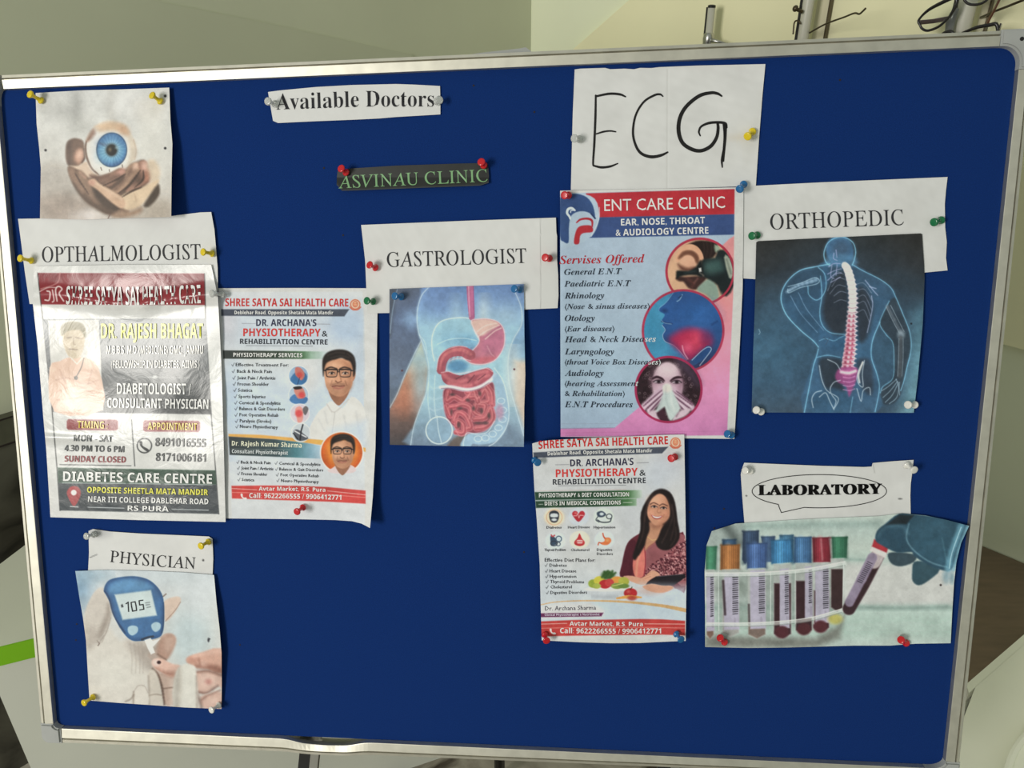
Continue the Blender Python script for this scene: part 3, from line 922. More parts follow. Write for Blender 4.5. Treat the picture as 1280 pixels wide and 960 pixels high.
# ---------------------------------------------------------------- diabetes care poster (laminated, crumpled at the top)
F3 = (0, 480, 4)
def dia_art(A):
    A.fr(*F2)
    A.poly([(188, 165), (1022, 168), (1027, 325), (205, 322)], vgrad([(165, (138, 26, 38)), (325, (150, 44, 52))]))
    A.line([(188, 165), (205, 320), (215, 400), (262, 865)], 5, (60, 58, 58), .8)
    A.line([(1023, 168), (1028, 400), (1056, 874)], 5, (60, 58, 58), .8)
    A.line([(300, 165), (285, 215), (205, 245)], 7, (196, 150, 140), .6, sm=6)
    A.line([(225, 300), (245, 300), (250, 262), (235, 255)], 7, (226, 214, 206), .9, sm=5)
    A.line([(262, 250), (270, 300), (262, 310)], 6, (226, 214, 206), .9, sm=5)
    A.line([(285, 305), (278, 250), (292, 232), (310, 245), (296, 268), (318, 305)], 7, (226, 214, 206), .9, sm=5)
    A.line([(198, 258), (240, 238), (282, 238)], 5, (226, 214, 206), .7, sm=5)
    A.poly([(212, 396), (1030, 392), (1057, 872), (262, 860)], vgrad([(390, (132, 134, 134)), (600, (112, 114, 114)), (760, (86, 88, 88)), (870, (74, 76, 76))]))
    A.poly([(240, 402), (494, 398), (516, 852), (268, 860)], (206, 202, 194))
    A.poly([(248, 640), (300, 606), (352, 585), (430, 590), (492, 640), (512, 850), (272, 858)], (222, 186, 162), sm=3)
    A.poly([(310, 470), (315, 430), (360, 412), (412, 425), (424, 470), (418, 540), (395, 588), (350, 588), (322, 540)], (204, 186, 158), sm=4)
    A.poly([(306, 480), (305, 432), (350, 408), (408, 416), (428, 450), (424, 486), (400, 452), (340, 455)], (150, 140, 112), sm=4, soft=1.5)
    for p in ([(335, 490), (355, 486)], [(380, 488), (402, 492)], [(345, 545), (385, 548)]): A.line(p, 6, (134, 112, 92), .7, soft=1)
    A.line([(370, 480), (366, 520), (376, 522)], 4, (160, 136, 112), .7, soft=1)
    A.line([(352, 586), (385, 620), (425, 575)], 6, (232, 216, 200), .9)
    A.line([(420, 590), (405, 640), (378, 690)], 5, (90, 84, 78), .8, sm=5)
    A.ell((380, 690), (10, 10), (110, 104, 98))
    for p in ([(280, 700), (340, 690), (420, 720), (490, 700)], [(280, 760), (380, 730), (470, 770)], [(300, 650), (330, 720)], [(460, 650), (440, 720)], [(285, 800), (400, 790), (500, 800)]): A.line(p, 5, (190, 150, 128), .6, soft=1.5, sm=5)
    A.line([(620, 684), (950, 690)], 3, (170, 170, 166), .8); A.ell((775, 685), (12, 8), (180, 180, 176))
    A.fr(*F3)
    A.line([(262, 148), (285, 420), (300, 632)], 5, (54, 56, 56), .85); A.line([(1056, 155), (1078, 430), (1094, 650)], 5, (54, 56, 56), .85)
    for x0, x1, y0, y1 in ((334, 590, 176, 232), (716, 1000, 182, 240)):
        A.poly([(x0 + 8, y0), (x1 - 8, y0 + 3), (x1, y0 + 12), (x1, y1 - 10), (x1 - 8, y1), (x0 + 8, y1 - 3), (x0, y1 - 12), (x0, y0 + 10)], (150, 58, 60), soft=1)
    A.line([(658, 180), (674, 410)], 5, (70, 72, 72)); A.line([(300, 403), (655, 409)], 4, (70, 72, 72))
    A.ring((722, 308), 36, 6, (44, 46, 48))
    A.line([(704, 292), (710, 312), (738, 332)], [14, 7, 14], (44, 46, 48), sm=5)
    A.poly([(288, 418), (1078, 432), (1082, 503), (292, 495)], (52, 82, 64)); A.poly([(292, 495), (1082, 503), (1095, 650), (300, 632)], (62, 68, 72))
    A.line([(312, 494), (626, 497)], 3, (190, 196, 190)); A.line([(648, 497), (802, 500)], 3, (190, 196, 190)); A.line([(824, 500), (1060, 504)], 3, (190, 196, 190))
    A.poly([(370, 612), (342, 570), (334, 540), (350, 516), (370, 510), (392, 516), (404, 540), (398, 570)], (176, 60, 62), sm=4)
    A.ell((369, 543), 14, (226, 222, 216)); A.line([(352, 612), (390, 615)], 5, (200, 200, 196))
    A.line([(440, 616), (620, 621)], 3, (206, 208, 206)); A.line([(860, 626), (1042, 631)], 3, (206, 208, 206))
    A.texture(0.03, 64); A.mottle(40, 1.5, 8); A.grain(2.0)
def dia_z(x, y):
    ridge = 0.0075 * np.exp(-((y - 374 + 6 * np.sin(x / 34.0)) / 9.0) ** 2) * (0.8 + 0.2 * np.sin(x / 13.0 + 2 * np.sin(x / 29.0)))
    crumple = 0.0005 * np.exp(-((y - 371) / 12.0) ** 2) * (np.sin(x / 2.9 + 2.2 * np.sin(x / 17.0) + y / 7.0) + .8 * np.sin(x / 4.7 + 1.9 * np.sin(x / 11.0))) * np.exp(-((x - 165) / 80.0) ** 2)
    bulge = 0.004 * np.exp(-((y - 350) / 30.0) ** 2) * np.sin(np.clip((x - 40) / 225, 0, 1) * math.pi)
    low = 0.0022 * np.exp(-((y - 480) / 110.0) ** 2) * (np.sin(x / 19.0 + y / 31.0) * .5 + np.sin(y / 15.0 - x / 44.0) * .5 + 1) * .8
    fold = 0.003 * np.exp(-((y - 547 - (x - 60) * .05) / 5.0) ** 2) * np.clip((150 - x) / 90.0, 0, 1)
    return 0.0055 + ridge + crumple + bulge + low + fold
s = Sheet('poster_sheet', 'laminated diabetes clinic poster with crumpled upper part and a phone number panel', 'poster', (0, 0, 1),
      [(42, 333), (150, 331), (264, 331)], [(264, 331), (272.5, 372), (275, 420), (277, 462), (280, 570), (282, 652.5)], [(63, 646.5), (170, 650), (282, 652.5)],
      [(42, 333), (41, 380), (47, 432), (54, 520), (58, 565), (63, 646.5)], dia_z, (206, 204, 198), dia_art,
      parts=[('heading_band', in_poly([(188, 165), (1022, 168), (1027, 325), (205, 322)], F2), 'dark red heading band'), ('portrait', in_poly([(240, 402), (494, 398), (516, 852), (268, 860)], F2), 'printed portrait of a man in a pink shirt'),
             ('name_panel', in_poly([(212, 396), (1030, 392), (1057, 872), (262, 860)], F2), 'dark grey name panel'), ('address_panel', in_poly([(288, 418), (1078, 432), (1095, 650), (300, 632)], F3), 'green and dark grey address panel')],
      dens=1.6, m=M_LAMI, seed=3)
wt = (222, 220, 214)
s.dz = 0.0009
s.blk = 'lettering|white heading words'
s.text('SHREE SATYA SAI HEALTH CARE', 'sansb', [(330, 322), (650, 326), (1004, 316)], 92, (224, 214, 208), frame=F2, res=1)
s.blk = 'lettering|name and profession words'
s.text('DR. RAJESH BHAGAT', 'sansb', [(505, 492), (1015, 492)], 74, (232, 218, 70), frame=F2)
s.text('M.B.B.S, M.D (MEDICINE) GMC, JAMMU', 'sansb', [(532, 570), (1016, 570)], 42, (212, 208, 200), frame=F2, res=1)
s.text('(FELLOWSHIP IN DIABETES, AIIMS.)', 'sansb', [(555, 640), (998, 640)], 38, (212, 208, 200), frame=F2, res=1)
s.text('DIABETOLOGIST /', 'sansb', [(585, 770), (955, 772)], 54, wt, frame=F2)
s.text('CONSULTANT PHYSICIAN', 'sansb', [(536, 838), (1042, 845)], 48, wt, frame=F2)
s.blk = 'lettering|timing words'
s.text('TIMING :', 'sansb', [(386, 220), (538, 224)], 36, (226, 196, 80), frame=F3)
s.blk = 'lettering|yellow appointment word'
s.text('APPOINTMENT', 'sansb', [(738, 228), (986, 232)], 36, (226, 196, 80), frame=F3)
dk = (66, 68, 70)
s.blk = 'lettering|timing words'
s.text('MON - SAT', 'sansb', [(368, 286), (562, 290)], 32, (96, 98, 98), frame=F3)
s.text('4.30 PM TO 6 PM', 'sansb', [(322, 336), (620, 342)], 31, dk, frame=F3)
s.text('SUNDAY CLOSED', 'sansb', [(322, 389), (628, 394)], 31, (150, 50, 56), frame=F3)
s.blk = 'lettering|dark phone numbers'
s.text('8491016555', 'sansb', [(775, 311), (1028, 317)], 42, dk, frame=F3)
s.text('8171006181', 'sansb', [(778, 385), (1028, 390)], 40, dk, frame=F3)
s.blk = 'lettering|white and yellow address words'
s.text('DIABETES CARE CENTRE', 'sansb', [(315, 485), (1060, 499)], 48, (226, 228, 222), frame=F3)
s.text('OPPOSITE SHEETLA MATA MANDIR', 'sansb', [(435, 543), (1040, 556)], 29, (226, 214, 60), frame=F3, res=1)
s.text('NEAR ITI COLLEGE DABLEHAR ROAD', 'sansb', [(440, 589), (1042, 602)], 28, (222, 222, 220), frame=F3, res=1)
s.text('RS PURA', 'sansb', [(638, 633), (843, 638)], 26, (222, 222, 220), frame=F3)
s.done()

# ---------------------------------------------------------------- shared motifs of the two physiotherapy posters
def check(A, x, y, h, col=(70, 72, 78)):
    A.line([(x, y - h * .45), (x + h * .3, y), (x + h * .8, y - h)], max(h * .16, 3), col, .9, soft=.5)
def emblem(A, c, r, col=(206, 96, 66)):
    A.ell(c, (r, r), (226, 190, 160), a=.9); A.ring(c, r * .86, r * .16, col)
    A.ell((c[0], c[1] - r * .05), (r * .42, r * .5), (226, 168, 130)); A.ring((c[0], c[1] - r * .05), (r * .44, r * .52), r * .12, col)
    for dx in (-.17, .17): A.ell((c[0] + dx * r, c[1] - r * .12), r * .07, col)
    A.line([(c[0] - r * .16, c[1] + r * .2), (c[0], c[1] + r * .26), (c[0] + r * .16, c[1] + r * .2)], r * .09, col)
    A.line([(c[0] - r, c[1] + r * .5), (c[0] - r * .5, c[1] + r * .95), (c[0], c[1] + r * 1.02), (c[0] + r * .5, c[1] + r * .95), (c[0] + r, c[1] + r * .5)], r * .2, col, sm=5)
def handset(A, x, y, r, col):
    A.line([(x - r * .7, y - r * .7), (x - r * .55, y + r * .1), (x + r * .1, y + r * .75), (x + r * .9, y + r * .8)], [r * .7, r * .35, r * .35, r * .7], col, sm=5, soft=.6)
def man_face(A, c, k, shirt, sh_pts):
    """head of a man with dark hair and spectacles; c centre of the face, k its half width"""
    x, y = c
    Q = lambda p: [(x + a * k, y + b * k) for a, b in p]
    A.poly(sh_pts, shirt, sm=3)
    A.poly(Q([(-.6, .7), (.62, .75), (.66, 1.3), (.2, 1.95), (-.1, 2.0), (-.55, 1.4)]), (160, 110, 84), sm=3)
    A.poly(Q([(.92, -.25), (1.12, -.25), (1.14, .1), (1.02, .38), (.9, .35)]), (184, 126, 98), sm=4)
    A.poly(Q([(-.96, -.45), (-.86, -.95), (0, -1.1), (.86, -.95), (1.0, -.4), (.98, .3), (.86, .85), (.5, 1.3), (.05, 1.46), (-.42, 1.3), (-.78, .85), (-.92, .2)]), (206, 150, 116), sm=4)
    A.poly(Q([(.3, -.9), (1.0, -.6), (.98, .3), (.86, .85), (.5, 1.3), (.15, 1.44), (.55, .7), (.62, -.2)]), (172, 116, 86), sm=4, a=.55, soft=4)
    A.ell((x - .28 * k, y - .55 * k), (.46 * k, .26 * k), (226, 176, 142), a=.75, soft=4)
    A.ell((x - .48 * k, y + .38 * k), (.28 * k, .22 * k), (226, 172, 138), a=.7, soft=3); A.ell((x + .42 * k, y + .38 * k), (.2 * k, .2 * k), (206, 148, 116), a=.6, soft=3)
    A.poly(Q([(-.84, .55), (-.5, .5), (0, .55), (.5, .5), (.9, .5), (.84, .9), (.5, 1.3), (.05, 1.46), (-.42, 1.3), (-.76, .9)]), (140, 102, 84), sm=4, a=.25, soft=5)
    A.poly(Q([(-1.0, .1), (-1.06, -.6), (-1.0, -1.15), (-.7, -1.5), (-.1, -1.68), (.55, -1.62), (1.0, -1.3), (1.16, -.75), (1.12, -.1), (1.0, .1), (.96, -.45), (.8, -.86), (.5, -1.0), (.2, -1.12), (-.2, -1.02), (-.45, -.96), (-.78, -.78), (-.92, -.45)]), (38, 31, 29), sm=4, soft=1.6)
    for p in ([(-.7, -1.3), (-.1, -1.48), (.4, -1.45)], [(-.5, -1.12), (.1, -1.25), (.7, -1.15)], [(.6, -1.4), (.95, -1.1), (1.05, -.7)]): A.line(Q(p), .1 * k, (68, 58, 54), .6, soft=1.2, sm=5)
    for sx in (-.44, .46):
        A.line(Q([(sx - .34, -.4), (sx - .05, -.5), (sx + .32, -.4)]), .1 * k, (46, 34, 30), .85, sm=4, soft=1)
        A.ell((x + sx * k, y - .12 * k), (.36 * k, .22 * k), (176, 126, 100), a=.5, soft=2)
        A.ell((x + sx * k, y - .1 * k), (.17 * k, .065 * k), (204, 182, 168)); A.ell((x + sx * k, y - .1 * k), (.075 * k, .075 * k), (30, 24, 24)); A.line(Q([(sx - .2, -.12), (sx, -.19), (sx + .2, -.12)]), .05 * k, (52, 34, 28), .9, sm=4)
        A.line(Q([(sx - .38, -.3), (sx - .3, -.34), (sx + .3, -.34), (sx + .38, -.28), (sx + .34, .06), (sx + .2, .14), (sx - .2, .14), (sx - .34, .06)]), .055 * k, (34, 30, 32), .95, closed=True, sm=3)
        A.line(Q([(sx - .4, -.33), (sx, -.36), (sx + .4, -.32)]), .08 * k, (28, 25, 27), .95)
        A.line(Q([(sx - .2, .0), (sx - .05, -.2)]), .05 * k, (216, 206, 200), .5, soft=1)
    A.line(Q([(-.07, -.2), (.08, -.2)]), .06 * k, (30, 26, 28)); A.line(Q([(-.84, -.26), (-.98, -.3)]), .07 * k, (30, 26, 28)); A.line(Q([(.86, -.26), (1.04, -.28)]), .07 * k, (30, 26, 28))
    A.poly(Q([(-.04, -.1), (.1, -.1), (.2, .42), (.02, .52), (-.16, .42)]), (220, 164, 130), sm=3, a=.6, soft=2)
    A.line(Q([(-.17, .42), (-.05, .52), (.05, .5), (.2, .44)]), .07 * k, (116, 72, 52), .85, sm=4, soft=1); A.line(Q([(.1, -.05), (.18, .35)]), .08 * k, (140, 90, 66), .6, soft=1.5)
    A.line(Q([(-.4, .78), (-.12, .74), (.1, .76), (.42, .74)]), .07 * k, (108, 56, 50), .9, sm=4, soft=.9); A.line(Q([(-.3, .86), (.02, .92), (.32, .84)]), .11 * k, (176, 106, 92), .8, sm=4, soft=1.2)
    A.line(Q([(-.38, .66), (-.05, .6), (.4, .64)]), .1 * k, (110, 74, 58), .45, sm=4, soft=2)
    A.line(Q([(-.42, .4), (-.5, .7)]), .05 * k, (132, 84, 62), .5, soft=1.5); A.line(Q([(.46, .42), (.56, .7)]), .05 * k, (110, 68, 50), .6, soft=1.5)
FA, FB = (250, 340, 5.3333), (250, 500, 5.3333)
def header(A, fr, dy=0):
    pass
def ph1_art(A):
    A.fr(*FA)
    A.poly([(135, 130), (1085, 128), (1100, 1700), (215, 1700)], vgrad([(130, (206, 208, 210)), (420, (190, 200, 212)), (560, (206, 208, 208)), (900, (190, 204, 218)), (1150, (200, 206, 212)), (1500, (204, 206, 208))]), a=.95)
    for c, r, col, a in [((980, 340), (120, 130), (164, 186, 212), .6), ((300, 420), (170, 70), (196, 202, 206), .5), ((700, 700), (90, 120), (212, 210, 208), .8), ((220, 900), (60, 300), (176, 196, 218), .5), ((1050, 600), (60, 140), (168, 188, 212), .5), ((180, 350), (60, 120), (206, 198, 200), .5)]:
        A.ell(c, r, col, a=a, soft=12)
    A.poly([(1092, 100), (1200, 100), (1200, 1000), (1105, 1000)], (206, 205, 203)); A.poly([(1104, 860), (1190, 860), (1180, 1760), (1100, 1760)], (204, 203, 200))
    A.poly([(100, 100), (136, 100), (215, 1720), (140, 1720)], (202, 202, 200)); A.poly([(120, 95), (1190, 95), (1190, 130), (120, 132)], (204, 203, 201))
    A.poly([(140, 248), (996, 248), (962, 296), (142, 292)], (78, 84, 98)); emblem(A, (1035, 216), 36)
    A.line([(280, 343), (370, 344)], 3, (150, 150, 156)); A.line([(780, 347), (865, 348)], 3, (150, 150, 156)); A.line([(310, 491), (750, 494)], 3, (130, 132, 136))
    A.poly([(152, 522), (850, 530), (850, 580), (155, 578)], vgrad([(152, (62, 66, 64)), (540, (58, 72, 60)), (690, (86, 124, 88)), (740, (150, 178, 158)), (840, (196, 204, 206))], 0))
    for i, (y, x) in enumerate([(628, 212), (672, 214), (716, 218), (757, 220), (798, 224), (840, 228), (882, 230), (921, 232), (963, 232), (1004, 235), (1041, 238)]): check(A, x, y, 22)
    def circ(c, r, bg, f):
        A.ell(c, r, (226, 226, 226)); A.ell(c, (r - 4, r - 4), bg); f(c)
    def c1(c):
        x, y = c
        A.poly([(x - 55, y + 20), (x - 25, y - 20), (x + 5, y - 30), (x + 52, y - 10), (x + 50, y + 40), (x, y + 64), (x - 40, y + 46)], (64, 120, 172), sm=3); A.poly([(x - 20, y - 55), (x + 15, y - 52), (x + 42, y - 8), (x + 20, y + 30), (x - 5, y + 10), (x - 22, y - 10)], (206, 120, 110), sm=3); A.line([(x - 8, y + 60), (x + 8, y + 10)], 5, (40, 70, 110)); A.ell((x + 8, y - 5), 18, (214, 70, 70), a=.8, soft=2)
    def c2(c):
        x, y = c
        A.poly([(x - 62, y + 30), (x - 30, y - 5), (x + 10, y + 15), (x + 40, y + 10), (x + 62, y + 26), (x + 40, y + 58), (x - 30, y + 58)], (74, 124, 176), sm=3); A.poly([(x - 30, y - 40), (x + 20, y - 50), (x + 40, y - 20), (x + 42, y + 15), (x, y + 25), (x - 20, y)], (208, 132, 118), sm=3); A.poly([(x - 36, y - 52), (x + 10, y - 58), (x + 22, y - 44), (x - 20, y - 36)], (44, 36, 36), sm=3); A.ell((x + 20, y), 20, (216, 64, 70), a=.8, soft=2)
    def c3(c):
        x, y = c
        A.poly([(x - 30, y - 30), (x, y - 48), (x + 22, y - 20), (x + 18, y + 50), (x - 12, y + 60), (x - 22, y + 20)], (222, 150, 140), sm=3); A.ell((x - 6, y), 24, (216, 70, 74), a=.85, soft=2); A.poly([(x + 20, y - 30), (x + 40, y - 50), (x + 58, y - 30), (x + 40, y + 10), (x + 26, y)], (110, 106, 108), sm=3)
    def c4(c):
        x, y = c
        A.poly([(x - 48, y - 10), (x - 20, y - 20), (x + 20, y + 10), (x + 50, y + 40), (x, y + 56), (x - 34, y + 40)], (92, 96, 104), sm=3); A.line([(x - 40, y - 10), (x, y + 12), (x + 36, y + 30)], 8, (210, 210, 212)); A.line([(x - 5, y + 50), (x + 2, y - 10), (x + 14, y - 52)], 9, (44, 46, 52)); A.line([(x - 50, y + 5), (x - 20, y + 44)], 7, (40, 42, 48))
    circ((657, 692), 68, (150, 178, 206), c1); circ((658, 820), 68, (172, 190, 206), c2); circ((665, 943), 66, (206, 196, 204), c3)
    man_face(A, (922, 685), 100, (214, 212, 208), [(740, 1110), (770, 960), (840, 890), (880, 860), (950, 910), (1010, 830), (1080, 880), (1104, 960), (1104, 1130)])
    A.line([(845, 880), (895, 935), (990, 850)], 10, (196, 192, 188), .9, sm=4); A.line([(900, 935), (880, 1080)], 5, (184, 182, 180), .7)
    for p in ([(790, 980), (830, 1060)], [(960, 960), (985, 1080)], [(1040, 930), (1060, 1060)], [(830, 930), (850, 1010)]): A.line(p, 10, (190, 190, 190), .5, soft=2)
    A.fr(*FB)
    A.poly([(860, 200), (1104, 140), (1104, 300), (860, 300)], (190, 204, 220), a=.7, soft=8)
    A.poly([(190, 226), (400, 232), (600, 250), (800, 265), (960, 290), (1104, 320), (1104, 345), (900, 312), (700, 285), (500, 262), (190, 244)], (226, 168, 84), soft=1)
    A.poly([(190, 243), (500, 262), (720, 288), (830, 310), (830, 392), (198, 366)], vgrad([(190, (66, 72, 74)), (500, (68, 84, 88)), (640, (80, 132, 142)), (740, (134, 172, 190)), (830, (186, 202, 214))], 0))
    A.line([(212, 326), (600, 332)], 2.5, (150, 156, 150), .8)
    circ((672, 217), 64, (196, 202, 206), c4)
    A.ell((945, 350), (146, 142), (226, 222, 218)); A.ell((945, 350), (138, 134), rgrad((945, 340), 135, [(0, (246, 190, 90)), (.6, (234, 140, 52)), (1, (206, 92, 36))]))
    man_face(A, (948, 350), 74, (216, 196, 196), [(850, 470), (880, 455), (910, 440), (945, 480), (990, 430), (1040, 458), (1020, 484), (945, 490), (880, 486)])
    for x, y in ((245, 424), (248, 463), (250, 500), (252, 540), (500, 430), (503, 470), (508, 508), (512, 546)): check(A, x, y, 20)
    A.poly([(210, 572), (420, 570), (640, 572), (850, 580), (1104, 604), (1104, 692), (860, 678), (560, 668), (213, 656)], (206, 70, 66))
    A.line([(212, 590), (380, 599)], 3.5, (230, 190, 182)); A.line([(850, 606), (1102, 632)], 3.5, (230, 190, 182)); A.line([(212, 616), (500, 622), (800, 628), (1102, 650)], 3, (226, 150, 140), sm=4)
    handset(A, 290, 642, 18, (232, 226, 222))
    A.texture(0.035, 68); A.mottle(22, 2, 14); A.grain(2.0)
def ph1_z(x, y):
    return 0.0015 + 0.012 * np.clip((x - 400) / 72, 0, 1) ** 2 * np.clip((y - 380) / 260, 0, 1) + 0.010 * np.clip((x - 425) / 40, 0, 1) ** 2 * np.clip((y - 610) / 45, 0, 1) ** 2
s = Sheet('poster_sheet', 'physiotherapy poster with two portraits of a man in spectacles', 'poster', (0, 0, 1),
      [(273, 360.3), (370, 360), (466, 360.3)], [(466, 360.3), (471.8, 392), (470.5, 470), (470, 520), (469.3, 560), (466, 620), (462.5, 660)],
      [(281.5, 648), (330, 648.5), (372, 649), (419, 650), (440, 651.5), (452, 654.5), (462.5, 660)], [(273, 360.3), (277, 500), (281.5, 648)], ph1_z, (205, 204, 201), ph1_art,
      parts=[('portrait', in_poly([(735, 1010), (770, 960), (840, 890), (835, 800), (815, 640), (830, 540), (925, 512), (1030, 560), (1045, 680), (1020, 820), (1080, 880), (1104, 960), (1104, 1060), (960, 1060)], FA), 'printed man in a white shirt and spectacles'),
             ('round_portrait', in_ell((945, 350), (146, 142), FB), 'printed head of a man on an orange disc'),
             ('round_picture', in_ell((657, 692), 68, FA), 'printed disc with a painful shoulder'), ('round_picture', in_ell((658, 820), 68, FA), 'printed disc with a painful neck'), ('round_picture', in_ell((665, 943), 66, FA), 'printed disc with a sore joint'), ('round_picture', in_ell((672, 217), 64, FB), 'printed disc with a physiotherapy machine'),
             ('address_band', in_poly([(140, 248), (996, 248), (962, 296), (142, 292)], FA), 'slate grey address band'),
             ('name_band', in_poly([(190, 243), (500, 262), (720, 288), (830, 310), (830, 392), (198, 366)], FB), 'dark name band'), ('phone_band', in_poly([(210, 572), (640, 572), (850, 580), (1104, 604), (1104, 692), (860, 678), (213, 656)], FB), 'red phone number band')],
      dens=1.8, seed=4)
RED, NAVY, TXT = (206, 46, 44), (54, 56, 84), (52, 54, 58)
s.blk = 'lettering|red and navy heading words'
s.text('SHREE SATYA SAI HEALTH CARE', 'sansb', [(168, 228), (988, 230)], 52, RED, frame=FA, res=1)
s.text('Deblehar Road, Opposite Shetala Mata Mandir', 'sansb', [(230, 282), (888, 283)], 24, (220, 222, 226), frame=FA, res=1)
s.text("DR. ARCHANA'S", 'sansb', [(374, 360), (775, 361)], 45, NAVY, frame=FA)
s.text('PHYSIOTHERAPY', 'sansb', [(288, 428), (803, 430)], 52, (214, 60, 56), frame=FA)
s.text('&', 'sansb', [(812, 430), (850, 430)], 40, TXT, frame=FA)
s.text('REHABILITATION CENTRE', 'sansb', [(266, 479), (850, 484)], 34, (54, 58, 66), frame=FA)
s.blk = 'lettering|list of services words'
s.text('PHYSIOTHERAPY SERVICES', 'sansb', [(222, 565), (682, 568)], 27, (226, 226, 216), frame=FA, res=1)
for t, a, b in (('Effective Treatment For:', (238, 628), (590, 631)), ('Back & Neck Pain', (246, 672), (478, 674)), ('Joint Pain / Arthritis', (248, 716), (502, 718)), ('Frozen Shoulder', (250, 757), (458, 759)), ('Sciatica', (253, 798), (348, 799)),
                ('Sports Injuries', (256, 840), (436, 842)), ('Cervical & Spondylitis', (258, 882), (536, 886)), ('Balance & Gait Disorders', (261, 921), (565, 925)), ('Post Operative Rehab', (263, 962), (522, 966)), ('Paralysis (Stroke)', (265, 1003), (475, 1006)), ('Neuro Physiotherapy', (266, 1040), (518, 1045))):
    s.text(t, 'sans', [a, b], 22, (60, 62, 68), frame=FA, res=1, bold=(-.12, .12))
s.blk = 'lettering|cream name words'
s.text('Dr. Rajesh Kumar Sharma', 'sansb', [(212, 304), (450, 310), (678, 318)], 32, (228, 222, 190), frame=FB, res=1)
s.text('Consultant Physiotherapist', 'sansb', [(212, 353), (586, 365)], 25, (206, 210, 210), frame=FB, res=1)
s.blk = 'lettering|lower list words'
for t, a, b in (('Back & Neck Pain', (272, 424), (470, 429)), ('Joint Pain / Arthritis', (275, 463), (488, 469)), ('Frozen Shoulder', (275, 501), (448, 506)), ('Sciatica', (278, 540), (360, 543)), ('Cervical & Spondylitis', (526, 432), (802, 440)), ('Balance & Gait Disorders', (528, 470), (820, 477)), ('Post Operative Rehab', (536, 508), (792, 516)), ('Neuro Physiotherapy', (540, 547), (790, 555))):
    s.text(t, 'sans', [a, b], 20, (60, 62, 68), frame=FB, res=1, bold=(-.12, .12))
s.blk = 'lettering|white phone number words'
s.text('Avtar Market, R.S. Pura', 'sansb', [(392, 604), (620, 606), (836, 612)], 26, (232, 222, 216), frame=FB, res=1)
s.text('Call: 9622266555 / 9906412771', 'sansb', [(328, 652), (640, 658), (942, 665)], 32, (232, 226, 222), frame=FB, res=1)
s.done()

# ---------------------------------------------------------------- notices at the top of the board
FC_ = (320, 80, 4)
s = Sheet('paper_strip', 'white paper strip reading Available Doctors', 'notice', FC_, [(60, 140), (120, 132), (300, 115), (480, 105), (700, 100), (790, 103), (920, 110)], [(920, 110), (922, 180), (922, 252)],
      [(85, 284), (110, 295), (300, 286), (500, 278), (620, 272), (700, 265), (922, 252)], [(60, 140), (72, 210), (85, 284)], 0.0016, (222, 220, 215), paper_art(21, 1.5), dens=.9, seed=6)
s.text('Available Doctors', 'serifb', [(102, 229), (300, 222), (540, 214), (890, 213)], 80, (44, 44, 48), off=-.007)
s.done()
def asv(A):
    A.poly([(380, 480), (1200, 480), (1200, 640), (380, 640)], (44, 46, 44)); A.poly([(402, 600), (430, 632), (1120, 606), (1165, 590), (1165, 640), (402, 660)], (84, 88, 92), soft=3)
    A.mottle(40, 2, 2)
s = Sheet('nameplate_strip', 'narrow black strip with green letters ASVINAU CLINIC', 'sign', FC_, [(408, 535), (450, 524), (700, 508), (1000, 498), (1130, 495), (1160, 498)], [(1160, 498), (1165, 560), (1163, 594)],
      [(403, 604), (430, 634), (500, 632), (800, 620), (1120, 608), (1163, 594)], [(408, 535), (404, 570), (403, 604)], lambda x, y: 0.003 + .004 * np.clip((y - 222) / 18, 0, 1), (206, 206, 204), asv, dens=1.2, seed=7, m=M_GLOSSY, wave=.0003)
s.text('ASVINAU CLINIC', 'serif', [(412, 622), (760, 606), (1159, 588)], 62, (124, 168, 118))
s.done()

# ---------------------------------------------------------------- GASTROLOGIST heading and torso print
FG = (440, 260, 4.5714)
def ghead(A):
    paper_art(31, 2.2)(A)
    A.line([(1077, 55), (1078, 585)], 4, (166, 164, 158), .8, soft=.6); A.poly([(1082, 50), (1180, 50), (1190, 590), (1084, 590)], (205, 203, 196), a=.6, soft=2)
s = Sheet('heading_sheet', 'white paper heading reading GASTROLOGIST', 'notice', FG, [(52, 97), (300, 87), (700, 71), (1165, 55)], [(1165, 55), (1168, 140), (1172, 160), (1172, 300), (1178, 380), (1180, 500), (1175, 572)],
      [(88, 602), (215, 600), (985, 580), (1175, 572)], [(52, 97), (75, 300), (88, 602)], 0.0034, (209, 206, 200), ghead, dens=.9, seed=8)
s.text('GASTROLOGIST', 'serif', [(200, 338), (600, 326), (997, 314)], 84, (50, 50, 52))
s.done()
FT = (460, 350, 4.3636)
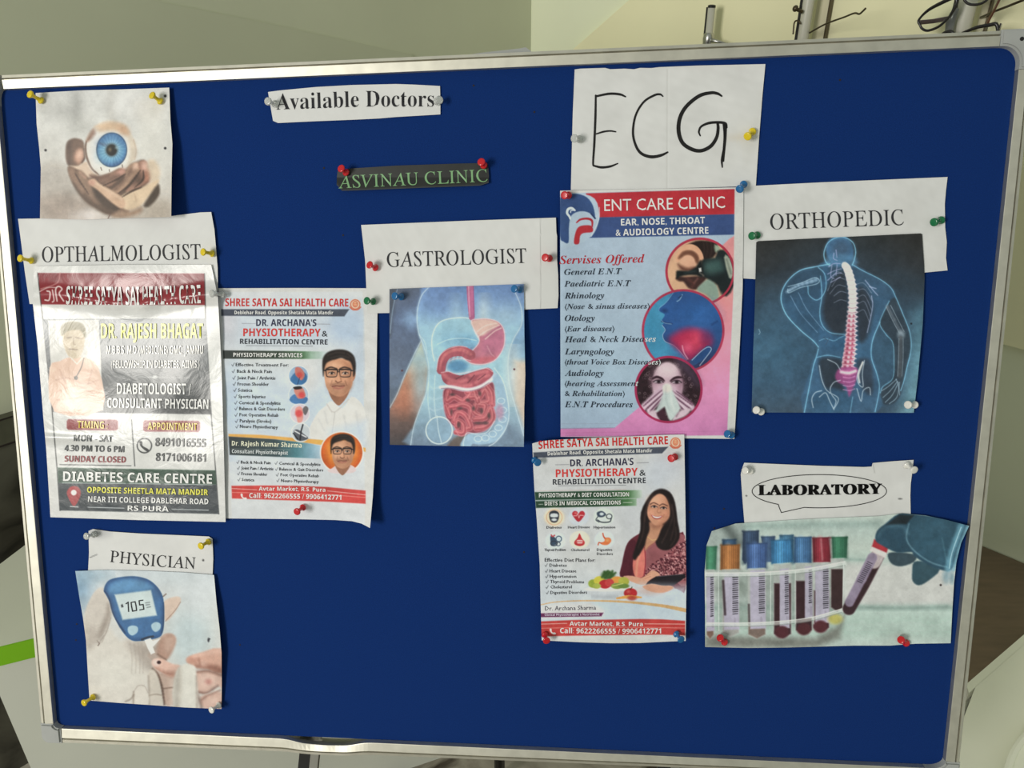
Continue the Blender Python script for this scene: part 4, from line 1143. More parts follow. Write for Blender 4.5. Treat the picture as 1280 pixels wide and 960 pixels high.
def gas_art(A):
    A.poly([(90, 0), (900, 0), (900, 960), (90, 960)], vgrad([(20, (112, 140, 184)), (200, (124, 160, 200)), (450, (140, 178, 200)), (700, (150, 178, 196)), (900, (150, 170, 188))]))
    A.poly([(100, 690), (160, 620), (250, 410), (290, 330), (330, 480), (310, 640), (250, 800), (232, 910), (100, 910)], vgrad([(330, (206, 198, 168)), (430, (170, 186, 184)), (520, (186, 140, 110)), (680, (176, 118, 96)), (760, (120, 92, 84)), (900, (70, 66, 70))]), soft=2)
    A.ell((290, 560), (50, 150), (150, 186, 200), a=.7, soft=12); A.ell((190, 640), (40, 90), (190, 120, 90), a=.7, soft=10)
    A.poly([(800, 440), (900, 440), (900, 800), (850, 800), (800, 660)], (208, 190, 172), soft=6)
    A.poly([(100, 30), (290, 40), (270, 150), (280, 300), (290, 330), (250, 410), (200, 520), (160, 620), (118, 700), (100, 700)], vgrad([(40, (84, 96, 118)), (200, (92, 112, 146)), (400, (92, 108, 134)), (690, (100, 118, 140))]), soft=3, sm=3)
    A.poly([(118, 40), (160, 50), (135, 160), (118, 300)], (60, 68, 80), a=.8, soft=6)
    A.ell((235, 215), (40, 40), (150, 186, 224), a=.7, soft=10)
    A.poly([(330, 40), (290, 90), (268, 180), (275, 280), (310, 380), (330, 480), (322, 600), (285, 700), (250, 800), (232, 910), (860, 910), (850, 850), (800, 680), (770, 560), (765, 430), (790, 330), (835, 250), (838, 150), (800, 60), (760, 22)],
           vgrad([(30, (104, 136, 186)), (160, (130, 166, 206)), (260, (154, 192, 212)), (450, (160, 200, 214)), (650, (158, 194, 208)), (780, (140, 170, 190)), (900, (118, 138, 160))]), soft=3, sm=3)
    A.ell((410, 110), (100, 70), (108, 138, 186), a=.7, soft=16); A.ell((720, 90), (90, 60), (120, 150, 194), a=.6, soft=16)
    A.ell((480, 180), (26, 60), (176, 206, 222), a=.7, soft=12); A.ell((630, 180), (22, 60), (206, 214, 210), a=.8, soft=12); A.ell((740, 190), (80, 50), (176, 200, 214), a=.6, soft=16)
    A.ell((790, 520), (30, 120), (226, 218, 206), a=.7, soft=12)
    A.poly([(470, 860), (530, 840), (540, 880), (510, 915), (430, 915)], (104, 92, 88), sm=3, soft=3)
    A.poly([(640, 900), (720, 850), (770, 790), (830, 850), (850, 915)], (110, 136, 160), sm=3, soft=6)
    A.glow([(330, 40), (290, 90), (268, 180), (275, 280), (310, 380), (332, 480), (322, 600), (285, 700), (250, 800), (232, 905)], 9, (206, 224, 232), .7)
    A.glow([(280, 300), (310, 340), (322, 400)], 6, (206, 224, 232), .6)
    A.glow([(800, 60), (835, 150), (838, 240), (790, 330), (765, 430), (770, 560), (800, 680), (850, 850)], 9, (210, 224, 228), .65)
    A.glow([(290, 330), (250, 410), (200, 520), (160, 620), (120, 695)], 9, (200, 214, 220), .7); A.glow([(160, 50), (135, 160), (120, 290)], 7, (170, 196, 220), .6)
    # liver
    A.poly([(352, 380), (352, 300), (390, 232), (470, 208), (560, 214), (582, 290), (606, 330), (520, 360), (440, 376), (385, 420)], (156, 198, 214), a=.9, sm=4, soft=2)
    A.ell((520, 330), (80, 30), (96, 158, 200), a=.6, soft=9); A.ell((450, 300), (60, 50), (142, 186, 208), a=.6, soft=9); A.ell((560, 375), (40, 16), (70, 120, 170), a=.6, soft=6)
    A.glow([(362, 440), (350, 380), (352, 300), (390, 232), (470, 208), (560, 214), (582, 280), (606, 325)], 9, (222, 234, 238), .85)
    A.line([(380, 350), (440, 325), (520, 318), (590, 330)], 5, (196, 222, 230), .7, sm=5)
    # gullet and stomach
    A.line([(556, 20), (560, 110), (566, 205)], [38, 36, 30], (188, 104, 144), sm=5); A.line([(548, 24), (551, 110), (556, 200)], 5, (226, 170, 190), .8); A.line([(574, 24), (577, 110), (580, 200)], 5, (160, 84, 130), .8)
    ST = [(565, 222), (600, 214), (650, 212), (705, 226), (736, 260), (746, 310), (738, 370), (700, 430), (640, 458), (570, 456), (525, 430), (516, 400), (560, 390), (600, 350), (606, 316), (580, 270)]
    A.poly(ST, (196, 116, 136), sm=4)
    A.poly([(566, 224), (640, 212), (710, 232), (700, 262), (640, 300), (600, 300), (575, 262)], (222, 184, 172), sm=4, soft=2)
    A.poly([(640, 300), (720, 250), (742, 310), (730, 380), (660, 400), (620, 380)], (190, 112, 140), sm=4, soft=4, a=.8)
    for p in ([(590, 285), (640, 250), (700, 236)], [(600, 310), (650, 275), (716, 246)], [(640, 322), (690, 280), (726, 262)]): A.line(p, 6, (236, 206, 196), .8, soft=1, sm=5)
    A.line([(650, 360), (670, 400), (690, 420)], 5, (222, 160, 174), .7, soft=1, sm=5); A.poly([(560, 430), (640, 420), (700, 425), (640, 456), (570, 456)], (206, 100, 112), a=.8, sm=3, soft=3)
    A.glow(ST, 7, (238, 214, 212), .8, closed=True)
    # duodenum
    A.line([(560, 410), (510, 388), (450, 396), (412, 430), (398, 492)], [52, 54, 50, 48, 46], (176, 84, 98), sm=6, soft=1)
    A.line([(560, 404), (510, 380), (450, 388), (408, 424), (392, 490)], [16, 16, 14, 12, 10], (206, 112, 116), .8, sm=6, soft=1.5)
    for q in LIN(0, 1, 7): A.ell((555 - 150 * q, 396 + 70 * q * q), (5, 20), (150, 66, 84), a=.5, soft=2, rot=20)
    A.glow([(540, 366), (490, 362), (430, 380), (388, 420), (374, 490)], 5, (234, 206, 208), .7); A.glow([(560, 440), (500, 428), (450, 440), (432, 470), (430, 495)], 5, (234, 206, 208), .7)
    A.ell((490, 470), (56, 32), (90, 150, 190), soft=3); A.ell((500, 465), (60, 40), (90, 150, 190), a=.0)
    # upper coil
    CO = [(402, 508), (440, 500), (500, 520), (560, 505), (620, 488), (660, 480), (684, 512), (650, 560), (590, 590), (520, 596), (450, 580), (410, 552)]
    A.poly(CO, (172, 76, 92), sm=4)
    for p in ([(412, 515), (450, 545), (500, 555), (535, 545)], [(560, 520), (600, 505), (650, 498)], [(590, 560), (620, 530), (660, 520)], [(440, 560), (500, 578), (560, 572)]): A.line(p, 20, (206, 110, 118), .9, soft=2, sm=5)
    for p in ([(545, 560), (580, 520)], [(600, 545), (640, 515)], [(480, 540), (520, 520)]): A.line(p, 5, (110, 40, 60), .8, soft=1)
    A.glow([(400, 505), (440, 500), (480, 512), (560, 500), (640, 480), (680, 500)], 5, (236, 202, 206), .8)
    # small intestine
    MS = [(420, 590), (520, 606), (620, 585), (680, 560), (690, 640), (684, 700), (696, 750), (650, 815), (590, 835), (545, 838), (500, 850), (470, 800), (436, 770), (414, 690)]
    A.poly(MS, (150, 58, 76), sm=4, soft=1.5)
    coils = [[(440, 610), (432, 660), (470, 640), (520, 660), (560, 620), (540, 612)], [(580, 610), (600, 650), (640, 600), (660, 660), (620, 670)], [(430, 690), (450, 740), (440, 700), (480, 690), (520, 680), (560, 700), (555, 760)],
             [(470, 770), (490, 725), (530, 740), (560, 800), (540, 812)], [(480, 830), (520, 835), (520, 790), (490, 770), (486, 800)], [(590, 680), (580, 720), (620, 740), (640, 690), (610, 680)], [(580, 760), (640, 750), (670, 700), (680, 760), (640, 800), (590, 810)], [(650, 580), (676, 620), (680, 680)], [(560, 640), (590, 640), (600, 665)]]
    for p in coils:
        A.line(p, 31, (224, 140, 146), .8, soft=1.2, sm=6); A.line(p, 25, (176, 70, 84), .95, soft=1.2, sm=6)
    for p in coils: A.line([(x - 3, y - 4) for x, y in p], 8, (228, 136, 138), .8, soft=1.5, sm=6)
    for c, r in [((500, 700), (14, 8)), ((455, 720), (6, 16)), ((575, 700), (8, 12)), ((495, 790), (10, 16)), ((620, 715), (8, 14)), ((600, 780), (20, 6)), ((640, 780), (16, 8)), ((545, 655), (12, 8)), ((460, 625), (14, 7)), ((610, 620), (8, 12)), ((660, 740), (8, 14))]: A.ell(c, r, (84, 50, 56), a=.85, soft=1.5)
    A.glow(MS, 6, (222, 150, 160), .6, closed=True)
    # large bowel
    for x0, y0, x1, y1 in ((366, 520, 372, 770), (330, 560, 340, 760)): A.glow([(x0, y0), ((x0 + x1) / 2 - 8, (y0 + y1) / 2), (x1, y1)], 7, (206, 226, 234), .7)
    A.ell((388, 820), (72, 72), (150, 184, 206), a=.7, soft=3); A.ring((388, 820), (72, 74), 7, (222, 232, 236), .8); A.line([(376, 740), (384, 820), (400, 886)], 6, (206, 224, 232), .7, sm=4)
    for y in (580, 640, 700): A.line([(338, y), (360, y + 12), (404, y)], 6, (190, 214, 226), .6, soft=2, sm=4)
    A.line([(396, 585), (450, 582), (540, 598), (610, 582), (660, 552), (694, 520)], 18, (226, 222, 228), .95, sm=6, soft=1.5); A.line([(400, 592), (450, 590), (540, 606), (610, 590), (660, 560)], 4, (150, 110, 130), .7, sm=6)
    A.line([(700, 530), (724, 600), (740, 700), (730, 790), (690, 850), (620, 868), (560, 866), (528, 905)], [40, 40, 44, 50, 54, 54, 50, 50], (154, 186, 208), .8, sm=6, soft=2)
    for c in ((726, 660), (736, 710), (734, 760), (712, 806), (680, 840), (640, 862), (600, 866)): A.ring(c, (20, 16), 5, (206, 222, 230), .7)
    A.ell((718, 720), (22, 40), (190, 130, 160), a=.7, soft=3)
    A.glow([(690, 480), (740, 560), (768, 700), (756, 800), (700, 880), (660, 906)], 6, (220, 232, 236), .8); A.glow([(690, 770), (650, 830), (590, 840), (540, 834), (522, 880), (520, 905)], 6, (220, 232, 236), .8)
    for c in ((798, 487), (186, 494)): A.ell(c, 5, (90, 40, 50))
    A.texture(0.05, 84); A.mottle(16, 1.8, 4); A.grain(2.0)
Sheet('picture_sheet', 'colour print of a glowing blue torso with pink stomach and intestines', 'picture', FT, [(117, 49), (480, 36), (850, 22)], [(850, 22), (853, 300), (858, 520), (852, 700), (850, 910)], [(119, 899), (480, 906), (850, 910)], [(117, 49), (117, 480), (119, 899)],
      lambda x, y: 0.0055 + 0.011 * np.clip((x - 560) / 95, 0, 1) ** 1.3 * np.clip((y - 380) / 175, 0, 1) + .003 * np.clip((y - 380) / 175, 0, 1), (208, 206, 202), gas_art,
      parts=[('stomach', in_poly([(565, 222), (650, 212), (705, 226), (736, 260), (746, 310), (738, 370), (700, 430), (640, 458), (570, 456), (525, 430), (516, 400), (560, 390), (606, 316), (580, 270)], FT), 'printed pink stomach'), ('intestines', in_poly([(420, 590), (402, 508), (500, 515), (660, 480), (690, 530), (690, 640), (684, 700), (696, 750), (650, 815), (590, 835), (500, 850), (470, 800), (436, 770), (414, 690)], FT), 'printed red intestines')],
      dens=1.8, m=M_GLOSSY, seed=9).done()

# ---------------------------------------------------------------- hand written ECG
FS = (680, 70, 4.1733)
def ecg_art(A):
    paper_art(41, 2.0)(A)
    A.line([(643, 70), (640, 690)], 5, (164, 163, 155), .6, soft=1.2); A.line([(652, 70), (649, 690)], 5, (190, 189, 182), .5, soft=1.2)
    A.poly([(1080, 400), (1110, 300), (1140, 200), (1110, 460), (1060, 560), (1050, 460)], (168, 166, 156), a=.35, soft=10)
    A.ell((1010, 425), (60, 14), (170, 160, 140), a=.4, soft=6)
s = Sheet('handwritten_sheet', 'white paper with ECG hand written in black marker', 'notice', FS, [(160, 70), (190, 66), (250, 64), (320, 62), (345, 69), (420, 66), (470, 69), (500, 62), (560, 63), (600, 58), (800, 50), (1155, 42)], [(1155, 42), (1140, 200), (1124, 400), (1105, 678)],
      [(140, 700), (620, 692), (1105, 678)], [(160, 70), (150, 300), (140, 700)], 0.0016, (181, 180, 173), ecg_art, dens=.9, seed=10)
def stroke(s, pts, w, col=(30, 29, 28), part='lettering', frame=FS, n=10):
    P = smooth_pts(np.asarray(pts, float), n) / frame[2] + np.array(frame[:2], float)
    ws = np.interp(np.linspace(0, 1, len(P)), np.linspace(0, 1, len(w)), w) / frame[2] / 2
    d = np.gradient(P, axis=0); d /= np.linalg.norm(d, axis=1)[:, None] + 1e-9
    nr = np.stack([-d[:, 1], d[:, 0]], -1) * ws[:, None]
    # round ends
    V = np.vstack([P + nr, P - nr]); m_ = len(P)
    f = []
    for i in range(m_ - 1): f += [(i, i + 1, m_ + i), (i + 1, m_ + i + 1, m_ + i)]
    for e, sg in ((0, -1), (m_ - 1, 1)):
        base = len(V); c = P[e]; an = math.atan2(d[e][1] * sg, d[e][0] * sg)
        ring = [c + ws[e] * np.array([math.cos(an + q), math.sin(an + q)]) for q in np.linspace(-math.pi / 2, math.pi / 2, 7)]
        V = np.vstack([V, ring, c[None]])
        f += [(base + q, base + q + 1, base + 7) for q in range(6)]
    f = np.array(f)
    # face out of the board
    a_, b_, c_ = V[f[:, 0]], V[f[:, 1]], V[f[:, 2]]
    cr = (b_[:, 0] - a_[:, 0]) * (c_[:, 1] - a_[:, 1]) - (b_[:, 1] - a_[:, 1]) * (c_[:, 0] - a_[:, 0])
    f = np.where((cr > 0)[:, None], f[:, ::-1], f)
    s.add(part, V[:, 0], V[:, 1], f, col)
stroke(s, [(425, 212), (395, 200), (340, 197), (272, 210)], [8, 13, 13, 11]); stroke(s, [(270, 206), (268, 320), (262, 460), (256, 560), (264, 574)], [10, 12, 12, 10, 9])
stroke(s, [(262, 573), (300, 581), (345, 576), (384, 561)], [10, 13, 12, 7]); stroke(s, [(274, 406), (310, 395), (345, 391), (374, 395)], [8, 10, 9, 7])
stroke(s, [(620, 210), (605, 200), (575, 205), (520, 240), (478, 310), (464, 400), (480, 470), (510, 510), (560, 526), (610, 518), (645, 502)], [7, 11, 12, 11, 11, 12, 13, 15, 17, 15, 9])
stroke(s, [(927, 209), (905, 196), (870, 192), (810, 208), (745, 260), (710, 320), (702, 390), (722, 452), (770, 486), (820, 494), (870, 470), (900, 425), (908, 380), (906, 352)], [9, 15, 17, 19, 19, 20, 21, 20, 20, 19, 19, 17, 16, 14])
stroke(s, [(815, 416), (808, 395), (820, 368), (860, 350), (910, 346), (945, 352), (951, 372)], [7, 10, 11, 14, 14, 15, 14]); stroke(s, [(948, 362), (944, 430), (938, 500), (936, 548)], [14, 16, 14, 9]); stroke(s, [(940, 470), (928, 540), (930, 580)], [9, 12, 7]); stroke(s, [(936, 352), (942, 420), (936, 500)], [10, 12, 9])
s.done()

# ---------------------------------------------------------------- ENT clinic poster
FN, FM = (680, 220, 4.5714), (680, 360, 4.5714)
def ent_art(A):
    BG = (170, 188, 206)
    A.fr(*FN)
    A.poly([(60, 90), (1092, 70), (1092, 700), (60, 700)], BG)
    A.fr(*FM)
    A.poly([(60, -20), (1086, -20), (1048, 845), (60, 855)], vgrad([(0, (170, 188, 206)), (500, (166, 188, 206)), (800, (160, 180, 202))]))
    A.poly([(1088, -300), (1084, 0), (1048, 845), (60, 855), (60, 806), (402, 800), (545, 680), (700, 400), (850, 200), (960, -180)], vgrad([(-300, (224, 150, 152)), (60, (232, 146, 148)), (300, (230, 150, 172)), (600, (224, 146, 190)), (860, (204, 126, 180))]), soft=.8)
    A.line([(90, 776), (420, 774)], 3, (150, 160, 180), .6); A.line([(95, 828), (1045, 818)], 3, (190, 110, 160), .6); A.line([(95, 803), (405, 799)], 3, (150, 110, 150), .7)
    A.fr(*FN)
    A.poly([(1020, 396), (1060, 358), (1092, 342), (1092, 700), (1040, 700)], (224, 148, 150), sm=0)
    A.poly([(240, 99), (1092, 73), (1092, 220), (240, 240)], (194, 50, 62)); A.poly([(240, 238), (1092, 218), (1092, 335), (240, 354)], (62, 86, 138))
    A.poly([(85, 100), (200, 98), (290, 130), (316, 220), (300, 300), (262, 352), (190, 390), (85, 390)], (174, 192, 208), sm=3)
    A.poly([(92, 130), (130, 108), (190, 102), (245, 122), (280, 170), (292, 240), (270, 218), (240, 204), (205, 202), (170, 214), (150, 240), (142, 300), (140, 380), (110, 374), (92, 340)], (58, 86, 136), sm=3)
    A.line([(270, 216), (292, 242)], 9, (44, 66, 110))
    A.line([(176, 196), (158, 184), (138, 190), (132, 212), (146, 232), (150, 246)], [10, 12, 12, 11, 10, 7], (206, 214, 222), sm=6); A.line([(166, 196), (154, 198), (152, 208)], 6, (206, 214, 222), sm=4)
    A.line([(186, 266), (210, 248), (250, 244), (274, 256), (276, 288)], [6, 10, 11, 11, 7], (188, 50, 62), sm=6)
    A.poly([(172, 386), (176, 340), (190, 300), (215, 284), (262, 282), (278, 296), (276, 320), (226, 326), (206, 344), (200, 386)], (188, 48, 60), sm=3)
    A.line([(316, 180), (312, 250), (270, 345)], 5, (206, 214, 222), .8, sm=5)
    # ear disc
    A.ell((892, 546), (198, 194), (184, 56, 78)); C1 = (892, 546)
    A.ell(C1, (186, 182), (212, 168, 136))
    A.fr(825, 290, 9.6)
    A.poly([(120, 600), (110, 480), (150, 360), (210, 300), (200, 460), (260, 620), (300, 700), (140, 700)], (222, 176, 140), sm=3, soft=5)
    A.poly([(310, 165), (430, 108), (560, 106), (690, 140), (672, 262), (600, 330), (510, 330), (490, 250), (440, 190), (380, 168)], (46, 34, 32), sm=2, soft=2)
    for x in (520, 560, 610): A.line([(x, 120), (x + 10, 220), (x - 10, 310)], 12, (74, 58, 54), .6, soft=2, sm=4)
    A.poly([(655, 150), (720, 190), (690, 240), (660, 232)], (150, 166, 146), sm=2, soft=2)
    A.line([(212, 340), (232, 270), (290, 205), (360, 180), (430, 205), (480, 270), (505, 350)], [40, 56, 60, 60, 58, 52, 40], (224, 168, 134), sm=6, soft=1.5)
    A.poly([(240, 330), (310, 270), (380, 270), (430, 320), (430, 400), (370, 440), (290, 420)], (222, 170, 140), sm=4, soft=3)
    A.line([(226, 316), (290, 256), (370, 250), (432, 296), (450, 370)], [10, 30, 34, 34, 16], (120, 76, 58), .85, sm=6, soft=3)
    A.poly([(215, 385), (250, 400), (330, 430), (420, 420), (400, 470), (290, 470), (240, 440)], (120, 76, 62), sm=4, soft=3)
    A.poly([(190, 560), (215, 530), (300, 540), (430, 530), (556, 545), (490, 650), (425, 692), (340, 668), (285, 600), (230, 590)], (70, 44, 42), sm=3, soft=2)
    A.line([(330, 560), (400, 620), (380, 660)], 22, (124, 70, 64), .6, soft=4, sm=4); A.line([(450, 560), (410, 610)], 12, (170, 110, 100), .6, soft=2.5)
    A.poly([(440, 695), (520, 600), (590, 560), (660, 610), (700, 690), (705, 780), (650, 842), (560, 756)], (142, 160, 148), sm=3, soft=2)
    A.poly([(500, 345), (560, 320), (660, 310), (690, 230), (760, 214), (830, 280), (884, 400), (884, 650), (800, 770), (730, 740), (690, 640), (600, 575), (530, 545), (500, 470)], (34, 44, 46), sm=2, soft=2)
    A.poly([(540, 400), (600, 345), (720, 330), (760, 420), (740, 480), (620, 500), (550, 470)], (62, 92, 90), sm=4, soft=6); A.ell((600, 430), (50, 50), (84, 116, 112), a=.6, soft=9)
    A.poly([(768, 305), (818, 292), (882, 480), (868, 540), (828, 548)], (160, 166, 152), sm=2, soft=1.5); A.line([(800, 330), (850, 500)], 10, (96, 104, 98), .7, soft=2); A.line([(830, 320), (872, 460)], 8, (206, 208, 196), .8, soft=1.5)
    A.poly([(195, 480), (230, 462), (340, 468), (430, 420), (466, 362), (500, 350), (520, 540), (440, 520), (330, 518), (240, 536), (200, 560)], (28, 34, 36), sm=2, soft=2); A.line([(300, 492), (420, 470)], 14, (62, 78, 78), .7, soft=3)
    A.poly([(464, 434), (494, 428), (500, 474), (470, 482)], (212, 208, 204), soft=1); A.line([(480, 490), (520, 522)], 10, (160, 150, 140), .7, soft=2); A.ell((735, 742), (16, 16), (150, 130, 120), a=.6, soft=3)
    A.fr(*FN)
    A.ring(C1, (192, 188), 12, (186, 54, 78))
    A.fr(*FM)
    # throat disc
    C2 = (795, 245)
    A.ell(C2, (236, 238), (184, 62, 92)); A.ell(C2, (224, 226), vgrad([(560, (64, 146, 184)), (700, (70, 150, 190)), (800, (60, 120, 180)), (1020, (46, 96, 150))], 0))
    FACE = [(740, 22), (720, 50), (700, 80), (662, 112), (654, 128), (690, 152), (672, 186), (684, 200), (676, 214), (690, 240), (676, 270), (690, 305), (740, 330), (790, 376), (820, 420), (880, 462), (960, 400), (1010, 300), (1016, 210), (980, 110), (900, 40), (820, 20)]
    A.poly(FACE, vgrad([(20, (50, 92, 152)), (150, (46, 96, 162)), (260, (48, 90, 150)), (420, (50, 66, 110))]), sm=3)
    A.ell((900, 150), (90, 70), (58, 116, 184), a=.5, soft=14); A.ell((690, 130), (16, 10), (28, 54, 100), a=.8, soft=3); A.line([(672, 190), (700, 200), (730, 204)], 6, (28, 50, 100), .8, soft=1.2, sm=4)
    A.line([(672, 186), (690, 200), (728, 206)], 4, (150, 190, 220), .7, sm=4); A.line([(760, 76), (776, 66), (790, 38)], 5, (150, 190, 220), .8, sm=4); A.line([(770, 56), (786, 44)], 5, (30, 56, 100), .8); A.line([(960, 210), (990, 190)], 8, (32, 64, 116), .7, soft=2)
    A.line([(740, 24), (700, 80), (662, 112), (656, 128)], 4, (130, 186, 214), .7, sm=5); A.line([(676, 214), (692, 240), (678, 270), (692, 305), (745, 330), (792, 380), (815, 410)], 4, (170, 200, 222), .8, sm=5)
    A.poly([(716, 296), (760, 256), (830, 232), (910, 250), (960, 300), (930, 350), (900, 350), (860, 410), (820, 416), (780, 360)], (176, 40, 92), a=.9, soft=7, sm=4)
    A.ell((840, 300), (80, 54), (210, 54, 90), a=.85, soft=10); A.ell((820, 340), (26, 26), (228, 96, 130), a=.8, soft=8); A.ell((870, 300), (22, 40), (226, 84, 110), a=.6, soft=8); A.ell((930, 280), (30, 34), (110, 50, 100), a=.7, soft=8)
    A.line([(790, 330), (800, 370), (822, 405)], 6, (232, 170, 190), .8, soft=1, sm=4)
    A.line([(852, 424), (900, 390), (938, 350)], [36, 44, 40], (46, 86, 142), sm=4); A.line([(846, 412), (900, 360), (936, 338), (956, 346), (944, 372), (890, 442)], 4, (190, 206, 226), .9, sm=5)
    A.ring(C2, (230, 232), 11, (186, 60, 92))
    # woman with a tissue
    C3 = (712, 580)
    A.ell(C3, (194, 192), (178, 48, 92)); A.ell(C3, (182, 180), (54, 36, 44))
    r_ = np.random.RandomState(5)
    for k in range(260):
        q = r_.uniform(0, 6.283); rr = r_.uniform(80, 172); c = (C3[0] + rr * math.cos(q), C3[1] + rr * math.sin(q))
        A.ring(c, (r_.uniform(4, 9), r_.uniform(4, 9)), 3.2, [(96, 72, 82), (34, 22, 28), (140, 116, 122), (40, 26, 32)][k % 4], .7)
    A.fr(790, 435, 10.105)
    A.poly([(560, 130), (700, 180), (800, 300), (850, 450), (800, 460), (700, 350), (620, 260)], (92, 78, 100), sm=3, soft=10, a=.7)
    A.poly([(262, 380), (300, 280), (370, 205), (450, 178), (530, 208), (596, 290), (632, 390), (640, 500), (600, 610), (430, 640), (290, 600), (258, 480)], (208, 180, 192), sm=4, soft=2)
    A.ell((450, 280), (110, 70), (224, 204, 208), a=.8, soft=8); A.ell((310, 500), (44, 46), (218, 180, 198), a=.8, soft=6); A.ell((590, 510), (36, 44), (206, 164, 184), a=.8, soft=6); A.poly([(590, 290), (632, 390), (640, 500), (606, 600), (580, 480), (600, 400)], (150, 112, 132), sm=4, soft=6, a=.7); A.ell((270, 380), (24, 80), (150, 110, 128), a=.6, soft=7)
    A.ell((330, 424), (84, 36), (150, 112, 130), a=.6, soft=5); A.ell((560, 426), (84, 36), (146, 106, 126), a=.6, soft=5)
    A.line([(252, 392), (310, 366), (370, 384), (410, 416)], [10, 22, 20, 8], (62, 36, 48), .95, sm=5, soft=1.5); A.line([(482, 418), (530, 384), (580, 370), (634, 372)], [8, 20, 22, 10], (62, 36, 48), .95, sm=5, soft=1.5)
    for ex, ey in ((334, 424), (562, 428)):
        A.poly([(ex - 62, ey + 2), (ex - 20, ey - 16), (ex + 30, ey - 14), (ex + 60, ey + 6), (ex + 20, ey + 20), (ex - 30, ey + 18)], (196, 184, 192), sm=4, soft=1.5); A.ell((ex + 4, ey + 2), (24, 20), (34, 22, 30), soft=1.5); A.line([(ex - 64, ey + 2), (ex - 20, ey - 18), (ex + 30, ey - 16), (ex + 64, ey + 8)], 11, (40, 22, 32), .95, sm=5, soft=1.2); A.line([(ex - 40, ey + 18), (ex + 20, ey + 22), (ex + 54, ey + 10)], 6, (86, 54, 68), .7, sm=4, soft=1.2)
    A.line([(440, 420), (436, 470)], 20, (226, 206, 212), .6, soft=4)
    for w_, col, pts in ((86, (204, 174, 192), [(400, 510), (300, 600), (150, 745)]), (86, (204, 174, 192), [(480, 510), (600, 620), (750, 750)]), (70, (214, 190, 204), [(390, 600), (310, 690), (220, 790)]), (70, (214, 190, 204), [(520, 610), (600, 700), (680, 780)])): A.line(pts, w_, col, 1, soft=2, sm=5)
    for pts in ([(385, 530), (290, 610), (150, 730)], [(400, 570), (310, 655), (180, 770)], [(375, 640), (300, 720), (230, 800)], [(495, 535), (600, 610), (760, 720)], [(500, 580), (610, 670), (740, 770)], [(530, 640), (600, 730), (660, 790)], [(560, 545), (680, 630), (770, 700)]): A.line(pts, [7, 15, 12], (110, 70, 94), .85, soft=1.5, sm=6)
    for pts in ([(370, 560), (280, 640), (160, 750)], [(520, 560), (620, 640), (750, 745)]): A.line(pts, 12, (232, 212, 222), .7, soft=2, sm=5)
    A.poly([(200, 820), (300, 780), (330, 800), (320, 850), (350, 905), (250, 880)], (210, 186, 198), sm=3, soft=2); A.poly([(560, 820), (640, 780), (740, 770), (690, 850), (580, 900), (510, 915)], (210, 186, 198), sm=3, soft=2)
    A.poly([(310, 820), (350, 790), (400, 750), (424, 850), (480, 918), (380, 920), (340, 870)], (78, 44, 60), sm=2, soft=2); A.line([(560, 860), (600, 790)], 16, (120, 80, 100), .7, soft=2)
    A.poly([(388, 490), (430, 456), (482, 466), (504, 520), (560, 640), (612, 760), (560, 840), (500, 916), (460, 890), (418, 760), (398, 752), (330, 802), (302, 792), (350, 690), (390, 580)], (196, 206, 204), sm=2, soft=1.8); A.poly([(396, 490), (430, 458), (480, 468), (500, 530), (440, 560), (400, 540)], (222, 212, 204), sm=3, soft=3)
    A.line([(430, 480), (430, 640), (470, 780)], 10, (160, 172, 172), .6, soft=3, sm=5); A.line([(490, 540), (500, 680), (540, 800)], 10, (222, 226, 222), .7, soft=3, sm=5); A.line([(380, 600), (370, 690), (340, 770)], 9, (160, 164, 168), .6, soft=3, sm=5)
    A.fr(*FM)
    A.ring(C3, (188, 186), 11, (176, 46, 92))
    A.fr(*FN)
    A.poly([(1090, 40), (1160, 40), (1150, 700), (1082, 700)], (204, 203, 200)); A.poly([(60, 70), (1160, 40), (1160, 72), (60, 100)], (205, 204, 200), soft=.6)
    A.fr(*FM)
    A.poly([(1084, -10), (1160, -10), (1120, 900), (1046, 845)], (204, 203, 200)); A.poly([(60, 850), (1049, 842), (1100, 880), (60, 880)], (206, 205, 202))
    A.texture(0.03, 64); A.mottle(30, 1.8, 6); A.grain(2.0)
s = Sheet('poster_sheet', 'ear nose and throat clinic poster with a red heading and three round pictures', 'poster', FN, [(92, 84), (500, 76), (1140, 64)], [(1140, 64), (1138, 400), (1135, 640), (1118, 980), (1088, 1502)],
      [(95, 1490), (500, 1496), (1088, 1502)], [(92, 84), (93, 700), (95, 1490)], lambda x, y: 0.0034 + 0.006 * np.exp(-((x - 701) / 22.0) ** 2) * np.clip((y - 250) / 60, 0, 1), (206, 205, 202), ent_art,
      parts=[('heading_band', in_poly([(240, 99), (1092, 73), (1092, 220), (312, 238), (300, 140)], FN), 'red heading band'), ('subtitle_band', in_poly([(314, 237), (1092, 218), (1092, 335), (262, 354), (300, 300)], FN), 'blue subtitle band'),
             ('logo', in_poly([(85, 100), (200, 98), (290, 130), (316, 220), (300, 300), (262, 352), (190, 390), (85, 390)], FN), 'blue and red head logo'),
             ('round_picture', in_ell((712, 580), (194, 192), FM), 'printed woman blowing her nose in a tissue'), ('round_picture', in_ell((795, 245), (236, 238), FM), 'printed blue face with a red throat'), ('round_picture', in_ell((892, 546), (198, 194), FN), 'printed ear examined with an otoscope')],
      dens=1.8, seed=12)
s.blk = 'lettering|white heading words'
s.text('ENT CARE CLINIC', 'sans', [(345, 200), (690, 192), (1035, 182)], 66, (230, 226, 224), frame=FN)
s.blk = 'lettering|white subtitle words'
s.text('EAR, NOSE, THROAT', 'sansb', [(440, 283), (920, 271)], 38, (228, 228, 226), frame=FN)
